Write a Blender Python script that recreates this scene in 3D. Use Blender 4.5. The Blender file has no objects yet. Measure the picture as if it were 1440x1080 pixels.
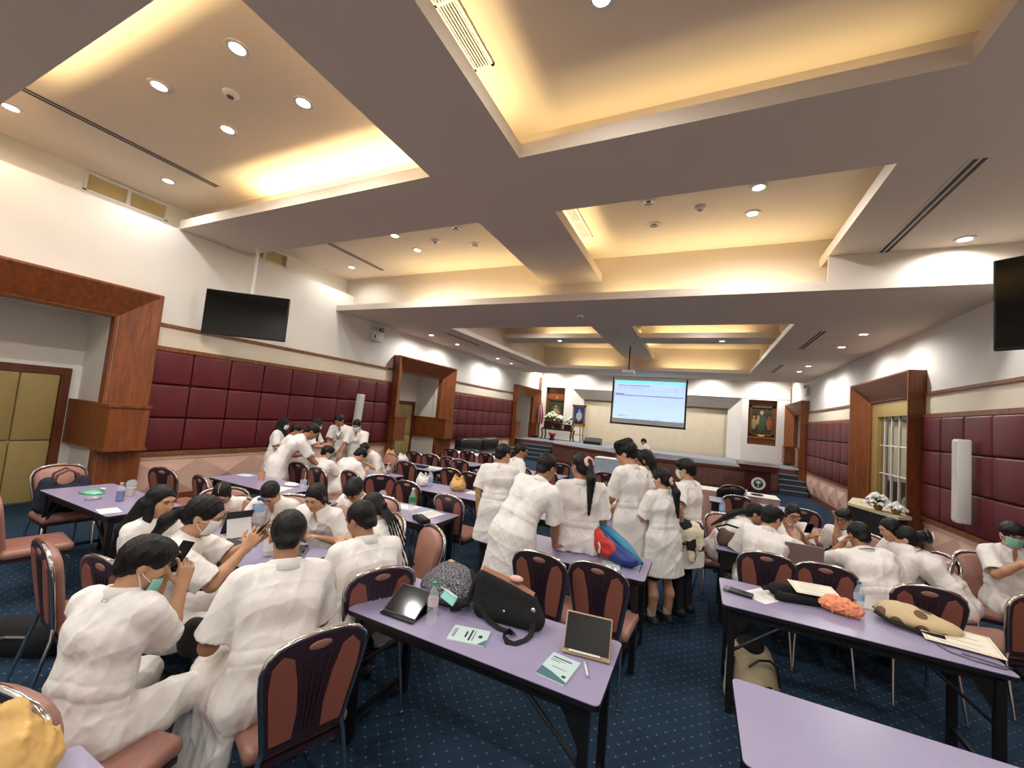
import bpy, bmesh, math, random
import numpy as np
from mathutils import Vector, Matrix

random.seed(7)
rng = np.random.default_rng(7)
SC = bpy.context.scene
COL = SC.collection
PI = math.pi

# ------------------------------------------------------------------ materials
def srgb(r, g, b):
    def c(v):
        v /= 255.0
        return v / 12.92 if v <= 0.04045 else ((v + 0.055) / 1.055) ** 2.4
    return (c(r), c(g), c(b), 1.0)

MATS = {}
def mat(name, col, rough=0.6, metal=0.0, noise=0.0, nscale=8.0, bump=0.0, bscale=40.0, spec=0.5,
        trans=0.0, alpha=1.0, emit=None, estr=0.0, coat=0.0, stretch=None, sheen=0.0):
    if name in MATS:
        return MATS[name]
    m = bpy.data.materials.new(name); m.use_nodes = True
    nt = m.node_tree; N = nt.nodes; L = nt.links
    b = N['Principled BSDF']
    b.inputs['Base Color'].default_value = col
    b.inputs['Roughness'].default_value = rough
    b.inputs['Metallic'].default_value = metal
    b.inputs['Specular IOR Level'].default_value = spec
    b.inputs['Transmission Weight'].default_value = trans
    b.inputs['Alpha'].default_value = alpha
    b.inputs['Coat Weight'].default_value = coat
    b.inputs['Sheen Weight'].default_value = sheen
    if emit is not None:
        b.inputs['Emission Color'].default_value = emit
        b.inputs['Emission Strength'].default_value = estr
    if noise > 0 or bump > 0:
        tc = N.new('ShaderNodeTexCoord')
        mp = N.new('ShaderNodeMapping'); L.new(tc.outputs['Object'], mp.inputs['Vector'])
        if stretch: mp.inputs['Scale'].default_value = stretch
    if noise > 0:
        t = N.new('ShaderNodeTexNoise'); t.inputs['Scale'].default_value = nscale; t.inputs['Detail'].default_value = 5
        L.new(mp.outputs['Vector'], t.inputs['Vector'])
        r = N.new('ShaderNodeValToRGB')
        r.color_ramp.elements[0].position = 0.3; r.color_ramp.elements[1].position = 0.7
        r.color_ramp.elements[0].color = tuple(x * (1 - noise) for x in col[:3]) + (1,)
        r.color_ramp.elements[1].color = tuple(min(1, x * (1 + noise)) for x in col[:3]) + (1,)
        L.new(t.outputs['Fac'], r.inputs['Fac']); L.new(r.outputs['Color'], b.inputs['Base Color'])
    if bump > 0:
        t = N.new('ShaderNodeTexNoise'); t.inputs['Scale'].default_value = bscale; t.inputs['Detail'].default_value = 4
        L.new(mp.outputs['Vector'], t.inputs['Vector'])
        bp = N.new('ShaderNodeBump'); bp.inputs['Strength'].default_value = bump; bp.inputs['Distance'].default_value = 0.01
        L.new(t.outputs['Fac'], bp.inputs['Height']); L.new(bp.outputs['Normal'], b.inputs['Normal'])
    MATS[name] = m
    return m

def wood(name, dark, light, rough=0.35, scale=(6, 6, 0.7)):
    m = mat(name, light, rough)
    nt = m.node_tree; N = nt.nodes; L = nt.links; b = N['Principled BSDF']
    tc = N.new('ShaderNodeTexCoord'); mp = N.new('ShaderNodeMapping'); mp.inputs['Scale'].default_value = scale
    L.new(tc.outputs['Object'], mp.inputs['Vector'])
    t = N.new('ShaderNodeTexNoise'); t.inputs['Scale'].default_value = 3.0; t.inputs['Detail'].default_value = 8; t.inputs['Distortion'].default_value = 1.2
    L.new(mp.outputs['Vector'], t.inputs['Vector'])
    r = N.new('ShaderNodeValToRGB'); r.color_ramp.elements[0].position = .3; r.color_ramp.elements[1].position = .72
    r.color_ramp.elements[0].color = dark; r.color_ramp.elements[1].color = light
    L.new(t.outputs['Fac'], r.inputs['Fac']); L.new(r.outputs['Color'], b.inputs['Base Color'])
    return m

# ------------------------------------------------------------------ mesh builder
class MB:
    """collects shapes into ONE mesh"""
    def __init__(s): s.v = []; s.f = []; s.m = []; s.cur = 0
    def add(s, vs, fs, mi=None):
        o = len(s.v); s.v += [tuple(p) for p in vs]; s.f += [tuple(i + o for i in f) for f in fs]
        s.m += [s.cur if mi is None else mi] * len(fs); return s
    def box(s, x0, x1, y0, y1, z0, z1, mi=None, M=None):
        vs = [(x, y, z) for x in (x0, x1) for y in (y0, y1) for z in (z0, z1)]
        if M is not None: vs = [M @ Vector(p) for p in vs]
        return s.add(vs, [(0, 1, 3, 2), (4, 6, 7, 5), (0, 4, 5, 1), (2, 3, 7, 6), (0, 2, 6, 4), (1, 5, 7, 3)], mi)
    def rbox(s, x0, x1, y0, y1, z0, z1, r=0.01, mi=None, M=None, seg=2):
        bm = bmesh.new(); bmesh.ops.create_cube(bm, size=1)
        for v in bm.verts:
            v.co = Vector(((x0 + x1) / 2 + v.co.x * (x1 - x0), (y0 + y1) / 2 + v.co.y * (y1 - y0), (z0 + z1) / 2 + v.co.z * (z1 - z0)))
        r = min(r, .49 * min(abs(x1 - x0), abs(y1 - y0), abs(z1 - z0)))
        bmesh.ops.bevel(bm, geom=list(bm.edges), offset=r, segments=seg, affect='EDGES', profile=0.5)
        return s.bm(bm, mi, M)
    def bm(s, bm, mi=None, M=None):
        bm.verts.index_update()
        vs = [(M @ v.co) if M is not None else v.co.copy() for v in bm.verts]
        fs = [[v.index for v in f.verts] for f in bm.faces]; bm.free()
        return s.add(vs, fs, mi)
    def prism(s, pts, axis, a, b, mi=None, M=None):
        """polygon pts (u,v) extruded along axis between a and b; axis x:(y,z) y:(x,z) z:(x,y)"""
        def P(u, v, w): return {'x': (w, u, v), 'y': (u, w, v), 'z': (u, v, w)}[axis]
        n = len(pts)
        vs = [P(u, v, a) for u, v in pts] + [P(u, v, b) for u, v in pts]
        if M is not None: vs = [M @ Vector(p) for p in vs]
        fs = [tuple(range(n))[::-1], tuple(range(n, 2 * n))] + [(i, (i + 1) % n, (i + 1) % n + n, i + n) for i in range(n)]
        return s.add(vs, fs, mi)
    def tube(s, pts, r, n=8, mi=None, closed=False, caps=True, M=None):
        pts = [Vector(p) for p in pts]
        if M is not None: pts = [M @ p for p in pts]
        k = len(pts); rs = r if isinstance(r, (list, tuple)) else [r] * k
        vs = []; up = None
        for i, p in enumerate(pts):
            if closed: t = pts[(i + 1) % k] - pts[i - 1]
            else: t = pts[min(i + 1, k - 1)] - pts[max(i - 1, 0)]
            t = t.normalized() if t.length > 1e-9 else Vector((0, 0, 1))
            if up is None: up = Vector((0, 0, 1)) if abs(t.z) < .9 else Vector((1, 0, 0))
            a = t.cross(up)
            if a.length < 1e-4: a = t.cross(Vector((0.3, .8, .5)))
            a.normalize(); b = a.cross(t).normalized(); up = b
            for j in range(n):
                th = 2 * PI * j / n
                vs.append(p + (a * math.cos(th) + b * math.sin(th)) * rs[i])
        fs = []
        for i in range(k if closed else k - 1):
            i2 = (i + 1) % k
            for j in range(n):
                j2 = (j + 1) % n
                fs.append((i * n + j, i * n + j2, i2 * n + j2, i2 * n + j))
        if caps and not closed:
            fs.append(tuple(range(n))[::-1]); fs.append(tuple(range((k - 1) * n, k * n)))
        return s.add(vs, fs, mi)
    def ribbon(s, pts, w, th, nrm=None, mi=None):
        """flat strap through pts: width w across, thickness th"""
        pts = [Vector(p) for p in pts]; vs = []
        for i, p in enumerate(pts):
            t = (pts[min(i + 1, len(pts) - 1)] - pts[max(i - 1, 0)]).normalized()
            nn = Vector(nrm[i] if nrm else (0, 0, 1))
            a = t.cross(nn)
            if a.length < 1e-4: a = t.cross(Vector((1, .2, .1)))
            a.normalize(); nn = a.cross(t).normalized()
            for sa, sb in ((-1, -1), (1, -1), (1, 1), (-1, 1)): vs.append(p + a * sa * w / 2 + nn * sb * th / 2)
        fs = [(0, 1, 2, 3), tuple(range(len(vs) - 4, len(vs)))[::-1]]
        for i in range(len(pts) - 1):
            for j in range(4): fs.append((i * 4 + j, i * 4 + 4 + j, i * 4 + 4 + (j + 1) % 4, i * 4 + (j + 1) % 4))
        return s.add(vs, fs, mi)
    def lathe(s, prof, n=20, mi=None, M=None, cap=True):
        vs = []; k = len(prof)
        for r, z in prof:
            for j in range(n):
                a = 2 * PI * j / n; vs.append((r * math.cos(a), r * math.sin(a), z))
        if M is not None: vs = [M @ Vector(p) for p in vs]
        fs = [(i * n + j, i * n + (j + 1) % n, (i + 1) * n + (j + 1) % n, (i + 1) * n + j) for i in range(k - 1) for j in range(n)]
        if cap:
            fs.append(tuple(range(n))[::-1]); fs.append(tuple(range((k - 1) * n, k * n)))
        return s.add(vs, fs, mi)
    def ell(s, c, rad, mi=None, nu=14, nv=9, R=None):
        vs = []; c = Vector(c)
        for i in range(nv + 1):
            th = PI * i / nv
            for j in range(nu):
                ph = 2 * PI * j / nu
                p = Vector((rad[0] * math.sin(th) * math.cos(ph), rad[1] * math.sin(th) * math.sin(ph), rad[2] * math.cos(th)))
                vs.append(c + (R @ p if R is not None else p))
        fs = [(i * nu + j, (i + 1) * nu + j, (i + 1) * nu + (j + 1) % nu, i * nu + (j + 1) % nu) for i in range(nv) for j in range(nu)]
        return s.add(vs, fs, mi)
    def quad(s, a, b, c, d, mi=None): return s.add([a, b, c, d], [(0, 1, 2, 3)], mi)
    def build(s, name, mats, parent=None, smooth=False, angle=None, loc=None):
        me = bpy.data.meshes.new(name); me.from_pydata(s.v, [], s.f)
        if not isinstance(mats, (list, tuple)): mats = [mats]
        for m in mats: me.materials.append(m)
        me.polygons.foreach_set('material_index', s.m)
        bm = bmesh.new(); bm.from_mesh(me); bmesh.ops.remove_doubles(bm, verts=bm.verts, dist=1e-5)
        bmesh.ops.recalc_face_normals(bm, faces=bm.faces); bm.to_mesh(me); bm.free()
        if smooth:
            me.polygons.foreach_set('use_smooth', [True] * len(me.polygons))
            if angle: me.set_sharp_from_angle(angle=math.radians(angle))
        me.update()
        o = bpy.data.objects.new(name, me); COL.objects.link(o)
        if parent is not None: o.parent = parent
        if loc: o.location = loc
        return o

def tag(o, label=None, cat=None, group=None, kind=None):
    if label: o['label'] = label
    if cat: o['category'] = cat
    if group: o['group'] = group
    if kind: o['kind'] = kind
    return o
def struct(o, label=None): return tag(o, label, None, None, 'structure')
def empty(name, loc=(0, 0, 0), rz=0.0, label=None, cat=None, group=None, kind=None):
    o = bpy.data.objects.new(name, None); COL.objects.link(o)
    o.empty_display_size = .1
    o.location = loc; o.rotation_euler = (0, 0, rz)
    return tag(o, label, cat, group, kind)
CHILD = {}
def kids(o): return [c for c in bpy.data.objects if c.parent == o]
def copy_tree(o, loc, rz, label=None, group=None):
    c = o.copy(); COL.objects.link(c); c.location = loc; c.rotation_euler = (0, 0, rz)
    if label: c['label'] = label
    if group: c['group'] = group
    for ch in kids(o):
        d = ch.copy(); COL.objects.link(d); d.parent = c
        for g in kids(ch):
            e = g.copy(); COL.objects.link(e); e.parent = d
    return c
def rotM(rz, loc=(0, 0, 0)): return Matrix.Translation(loc) @ Matrix.Rotation(rz, 4, 'Z')
R_ = math.radians

# ------------------------------------------------------------------ distance fields -> one continuous surface
class Field:
    def __init__(s, lo, hi, vox):
        s.h = vox; s.lo = np.array(lo, float) - 3 * vox
        s.n = np.ceil((np.array(hi) + 3 * vox - s.lo) / vox).astype(int) + 1
        s.d = np.full(s.n, 0.25, np.float32)
    def sub(s, lo, hi):
        i0 = np.clip(np.floor((np.array(lo) - s.lo) / s.h).astype(int), 0, s.n - 1)
        i1 = np.clip(np.ceil((np.array(hi) - s.lo) / s.h).astype(int) + 1, 1, s.n)
        if np.any(i1 <= i0): return None, None
        ax = [(s.lo[k] + s.h * np.arange(i0[k], i1[k])).astype(np.float32) for k in range(3)]
        P = np.meshgrid(*ax, indexing='ij', sparse=True)
        return (slice(i0[0], i1[0]), slice(i0[1], i1[1]), slice(i0[2], i1[2])), P
    def comb(s, sl, e, k, op):
        d = s.d[sl]
        if op == 'u':
            if k > 0:
                h = np.clip(.5 + .5 * (d - e) / k, 0, 1); s.d[sl] = d * (1 - h) + e * h - k * h * (1 - h)
            else: s.d[sl] = np.minimum(d, e)
        else:
            e = -e
            if k > 0:
                h = np.clip(.5 - .5 * (d - e) / k, 0, 1); s.d[sl] = d * (1 - h) + e * h + k * h * (1 - h)
            else: s.d[sl] = np.maximum(d, e)
    def cap(s, a, b, r1, r2=None, k=.02, op='u'):
        a = np.array(a, float); b = np.array(b, float); r2 = r1 if r2 is None else r2
        m = max(r1, r2) + k + 2 * s.h
        sl, P = s.sub(np.minimum(a, b) - m, np.maximum(a, b) + m)
        if sl is None: return
        ab = (b - a); L2 = float(ab @ ab) + 1e-12
        q = [P[i] - np.float32(a[i]) for i in range(3)]
        t = np.clip((q[0] * ab[0] + q[1] * ab[1] + q[2] * ab[2]) / L2, 0, 1)
        e = np.sqrt((q[0] - t * ab[0]) ** 2 + (q[1] - t * ab[1]) ** 2 + (q[2] - t * ab[2]) ** 2) - (r1 + t * (r2 - r1))
        s.comb(sl, e.astype(np.float32), k, op)
    def cone(s, a, b, r1, r2, k=.02, op='u', fa=False):
        """tapered tube with a flat end at b (and at a when fa)"""
        a = np.array(a, float); b = np.array(b, float); m = max(r1, r2) + k + 2 * s.h
        sl, P = s.sub(np.minimum(a, b) - m, np.maximum(a, b) + m)
        if sl is None: return
        ab = b - a; L = np.linalg.norm(ab); w = ab / L
        q = [P[i] - np.float32(a[i]) for i in range(3)]
        t = q[0] * w[0] + q[1] * w[1] + q[2] * w[2]; tc = np.clip(t, 0, L)
        e = np.sqrt((q[0] - tc * w[0]) ** 2 + (q[1] - tc * w[1]) ** 2 + (q[2] - tc * w[2]) ** 2) - (r1 + tc / L * (r2 - r1))
        e = np.maximum(e, t - L)
        if fa: e = np.maximum(e, -t)
        s.comb(sl, e.astype(np.float32), k, op)
    def ell(s, c, rad, B=None, k=.02, op='u'):
        """B: 3x3 rows = axes"""
        c = np.array(c, float); rad = np.array(rad, float); B = np.eye(3) if B is None else np.array(B, float)
        ext = np.sqrt(((B * rad[:, None]) ** 2).sum(0)) + k + 2 * s.h
        sl, P = s.sub(c - ext, c + ext)
        if sl is None: return
        q = [P[i] - np.float32(c[i]) for i in range(3)]
        l = [q[0] * B[i, 0] + q[1] * B[i, 1] + q[2] * B[i, 2] for i in range(3)]
        k0 = np.sqrt(sum((l[i] / rad[i]) ** 2 for i in range(3))); k1 = np.sqrt(sum((l[i] / rad[i] ** 2) ** 2 for i in range(3))) + 1e-9
        s.comb(sl, (k0 * (k0 - 1) / k1).astype(np.float32), k, op)
    def pts(s): return s.sub(s.lo, s.lo + s.h * (s.n - 1))[1]
    def halfspace(s, p, n):
        """cut away everything on the +n side of p"""
        P = s.pts(); e = (P[0] - p[0]) * n[0] + (P[1] - p[1]) * n[1] + (P[2] - p[2]) * n[2]
        s.d = np.maximum(s.d, e.astype(np.float32))
    def wrinkle(s, amp, freq, seed=0, n=4, zs=1.0):
        """soft folds: ridged waves; zs < 1 draws them out along the vertical"""
        r = np.random.default_rng(seed); P = s.pts(); w = 0
        for _ in range(n):
            a = r.normal(size=3); a[2] *= zs; a /= np.linalg.norm(a); b = r.normal(size=3); b[2] *= zs; b /= np.linalg.norm(b)
            f = freq * r.uniform(.6, 1.5); ph = r.uniform(0, 6)
            g = np.sin((P[0] * b[0] + P[1] * b[1] + P[2] * b[2]) * f * .4 + ph) * 1.3
            u = np.sin((P[0] * a[0] + P[1] * a[1] + P[2] * a[2]) * f + g)
            w = w + (1 - np.abs(u)) ** 3 - .25
        s.d = s.d - (amp / n ** .5 * w).astype(np.float32)
    def mesh(s):
        d = s.d; ins = d < 0
        n = np.array(d.shape) - 1
        c = np.zeros(n, np.int8)
        for i in (0, 1):
            for j in (0, 1):
                for k in (0, 1): c += ins[i:n[0] + i, j:n[1] + j, k:n[2] + k]
        act = (c > 0) & (c < 8)
        idx = np.argwhere(act); ids = np.full(n, -1, np.int64); ids[act] = np.arange(len(idx))
        acc = np.zeros((len(idx), 3)); cnt = np.zeros(len(idx))
        cor = [(i, j, k) for i in (0, 1) for j in (0, 1) for k in (0, 1)]
        val = {q: d[idx[:, 0] + q[0], idx[:, 1] + q[1], idx[:, 2] + q[2]].astype(float) for q in cor}
        for q in cor:
            for ax in range(3):
                if q[ax] == 0:
                    q2 = list(q); q2[ax] = 1; q2 = tuple(q2)
                    a, b = val[q], val[q2]; m = (a < 0) != (b < 0)
                    t = np.where(m, a / np.where(m, a - b, 1), 0)
                    for x in range(3): acc[:, x] += np.where(m, q[x] + (t if x == ax else 0), 0)
                    cnt += m
        V = s.lo + s.h * (idx + acc / cnt[:, None])
        F = []
        for ax in range(3):
            u, v = [(1, 2), (2, 0), (0, 1)][ax]
            sl0 = [slice(None)] * 3; sl1 = [slice(None)] * 3
            sl0[ax] = slice(0, -1); sl1[ax] = slice(1, None)
            ch = ins[tuple(sl0)] != ins[tuple(sl1)]
            e = np.argwhere(ch)
            e = e[(e[:, u] > 0) & (e[:, v] > 0) & (e[:, u] < n[u]) & (e[:, v] < n[v])]
            def cell(du, dv):
                g = e.copy(); g[:, u] += du; g[:, v] += dv; return ids[g[:, 0], g[:, 1], g[:, 2]]
            Q = np.stack([cell(-1, -1), cell(0, -1), cell(0, 0), cell(-1, 0)], 1)
            fl = ins[e[:, 0], e[:, 1], e[:, 2]]
            Q[~fl] = Q[~fl][:, ::-1]
            F.append(Q)
        return V, np.concatenate(F)

def field_obj(name, fields, mats, parent=None, extra=None, matfn=None, smooth_it=0):
    """fields -> one mesh object.  extra: an MB whose islands (eyes, brows) join the same mesh"""
    V = []; F = []; off = 0; MI = []
    for f in fields:
        v, q = f.mesh()
        if smooth_it:
            for _ in range(smooth_it):
                a = np.zeros_like(v); c = np.zeros(len(v))
                for i in range(4):
                    np.add.at(a, q[:, i], v[q[:, (i + 1) % 4]]); np.add.at(c, q[:, i], 1)
                    np.add.at(a, q[:, (i + 1) % 4], v[q[:, i]]); np.add.at(c, q[:, (i + 1) % 4], 1)
                v = v * .5 + .5 * a / np.maximum(c, 1)[:, None]
        mi = matfn(v[q].mean(1)) if matfn else np.zeros(len(q), int)
        V.append(v); F.append(q + off); off += len(v); MI.append(mi)
    V = np.concatenate(V); F = np.concatenate(F); MI = np.concatenate(MI)
    me = bpy.data.meshes.new(name)
    if extra is not None and extra.v:
        polys = F.tolist() + [tuple(i + off for i in f) for f in extra.f]
        me.from_pydata(np.concatenate([V, np.array(extra.v, float)]).tolist(), [], polys)
        MI = np.concatenate([MI, np.array(extra.m)])
    else:
        me.vertices.add(len(V)); me.vertices.foreach_set('co', V.astype(np.float32).ravel())
        me.loops.add(F.size); me.loops.foreach_set('vertex_index', F.astype(np.int32).ravel())
        me.polygons.add(len(F)); me.polygons.foreach_set('loop_start', np.arange(0, F.size, 4, dtype=np.int32))
        me.update(calc_edges=True)
    if not isinstance(mats, (list, tuple)): mats = [mats]
    for m in mats: me.materials.append(m)
    me.polygons.foreach_set('material_index', MI.astype(np.int32))
    me.polygons.foreach_set('use_smooth', np.ones(len(me.polygons), bool))
    me.update(); me.validate()
    o = bpy.data.objects.new(name, me); COL.objects.link(o)
    if parent is not None: o.parent = parent
    return o
# ================================================================== THE ROOM
XL, XR, YB, YF = -8.1, 3.55, 21.2, -3.2
H1, H2, HC, FA = 4.6, 4.1, 5.05, 0.15        # front beams, rear ceiling, upper ceiling, fascia height
paint = mat('white_wall_paint', srgb(236, 231, 222), .75, noise=.02, nscale=2)
ceilp = mat('ceiling_paint', srgb(218, 205, 190), .8, noise=.015, nscale=1.5)
cream = mat('cream_band_paint', srgb(232, 220, 198), .7, noise=.03, nscale=3)
beige = mat('beige_stage_fabric', srgb(196, 180, 154), .85, noise=.04, nscale=4)
grayw = mat('pale_stage_panel', srgb(214, 206, 198), .75, noise=.03, nscale=2)
woodm = wood('brown_veneer', srgb(104, 54, 24), srgb(142, 78, 36), .35)
woodd = wood('dark_brown_veneer', srgb(78, 36, 18), srgb(108, 54, 28), .4)
trimw = wood('trim_veneer', srgb(112, 66, 38), srgb(150, 96, 60), .4)
redv = mat('maroon_vinyl', srgb(94, 22, 30), .5, noise=.08, nscale=3, bump=.06, bscale=60)
redg = mat('maroon_seam', srgb(70, 14, 24), .7)
pinkp = mat('pink_dado_board', srgb(216, 176, 158), .7, noise=.02, nscale=3)
tanv = mat('tan_padded_vinyl', srgb(160, 138, 84), .6, noise=.05, nscale=3, bump=.08, bscale=80)
blackm = mat('black_plastic', srgb(14, 14, 16), .35)
screenoff = mat('black_glass', srgb(4, 4, 6), .08, spec=.5)
whitep = mat('white_plastic', srgb(232, 230, 224), .4)
greym = mat('grey_metal', srgb(120, 118, 115), .4, metal=.6)
chrome = mat('chrome', srgb(216, 214, 210), .14, metal=1.0)
gold = mat('gold_anodised_metal', srgb(196, 168, 100), .35, metal=.5)
slotd = mat('dark_slot', srgb(30, 28, 27), .7)
stagec = mat('grey_blue_carpet', srgb(116, 118, 122), .95, noise=.12, nscale=60)
stepc = mat('dark_step_carpet', srgb(52, 60, 72), .95, noise=.12, nscale=60)
lampm = mat('lamp_glow', (1, 1, 1, 1), .5, emit=(1, .96, .9, 1), estr=28)
warmlamp = mat('cove_tube', (1, .8, .4, 1), .5, emit=(1, .68, .26, 1), estr=5)

def floor_mat():
    m = mat('blue_carpet', srgb(34, 54, 78), .95)
    nt = m.node_tree; N = nt.nodes; L = nt.links; b = N['Principled BSDF']
    b.inputs['Specular IOR Level'].default_value = .15
    tc = N.new('ShaderNodeTexCoord'); mp = N.new('ShaderNodeMapping')
    mp.inputs['Rotation'].default_value = (0, 0, R_(44)); mp.inputs['Scale'].default_value = (1 / .0745,) * 3
    L.new(tc.outputs['Object'], mp.inputs['Vector'])
    fr = N.new('ShaderNodeVectorMath'); fr.operation = 'FRACTION'; L.new(mp.outputs['Vector'], fr.inputs[0])
    sb = N.new('ShaderNodeVectorMath'); sb.operation = 'SUBTRACT'; sb.inputs[1].default_value = (.5, .5, .5); L.new(fr.outputs[0], sb.inputs[0])
    ab = N.new('ShaderNodeVectorMath'); ab.operation = 'ABSOLUTE'; L.new(sb.outputs[0], ab.inputs[0])
    sx = N.new('ShaderNodeSeparateXYZ'); L.new(ab.outputs[0], sx.inputs[0])
    mx = N.new('ShaderNodeMath'); mx.operation = 'MAXIMUM'; L.new(sx.outputs[0], mx.inputs[0]); L.new(sx.outputs[1], mx.inputs[1])
    dot = N.new('ShaderNodeMath'); dot.operation = 'LESS_THAN'; dot.inputs[1].default_value = .075; L.new(mx.outputs[0], dot.inputs[0])
    mn = N.new('ShaderNodeMath'); mn.operation = 'MINIMUM'; L.new(sx.outputs[0], mn.inputs[0]); L.new(sx.outputs[1], mn.inputs[1])
    ln = N.new('ShaderNodeMath'); ln.operation = 'LESS_THAN'; ln.inputs[1].default_value = .03; L.new(mn.outputs[0], ln.inputs[0])
    nz = N.new('ShaderNodeTexNoise'); nz.inputs['Scale'].default_value = 1.1; nz.inputs['Detail'].default_value = 6; L.new(tc.outputs['Object'], nz.inputs['Vector'])
    rp = N.new('ShaderNodeValToRGB'); rp.color_ramp.elements[0].position = .35; rp.color_ramp.elements[1].position = .7
    rp.color_ramp.elements[0].color = srgb(30, 48, 66); rp.color_ramp.elements[1].color = srgb(40, 60, 80); L.new(nz.outputs['Fac'], rp.inputs['Fac'])
    m1 = N.new('ShaderNodeMix'); m1.data_type = 'RGBA'; m1.inputs[7].default_value = srgb(40, 60, 80)
    L.new(ln.outputs[0], m1.inputs[0]); L.new(rp.outputs['Color'], m1.inputs[6])
    m2 = N.new('ShaderNodeMix'); m2.data_type = 'RGBA'; m2.inputs[7].default_value = srgb(104, 116, 126)
    L.new(dot.outputs[0], m2.inputs[0]); L.new(m1.outputs[2], m2.inputs[6]); L.new(m2.outputs[2], b.inputs['Base Color'])
    return m
struct(MB().box(XL - 1.6, XR + 1.3, YF, YB + 1, -.1, 0).build('floor', floor_mat()), 'dark blue carpet with a lattice of pale dots')

# ---- ceiling: upper slab, beams with fascias round every coffer, lower rear ceiling
c = MB()
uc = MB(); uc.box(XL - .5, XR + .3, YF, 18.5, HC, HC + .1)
struct(uc.build('ceiling_upper', mat('upper_ceiling_painted_glow', srgb(240, 226, 204), .8, noise=.015, nscale=1.5)), 'upper ceiling inside the coffers, coloured lighter to suggest the cove glow')  # same paint as the beams, coloured lighter to imitate brighter light in the coffers
SB = .28
def soffit(x0, x1, y0, y1, z): c.box(x0, x1, y0, y1, z, z + .03)
CELLS = [(-8.1, -2.92, 1.2, 3.52), (-1.8, 1.53, 1.2, 3.52), (-8.1, -2.92, 4.65, 6.85), (-1.8, 1.53, 4.65, 6.85), (-8.1, -2.92, YF, .05), (-1.8, 1.53, YF, .05)]
soffit(-2.92, -1.8, YF, 7.35, H1); soffit(1.53, XR + .1, YF, 6.88, H1)
for y0, y1 in ((.05, 1.2), (3.52, 4.65)):
    soffit(XL - .3, -2.92, y0, y1, H1); soffit(-1.8, 1.53, y0, y1, H1)
t = .035
for i, (x0, x1, y0, y1) in enumerate(CELLS):
    last = i in (2, 3)
    left = i % 2 == 0
    if y0 > YF:
        c.box(x0, x1, y0 - t, y0, H1 + .03, H1 + FA); c.box(x0 - (.3 if left else SB), x1 + SB, y0 - SB - .1, y0 - SB, H1 + .03, HC)
    if not last:
        c.box(x0, x1, y1, y1 + t, H1 + .03, H1 + FA); c.box(x0 - (.3 if left else SB), x1 + SB, y1 + SB, y1 + SB + .1, H1 + .03, HC)
    ya, yb = y0 - SB, (7.35 if last else y1 + SB)
    if not left: c.box(x0 - t, x0, y0, 7.35 if last else y1, H1 + .03, H1 + FA); c.box(x0 - SB - .1, x0 - SB, ya, yb, H1 + .03, HC)
    c.box(x1, x1 + t, y0, 7.35 if last else y1, H1 + .03, H1 + FA); c.box(x1 + SB, x1 + SB + .1, ya, yb, H1 + .03, HC)
# the lower rear ceiling
OX0, OX1, OY0, OY1 = -6.1, 1.5, 8.85, 16.3
c.box(XL - .1, XR + .1, 6.85, OY0, H2, H2 + .03); c.box(XL - .1, XR + .1, OY1, 18.5, H2, H2 + .03)
c.box(XL - .1, OX0, OY0, OY1, H2, H2 + .03); c.box(OX1, XR + .1, OY0, OY1, H2, H2 + .03)
c.box(XL - .1, 1.53, 6.85, 6.89, H2 + .03, H2 + .13); c.box(1.53, XR + .1, 6.85, 6.88, H2 + .03, H1)
c.box(XL - .3, 1.9, 7.35, 7.45, H2 + .03, HC)
c.box(OX0 - t, OX0, OY0, OY1, H2 + .03, H2 + .125); c.box(OX1, OX1 + t, OY0, OY1, H2 + .03, H2 + .125)
c.box(OX0, OX1, OY0 - t, OY0, H2 + .03, H2 + .125); c.box(OX0, OX1, OY1, OY1 + t, H2 + .03, H2 + .125)
bx0, bx1, by0, by1 = OX0 - .32, OX1 + .32, OY0 - .35, OY1 + .4
c.box(bx0 - .1, bx0, by0, by1, H2 + .03, HC); c.box(bx1, bx1 + .1, by0, by1, H2 + .03, HC)
c.box(bx0, bx1, by0 - .1, by0, H2 + .03, HC); c.box(bx0, bx1, by1, by1 + .1, H2 + .03, HC)
TY0, TY1 = 12.5, 13.4
soffit(bx0, bx1, TY0, TY1, H1); soffit(-2.88, -1.78, by0, TY0, H1); soffit(-2.88, -1.78, TY1, by1, H1)
for x0, x1 in ((bx0, -2.88), (-1.78, bx1)):
    c.box(x0, x1, TY0, TY0 + t, H1 + .03, H1 + FA); c.box(x0, x1, TY1 - t, TY1, H1 + .03, H1 + FA)
    c.box(x0, x1, TY0 + SB, TY0 + SB + .06, H1 + .03, HC); c.box(x0, x1, TY1 - SB - .06, TY1 - SB, H1 + .03, HC)
for y0, y1 in ((by0, TY0), (TY1, by1)):
    c.box(-2.88, -2.88 + t, y0, y1, H1 + .03, H1 + FA); c.box(-1.78 - t, -1.78, y0, y1, H1 + .03, H1 + FA)
    c.box(-2.88 + SB, -2.88 + SB + .06, y0, y1, H1 + .03, HC); c.box(-1.78 - SB - .06, -1.78 - SB, y0, y1, H1 + .03, HC)
# pocket over the stage
c.box(XL - .1, XR + .1, 18.47, 18.5, H2, HC); c.box(XL - .1, XR + .1, 18.5, YB + .6, 4.85, 4.95)
struct(c.build('ceiling', ceilp), 'coffered white ceiling with deep crossing beams')

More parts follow.
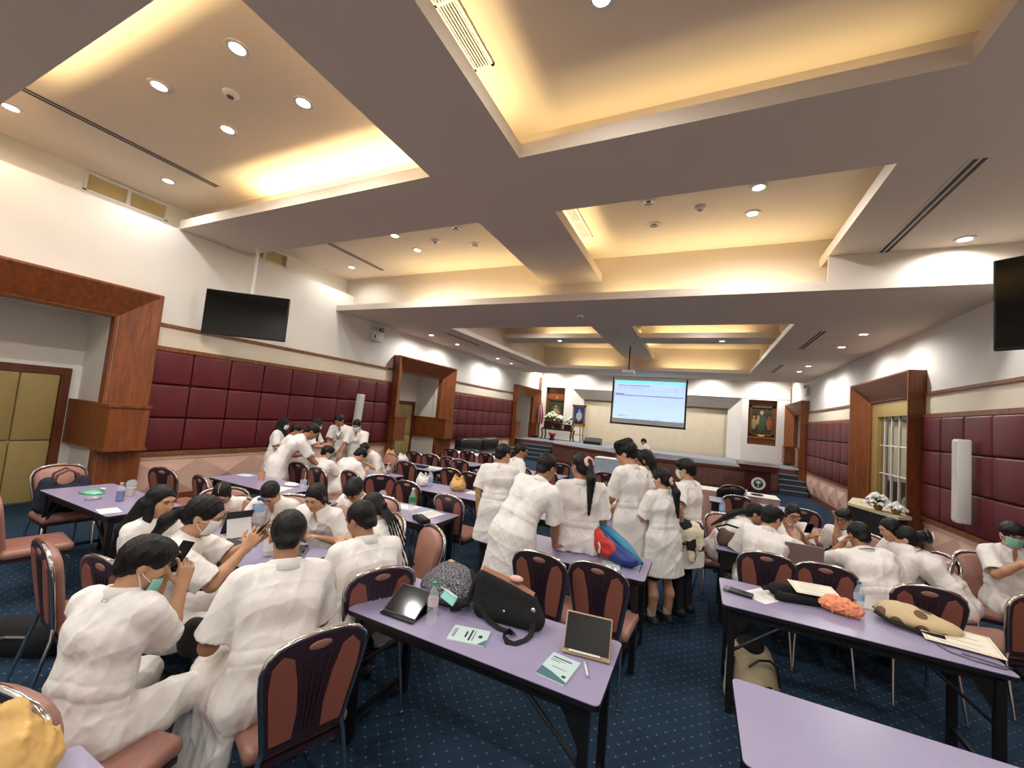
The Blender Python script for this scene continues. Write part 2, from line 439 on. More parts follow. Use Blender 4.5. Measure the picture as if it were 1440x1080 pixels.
# ---- walls
PORT_L = [(.45, 3.36), (9.03, 12.02), (17.4, 20.5)]
PORT_R = [(9.4, 12.47), (17.8, 20.9)]
INS, PTOP, PIN = .45, 3.38, 2.93             # inset of the opening, top of the surround, top of the opening
def wall_side(name, x, sgn, ports, ztop, lab):
    """wall plane at x, thickness away from the room (sgn=-1 left, +1 right), recesses behind the openings"""
    w = MB(); xo = x + sgn * .3; a, b = sorted((x, xo)); y = YF
    for (p0, p1) in ports:
        q0, q1 = p0 + INS - .03, p1 - INS + .03
        w.box(a, b, y, q0, 0, ztop); w.box(a, b, q0, q1, PIN + .03, ztop); y = q1
        r0, r1 = q0 - .05, q1 + .05; xb = x + sgn * 1.1; xa = x + sgn * .3; A, B = sorted((xa, xb))
        w.box(A, B, r0 - .1, r0, 0, 3.1); w.box(A, B, r1, r1 + .1, 0, 3.1); w.box(A, B, r0, r1, 3.0, 3.1)
        w.box(*sorted((xb, xb + sgn * .1)), r0 - .1, r1 + .1, 0, 3.1)
    w.box(a, b, y, YB + .6, 0, ztop)
    return w
wl = wall_side('wall_left', XL, -1, PORT_L, H2, '')
wl.box(XL - .3, XL, YF, 7.4, H2, H1)                                    # the thicker lower wall and its ledge
CW = [(2.42, 3.47), (4.66, 5.7)]
wl.box(XL - .4, XL - .3, YF, 7.4, H1, 4.74); y = YF
for a, b in CW: wl.box(XL - .4, XL - .3, y, a, 4.74, HC); y = b
wl.box(XL - .4, XL - .3, y, 7.4, 4.74, HC)
wl.box(XL - .3, XL, 7.4, YB + .6, H2, 4.9)
struct(wl.build('wall_left', paint), 'white upper wall on the left side of the hall')
wr = wall_side('wall_right', XR, 1, PORT_R, 4.9, '')
struct(wr.build('wall_right', paint), 'white wall on the right side of the hall')
struct(MB().box(XL - .5, XR + .3, YF - .2, YF, 0, HC).build('wall_front', paint), 'white wall behind the viewer')
frosted = mat('frosted_pane', srgb(196, 178, 128), .5, noise=.12, nscale=90)
for i, (a, b) in enumerate(CW):
    wn = struct(empty('window_%d' % (i + 1), (XL - .35, (a + b) / 2, 4.87)), 'small high sliding window above the wall ledge')
    f = MB(); hw = (b - a) / 2; hh = .13
    f.box(-.05, .06, -hw, hw, hh, hh + .04); f.box(-.05, .06, -hw, hw, -hh, -hh + .025)
    f.box(-.05, .06, -hw, -hw + .04, -hh, hh); f.box(-.05, .06, hw - .04, hw, -hh, hh); f.box(-.03, .04, -.025, .025, -hh, hh)
    f.build('window_frame', whitep, wn)
    MB().box(-.01, .0, -hw + .04, -.025, -hh + .02, hh).build('pane', frosted, wn)
    MB().box(-.02, -.01, .025, hw - .04, -hh + .02, hh).build('pane', frosted, wn)

# ---- panelling of the side walls: maroon pads, cream band, rails, pink dado with raised pyramids
ZP0, ZP1 = .87, 2.53
def bays(x, sgn, spans, side):
    """sgn: direction into the room"""
    k = 0
    for (y0, y1) in spans:
        k += 1
        n = max(1, round((y1 - y0) / .63)); dy = (y1 - y0) / n; dz = (ZP1 - ZP0) / 3
        p = MB(); a, b = sorted((x, x + sgn * .02)); p.box(a, b, y0, y1, ZP0, ZP1, mi=1)
        for i in range(n):
            for j in range(3):
                a, b = sorted((x + sgn * .01, x + sgn * .075))
                p.rbox(a, b, y0 + i * dy + .006, y0 + (i + 1) * dy - .006, ZP0 + j * dz + .006, ZP0 + (j + 1) * dz - .006, .035, mi=0, seg=3)
        struct(p.build('wall_%s_padding' % side, [redv, redg], smooth=True, angle=50), 'maroon padded wall panels in three rows')
        a, b = sorted((x, x + sgn * .012))
        struct(MB().box(a, b, y0, y1, ZP1 + .07, 2.93).build('wall_%s_band' % side, cream), 'cream band above the maroon padding')
        r = MB(); a, b = sorted((x, x + sgn * .06)); r.box(a, b, y0, y1, ZP1, ZP1 + .07); r.box(a, b, y0, y1, ZP0 - .07, ZP0)
        a, b = sorted((x, x + sgn * .045)); r.box(a, b, y0, y1, 2.93, 2.98)
        struct(r.build('trim_%s_rail' % side, trimw), 'brown wooden rails along the wall panelling')
        m = max(1, round((y1 - y0) / .945)); d = (y1 - y0) / m; q = MB()
        z0, z1 = .14, ZP0 - .07
        for i in range(m):
            ya, yb = y0 + i * d, y0 + (i + 1) * d; xx = x + sgn * .015; cx = x + sgn * .085
            C = (cx, (ya + yb) / 2, (z0 + z1) / 2 - .02); cs = [(xx, ya, z0), (xx, yb, z0), (xx, yb, z1 - .07), (xx, ya, z1 - .07)]
            q.add(cs + [C], [(0, 1, 4), (1, 2, 4), (2, 3, 4), (3, 0, 4)])
        a, b = sorted((x, x + sgn * .03)); q.box(a, b, y0, y1, z1 - .07, z1)
        struct(q.build('wall_%s_dado' % side, pinkp), 'pink dado of faceted pyramid boards')
        a, b = sorted((x, x + sgn * .03))
        struct(MB().box(a, b, y0, y1, 0, .14).build('baseboard_%s' % side, woodm), 'brown wooden baseboard')
bays(XL, 1, [(YF, .45), (3.36, 9.03), (12.02, 17.4)], 'left')
bays(XR, -1, [(YF, 9.4), (12.47, 17.8)], 'right')
struct(MB().box(XL, XL + .05, 20.62, YB - .25, 3.2, 4.1).box(XL, XL + .05, 20.62, YB - .25, 0, .8).build('trim_1', woodm), 'brown corner post by the stage')
struct(MB().box(XR - .05, XR, 20.95, YB - .25, .8, 4.1).build('trim_2', woodm), 'brown corner post by the stage')

# ---- the splayed wooden door surrounds with their recesses
def portal(idx, x, sgn, y0, y1, kind, lab):
    """sgn: into the room; x wall plane"""
    ym = (y0 + y1) / 2
    d = struct(empty('door_%d' % idx, (x, ym, 0)), lab); hw = (y1 - y0) / 2; hi = hw - INS; P = sgn * .25
    f = MB()
    for s in (-1, 1):
        o, i = s * hw, s * hi
        prof = [(0, o), (P, o), (P, o - s * .03), (-sgn * .02, i), (-sgn * .16, i), (-sgn * .16, i + s * .04), (0, i + s * .06)]
        for zz, ze in ((0, PTOP),):
            # mitred post
            top = [PTOP, PTOP, PTOP - .03, PIN, PIN, PIN + .04, PIN + .06]
            n = len(prof); vs = [(u, v, 0) for u, v in prof] + [(u, v, z) for (u, v), z in zip(prof, top)]
            f.add(vs, [tuple(range(n)), tuple(range(n, 2 * n))] + [(k, (k + 1) % n, (k + 1) % n + n, k + n) for k in range(n)])
    hp = [(0, PTOP), (P, PTOP), (P, PTOP - .03), (-sgn * .02, PIN), (-sgn * .16, PIN), (-sgn * .16, PIN + .04), (0, PIN + .06)]
    hy = [hw, hw, hw - .03, hi, hi, hi + .04, hi + .06]; n = len(hp)
    vs = [(u, -w, z) for (u, z), w in zip(hp, hy)] + [(u, w, z) for (u, z), w in zip(hp, hy)]
    f.add(vs, [tuple(range(n)), tuple(range(n, 2 * n))] + [(k, (k + 1) % n, (k + 1) % n + n, k + n) for k in range(n)])
    f.build('door_frame', woodm, d)
    # mid-height wooden block that wraps each post and runs back into the recess
    b = MB()
    for s in (-1, 1):
        ya, yb = sorted((s * (hw + .012), s * (hi - .02)))
        xs = sorted((sgn * .29, -sgn * .17)); b.box(xs[0], xs[1], ya, yb, .97, 1.58)
        xs = sorted((sgn * .315, -sgn * .17)); ya, yb = sorted((s * (hw + .03), s * (hi - .045)))
        b.box(xs[0], xs[1], ya, yb, 1.58, 1.62); b.box(xs[0], xs[1], ya, yb, .93, .97)
        if kind == 'tan':
            xs = sorted((-sgn * .17, -sgn * 1.1)); ya, yb = sorted((s * (hi - .02), s * (hi + .06))); b.box(xs[0], xs[1], ya, yb, .93, 1.62)
    if kind != 'mirror': b.build('post_block', woodm, d)
    if kind == 'tan':
        xb = -sgn * 1.1; L = hi * 2 - .1; f2 = MB(); w = .11
        a, e = sorted((xb, xb + sgn * .07))
        f2.box(a, e, -L / 2, -L / 2 + w, 0, 2.1); f2.box(a, e, L / 2 - w, L / 2, 0, 2.1); f2.box(a, e, -L / 2 + w, L / 2 - w, 1.99, 2.1)
        f2.build('inner_frame', woodd, d)
        for s in (-1, 1):
            lf = MB(); y_a, y_b = sorted((s * .006, s * (L / 2 - w)))
            q = (y_b - y_a) / 2
            for (za, zb) in ((.02, .95), (.96, 1.98)):
                for k in (0, 1):
                    a, e = sorted((xb + sgn * .01, xb + sgn * .055)); lf.rbox(a, e, y_a + k * q + .003, y_a + (k + 1) * q - .003, za, zb, .02, seg=2)
            leaf = lf.build('door_leaf', tanv, d, smooth=True, angle=50)
            MB().tube([(xb + sgn * .06, s * .1, 1.0), (xb + sgn * .11, s * .1, 1.0), (xb + sgn * .11, s * .2, 1.0)], .012).build('handle', chrome, leaf)
    elif kind == 'mirror':
        xb = -sgn * .14; g = MB()
        a, e = sorted((xb, xb + sgn * .09))
        g.box(a, e, -hi, hi, 2.62, PIN); g.box(a, e, -hi, -hi + .32, 0, 2.62); g.box(a, e, hi - .32, hi, 0, 2.62); g.box(a, e, -hi + .32, hi - .32, 0, .12)
        g.build('gold_frame', gold, d)
        mir = mat('mirror_glass', srgb(176, 172, 160), .04, metal=.92)
        W = hi - .32
        MB().box(xb + sgn * .02 - .004, xb + sgn * .02 + .004, -W, W, .12, 2.62).build('mirror_pane', mir, d)
        mu = MB()
        for k in (-1.5, -.5, .5, 1.5): mu.box(*sorted((xb + sgn * .025, xb + sgn * .045)), k * .36 - .012, k * .36 + .012, .12, 2.62)
        for z in (.75, 1.4, 2.0): mu.box(*sorted((xb + sgn * .025, xb + sgn * .045)), -W, W, z - .012, z + .012)
        mu.build('muntins', whitep, d)
    else:
        xb = -sgn * 1.1; a, e = sorted((xb, xb + sgn * .05))
        MB().box(a, e, -hi, hi, 0, 2.1).build('door_leaf', woodd, d)
    return d
portal(1, XL, 1, *PORT_L[0], 'tan', 'nearest wooden door surround on the left wall with tan padded doors')
portal(2, XL, 1, *PORT_L[1], 'tan', 'wooden door surround halfway along the left wall with a tan door')
portal(3, XL, 1, *PORT_L[2], 'plain', 'far wooden door surround on the left wall beside the stage')
portal(4, XR, -1, *PORT_R[0], 'mirror', 'wooden surround on the right wall framing gold mirrored doors')
portal(5, XR, -1, *PORT_R[1], 'plain', 'far wooden door surround on the right wall beside the stage steps')

# ---- stage, its back wall and steps
ST = .8
front = [(-6.0, 17.55), (-4.2, 16.72), (-2.6, 16.1), (-1.4, 15.98), (0, 16.25), (1.3, 16.55), (2.6, 17.25)]
top = front + [(2.6, YB + .3), (XL, YB + .3), (XL, 18.2), (-6.0, 18.2)]
top = [(-6.0, 18.0)] + front + [(2.6, 18.2), (XR, 18.2), (XR, YB + .3), (XL, YB + .3), (XL, 18.0)]
brickm = mat('stage_front_lattice', srgb(110, 66, 52), .6)
def lattice():
    m = brickm; nt = m.node_tree; N = nt.nodes; L = nt.links
    tc = N.new('ShaderNodeTexCoord'); sx = N.new('ShaderNodeSeparateXYZ'); L.new(tc.outputs['Object'], sx.inputs[0])
    cb = N.new('ShaderNodeCombineXYZ'); L.new(sx.outputs[0], cb.inputs[0]); L.new(sx.outputs[2], cb.inputs[1])
    br = N.new('ShaderNodeTexBrick'); br.inputs['Scale'].default_value = 1.0
    br.inputs['Brick Width'].default_value = .34; br.inputs['Row Height'].default_value = .042; br.inputs['Mortar Size'].default_value = .008
    br.inputs['Color1'].default_value = srgb(136, 92, 76); br.inputs['Color2'].default_value = srgb(118, 76, 62); br.inputs['Mortar'].default_value = srgb(58, 30, 24)
    L.new(cb.outputs[0], br.inputs['Vector']); L.new(br.outputs['Color'], N['Principled BSDF'].inputs['Base Color'])
lattice()
struct(MB().prism(top, 'z', .06, ST).build('floor_stage', brickm), 'raised stage with a bowed slatted front')
big = MB()
pts = [Vector((x, y, 0)) for x, y in front]
for a, b in zip(front[:-1], front[1:]):
    dx, dy = b[0] - a[0], b[1] - a[1]; l = math.hypot(dx, dy); nx, ny = dy / l, -dx / l
    for (z0, z1, o) in ((0, .1, .03), (ST - .1, ST - .0, .03)):
        q = [(a[0], a[1]), (b[0], b[1]), (b[0] + nx * o, b[1] + ny * o), (a[0] + nx * o, a[1] + ny * o)]
        big.prism(q, 'z', z0, z1)
struct(big.build('trim_3', woodd), 'dark wooden plinth and edge board of the stage')
struct(MB().prism(top, 'z', ST, ST + .012).build('floor_stage_carpet', stagec), 'grey carpet on top of the stage')
def steps(name, x0, x1, y0, lab):
    s = MB(); e = MB(); n = 4
    for i in range(n):
        z = ST * (i + 1) / (n + 1); s.box(x0, x1, y0 + i * .28, y0 + n * .28 + .1, z - ST / (n + 1), z); e.box(x0 - .002, x1 + .002, y0 + i * .28 - .006, y0 + i * .28 + .03, z - .02, z + .006)
    o = tag(empty(name, (0, 0, 0)), lab, 'steps')
    s.build('treads', stepc, o); e.build('nosing', mat('step_nosing', srgb(136, 140, 144), .5), o)
steps('stage_steps', -7.5, -6.05, 16.85, 'dark carpeted steps up to the stage beside the flower altar')
steps('stage_steps', 2.62, 3.44, 17.0, 'dark carpeted steps up to the stage beside the lectern')
bw = MB()
NI = [(-7.8, -6.72), (1.95, 3.05)]         # niches with paintings
CX0, CX1, CZ = -5.75, 1.15, 3.1           # big central recess
y0, y1 = YB - .12, YB
y = XL - .1
def bwbox(x0, x1, z0, z1): bw.box(x0, x1, y0, y1, z0, z1)
bwbox(XL - .1, NI[0][0], ST, 4.85); bwbox(NI[0][0], NI[0][1], ST, 1.45); bwbox(NI[0][0], NI[0][1], 3.6, 4.85); bwbox(NI[0][1], CX0 - .55, ST, 4.85)
bwbox(CX1 + .55, NI[1][0], ST, 4.85); bwbox(NI[1][0], NI[1][1], ST, 1.55); bwbox(NI[1][0], NI[1][1], 3.55, 4.85); bwbox(NI[1][1], XR + .1, ST, 4.85)
bwbox(CX0 - .55, CX1 + .55, CZ + .5, 4.85)
# splayed reveal of the central recess
yi = YB + .35
bw.add([(CX0 - .55, y0, ST), (CX0 - .55, y0, CZ + .5), (CX0, yi, CZ), (CX0, yi, ST)], [(0, 1, 2, 3)])
bw.add([(CX1 + .55, y0, ST), (CX1 + .55, y0, CZ + .5), (CX1, yi, CZ), (CX1, yi, ST)], [(0, 3, 2, 1)])
bw.add([(CX0 - .55, y0, CZ + .5), (CX1 + .55, y0, CZ + .5), (CX1, yi, CZ), (CX0, yi, CZ)], [(0, 1, 2, 3)])
struct(bw.build('wall_back', grayw), 'pale wall behind the stage with a deep central recess')
struct(MB().box(CX0 - .1, CX1 + .1, yi + .12, yi + .2, ST, CZ + .1).build('wall_back_recess', beige), 'beige fabric wall inside the stage recess')
struct(MB().box(NI[0][0] - .1, NI[0][1] + .05, YB + .12, YB + .2, 1.3, 3.8).box(NI[1][0] - .05, NI[1][1] + .1, YB + .12, YB + .2, 1.4, 3.8).build('trim_4', woodm), 'brown backing of the picture niches')
for i, (za, xa, xb) in enumerate(((3.6, XL, CX0 - .6), (3.6, CX1 + .6, XR))):
    struct(MB().box(xa, xb, y0 - .004, y0, za, za + .012).build('trim_%d' % (5 + i), slotd), 'thin joint line in the stage wall')
# ================================================================== TABLES AND CHAIRS
lav = mat('lavender_laminate', srgb(154, 145, 176), .32, noise=.02, nscale=6)
tabk = mat('black_table_metal', srgb(16, 16, 19), .45)
pinkv = mat('dusty_pink_vinyl', srgb(160, 114, 102), .38, noise=.05, nscale=5, bump=.05, bscale=60)
brownv = mat('brown_inset_vinyl', srgb(146, 88, 74), .45, noise=.05, nscale=5)
shellm = mat('dark_plum_shell', srgb(54, 37, 45), .4)
padm = mat('chair_feet', srgb(20, 20, 20), .6)

def make_table():
    t = empty('folding_table')
    W, D = 1.52, .6
    m = MB(); m.rbox(0, W, 0, D, .722, .75, .006, mi=0, seg=2); m.box(-.002, W + .002, -.002, D + .002, .722, .743, mi=1)
    # rounded corners of the laminate
    m = MB(); r = .03; pts = []
    for cx, cy, a0 in ((W - r, r, -90), (W - r, D - r, 0), (r, D - r, 90), (r, r, 180)):
        for k in range(5): a = R_(a0 + k * 22.5); pts.append((cx + r * math.cos(a), cy + r * math.sin(a)))
    m.prism(pts, 'z', .722, .746, mi=1); m.prism([(p[0] * .998 + .0015, p[1] * .996 + .001) for p in pts], 'z', .746, .75, mi=0)
    m.build('tabletop', [lav, tabk], t)
    a = MB(); a.box(.06, W - .06, .045, .065, .66, .722); a.box(.06, W - .06, D - .065, D - .045, .66, .722)
    a.box(.06, .08, .045, D - .045, .66, .722); a.box(W - .08, W - .06, .045, D - .045, .66, .722); a.build('apron', tabk, t)
    for sx in (0, 1):
        x = .07 if sx == 0 else W - .07; q = 1 if sx == 0 else -1
        for y in (.055, D - .055):
            MB().box(x - .022, x + .022, y - .022, y + .022, .0, .7).build('leg', tabk, t)
        MB().box(x - .012, x + .012, .06, D - .06, .10, .13).build('foot_rail', tabk, t)
        for y in (.055, D - .055):
            MB().tube([(x, y, .42), (x + q * .34, y, .7)], .011, 6).build('brace', tabk, t)
            MB().prism([(x + q * .02, .5), (x + q * .02, .68), (x + q * .13, .68)], 'y', y - .004, y + .004).build('gusset', tabk, t)
    return t
TB = {}
def table(key, proto, x, y, label):
    o = proto if proto['label'] is None or not TB else copy_tree(proto, (x, y, 0), 0)
    return o
_tp = make_table(); _first = [True]
def put_table(x, y, label, rz=0):
    if _first[0]:
        _tp.location = (x, y, 0); _tp.rotation_euler = (0, 0, rz); _first[0] = False; o = _tp
    else: o = copy_tree(_tp, (x, y, 0), rz)
    tag(o, label, 'table', 'lavender folding tables'); return o
put_table(-1.86, 1.9, 'lavender table in front carrying the black shoulder bag and the patterned backpack')
put_table(.21, 1.9, 'bare lavender table at the lower right corner, nothing on it')
put_table(.21, 3.46, 'lavender table with the orange feathery bag and a white certificate')
put_table(-1.87, .15, 'lavender table corner at the lower left edge beside the crumpled yellow bag')
put_table(-4.06, 1.9, 'lavender table with tablets and bottles amid the seated group at left')
put_table(-6.33, 1.88, 'lavender table with the blue bottle and green wrapper by the left doorway')
put_table(-6.15, 3.43, 'lavender table by the pink dado with an orange cup and a white packet')
put_table(-6.13, 5.14, 'lavender table where the huddle by the red wall has two milk bottles')
put_table(-4.03, 3.6, 'lavender table with the tall green labelled water bottle and white papers')
put_table(-4.07, 5.0, 'lavender table carrying the round yellow plastic bag')
put_table(-6.14, 6.53, 'lavender table with orange and white carrier bags by the left wall doorway')
put_table(-6.02, 7.9, 'empty lavender table beside the black sofa, far left')
put_table(-4.07, 6.55, 'mostly hidden lavender table behind the yellow bag table')
put_table(-1.86, 3.52, 'lavender table with the red and blue open bag, people leaning on it')
put_table(-2.1, 4.74, 'lavender table between the pony tailed girl and the boy holding his face')
put_table(.22, 4.98, 'lavender table with the laptop and the brown bag on the right')
put_table(.22, 6.62, 'lavender table behind the upright pink chair on the right, with white sheets')
put_table(.22, 8.2, 'lavender table in front of the long white clothed table')
put_table(-4.05, 8.05, 'far lavender table behind the smiling man with the black lanyard')

# ---- banquet chair, seat centre at the origin, facing +y
def make_chair():
    c = empty('banquet_chair')
    T = R_(9)
    def bp(x, h, off=0):          # point on the tilted back plane, h above the floor, off toward the front
        y = -.215 - (h - .45) * math.tan(T); return (x, y + off, h)
    out = [(.165, .44), (.175, .52), (.195, .64), (.215, .76), (.222, .83), (.205, .885), (.165, .92), (.10, .94), (.03, .947)]
    full = out + [(-x, h) for x, h in out[::-1]]
    s = MB(); s.rbox(-.225, .225, -.2, .235, .395, .475, .035, seg=3)
    s.build('seat', pinkv, c, smooth=True, angle=60)
    s = MB(); s.box(-.21, .21, -.2, .21, .37, .396); s.build('seat_frame', shellm, c)
    def slab(pts, o0, o1, mi=0, mb=None, bev=0):
        mb = mb or MB(); n = len(pts)
        if bev:
            cx = sum(p[0] for p in pts) / n; cy = sum(p[1] for p in pts) / n
            inn = [(cx + (p[0] - cx) * (1 - bev), cy + (p[1] - cy) * (1 - bev * .7)) for p in pts]
            vs = [bp(x, h, o0) for x, h in pts] + [bp(x, h, o1 - (o1 - o0) * .35) for x, h in pts] + [bp(x, h, o1) for x, h in inn]
            fs = [tuple(range(n))[::-1]] + [(i, (i + 1) % n, (i + 1) % n + n, i + n) for i in range(n)] + [(i + n, (i + 1) % n + n, (i + 1) % n + 2 * n, i + 2 * n) for i in range(n)] + [tuple(range(2 * n, 3 * n))]
            mb.add(vs, fs, mi)
        else:
            vs = [bp(x, h, o0) for x, h in pts] + [bp(x, h, o1) for x, h in pts]
            mb.add(vs, [tuple(range(n))[::-1], tuple(range(n, 2 * n))] + [(i, (i + 1) % n, (i + 1) % n + n, i + n) for i in range(n)], mi)
        return mb
    ins = [(x * .93, .44 + (h - .44) * .965) for x, h in full]
    slab(ins, .006, .055, bev=.1).build('backrest', pinkv, c, smooth=True, angle=55)
    sh = slab(full, -.012, .008).build('back_shell', shellm, c)
    for sx in (-1, 1):
        pan = [(sx * .15, .485), (sx * .062, .485), (sx * .058, .60), (sx * .075, .74), (sx * .105, .86), (sx * .15, .885), (sx * .19, .84), (sx * .19, .74), (sx * .172, .62)]
        slab(pan, -.02, -.011, bev=0).build('back_inset', brownv, sh)
    r = MB()
    for k in (-1.5, -.5, .5, 1.5):
        r.tube([bp(k * .018, .50, -.013), bp(k * .019, .62, -.017), bp(k * .026, .74, -.017), bp(k * .04, .845, -.013)], .006, 6)
    r.build('rib', shellm, sh)
    h = MB(); h.ell((0, 0, 0), (.052, .006, .022), nu=16, nv=8, R=None)
    h.v = [tuple(Vector(bp(v[0], .893 + v[2], -.013 + v[1]))) for v in h.v]; h.build('grip', pinkv, sh, smooth=True)
    f = MB(); f.tube([bp(x * 1.015, h, -.002) for x, h in full], .0125, 8); f.build('back_frame', chrome, c, smooth=True, angle=60)
    for sx in (-1, 1):
        f = MB(); f.tube([bp(sx * .167, .47, -.002), (sx * .185, -.225, .4), (sx * .2, -.27, .2), (sx * .21, -.31, .012)], .0115, 8); f.lathe([(.015, 0), (.015, .02)], 8, M=Matrix.Translation((sx * .21, -.31, 0)))
        f.build('leg', chrome, c, smooth=True, angle=60)
        f = MB(); f.tube([(sx * .19, -.1, .375), (sx * .195, .17, .375), (sx * .2, .2, .35), (sx * .205, .22, .012)], .0115, 8); f.lathe([(.015, 0), (.015, .02)], 8, M=Matrix.Translation((sx * .205, .22, 0)))
        f.build('leg', chrome, c, smooth=True, angle=60)
    return c
_cp = make_chair(); _cf = [True]
def put_chair(x, y, yaw, label, group='banquet chairs', top=True):
    """x, y: top middle of the backrest; yaw in degrees, 0 faces the stage, positive turns left"""
    a = R_(yaw); d = .29
    loc = (x - d * math.sin(a), y + d * math.cos(a), 0) if top else (x, y, 0)
    if _cf[0]:
        _cp.location = loc; _cp.rotation_euler = (0, 0, a); _cf[0] = False; o = _cp
    else: o = copy_tree(_cp, loc, a)
    return tag(o, label, 'chair', group)
CH = [
 (-1.07, 3.04, -2, 'empty banquet chair, left of the pair tucked behind the black shoulder bag'),
 (-.63, 3.1, -4, 'empty banquet chair behind the tablet propped on its stand'),
 (.60, 4.40, 0, 'empty banquet chair behind the dark phone on the right table'),
 (1.03, 4.40, -3, 'empty banquet chair behind the white certificate and black tote'),
 (1.66, 4.32, 2, 'empty banquet chair behind the brown dotted bag on the right table'),
 (-1.50, 1.40, 70, 'banquet chair with its dark back to us under the man in the centre left front'),
 (-2.06, .60, 14, 'banquet chair at lower left edge under the young man with the lowered mask'),
 (-3.66, 1.14, -6, 'plum backed banquet chair seen from behind beside the black bag on the floor'),
 (-3.14, 1.24, 4, 'banquet chair right behind the head of the young man with the lowered mask'),
 (-5.44, 1.33, -8, 'empty banquet chair with large pink seat at the far left edge'),
 (-6.72, 2.14, -92, 'banquet chair holding the navy tote bag by the left doorway'),
 (-6.02, 2.82, 12, 'dark backed banquet chair near the pink dado, left of two'),
 (-5.28, 2.86, -8, 'dark backed banquet chair near the pink dado, right of two'),
 (-4.02, 2.62, 180, 'pink fronted chair behind the girl with a white parting'),
 (-2.56, 3.16, 148, 'pink fronted banquet chair touching the braided girl'),
 (-2.06, 3.05, 150, 'tall pink fronted banquet chair at the end of the table with green labelled bottle'),
 (-1.78, 2.1, 62, 'banquet chair with ribbed plum back under the man next to the patterned backpack'),
 (-3.6, 4.55, 0, 'empty banquet chair facing the table with the yellow bag, left of two'),
 (-2.72, 4.25, -4, 'empty banquet chair facing the table with the yellow bag, right of two'),
 (-4.86, 6.05, 0, 'empty banquet chair in front of the table with carrier bags'),
 (-4.15, 4.62, 40, 'dark backed chair with the beige tote strap beside the milk bottles table'),
 (-3.9, 6.08, -3, 'empty banquet chair just behind the yellow plastic bag'),
 (-3.46, 6.0, -8, 'half hidden banquet chair between the yellow bag and the tall standing man'),
 (-5.84, 7.5, 0, 'far empty banquet chair, left of the two side by side at the sofa table'),
 (-5.38, 7.48, 6, 'far empty banquet chair, right of the two side by side at the sofa table'),
 (-4.86, 7.42, -6, 'far empty chair on the near side of the sofa table, left of its pair'),
 (-4.5, 7.3, 5, 'far empty chair on the near side of the sofa table, right of its pair'),
 (-5.85, 9.0, 4, 'far empty chair between the sofa table and the sofa, leftmost of three'),
 (-5.33, 9.0, 0, 'far empty chair between the sofa table and the sofa, middle of three'),
 (-4.83, 9.06, -4, 'far empty chair between the sofa table and the sofa, rightmost of three'),
 (-3.2, 7.55, 0, 'far banquet chair right behind the smiling man with the lanyard'),
 (-2.68, 7.6, 0, 'far banquet chair just right of the smiling man with the lanyard'),
 (-2.86, 9.05, 10, 'far chrome edged chair beyond the shoulder of the girl with the pink hair tie'),
 (-1.72, 8.55, 4, 'far dark chair in front of the blue skirted table'),
 (-5.64, 4.42, 2, 'banquet chair under the student with green mask by the red wall'),
 (-5.12, 4.34, -8, 'dark tall backed banquet chair under the student slumped over the table'),
 (-4.62, 4.5, -8, 'banquet chair at the right end of the milk bottles table, no one in it'),
 (.34, 6.02, 178, 'upright pink banquet chair facing us behind the brown bag'),
 (.63, 7.92, 0, 'ribbed banquet chair with the bottle bag before it, nearer of two on the right'),
 (.66, 9.35, 0, 'far banquet chair draped with a black jacket at the white clothed table'),
 (1.46, 7.5, -10, 'banquet chair behind the girl holding a phone on the right'),
 (2.34, 5.62, 62, 'banquet chair behind the leaning girl with the black hair clip'),
 (2.80, 6.22, 176, 'pale backed banquet chair beside the dado under the man with green mask'),
 (2.46, 4.72, 20, 'nearest brown and pink banquet chair cut by the right edge of the picture'),
]
for q in CH: put_chair(*q)# ================================================================== CEILING FITTINGS
def downlight(x, y, z, lit, label):
    o = tag(empty('downlight', (x, y, z)), label, 'ceiling light', 'lit downlights' if lit else 'unlit downlights')
    MB().lathe([(.062, -.001), (.10, -.001), (.10, -.012), (.085, -.018), (.066, -.012), (.062, -.001)], 24, cap=False).build('trim_ring', whitep, o, smooth=True, angle=40)
    if lit: MB().lathe([(.002, -.006), (.064, -.004)], 20).build('lamp', lampm, o)
    else:
        MB().lathe([(.002, .0), (.064, -.002)], 20).build('lamp', mat('dim_lens', srgb(150, 140, 120), .2, spec=.8), o)
        MB().lathe([(.03, -.004), (.032, -.016), (.02, -.018)], 16).build('baffle', greym, o)
    return o
zc = HC
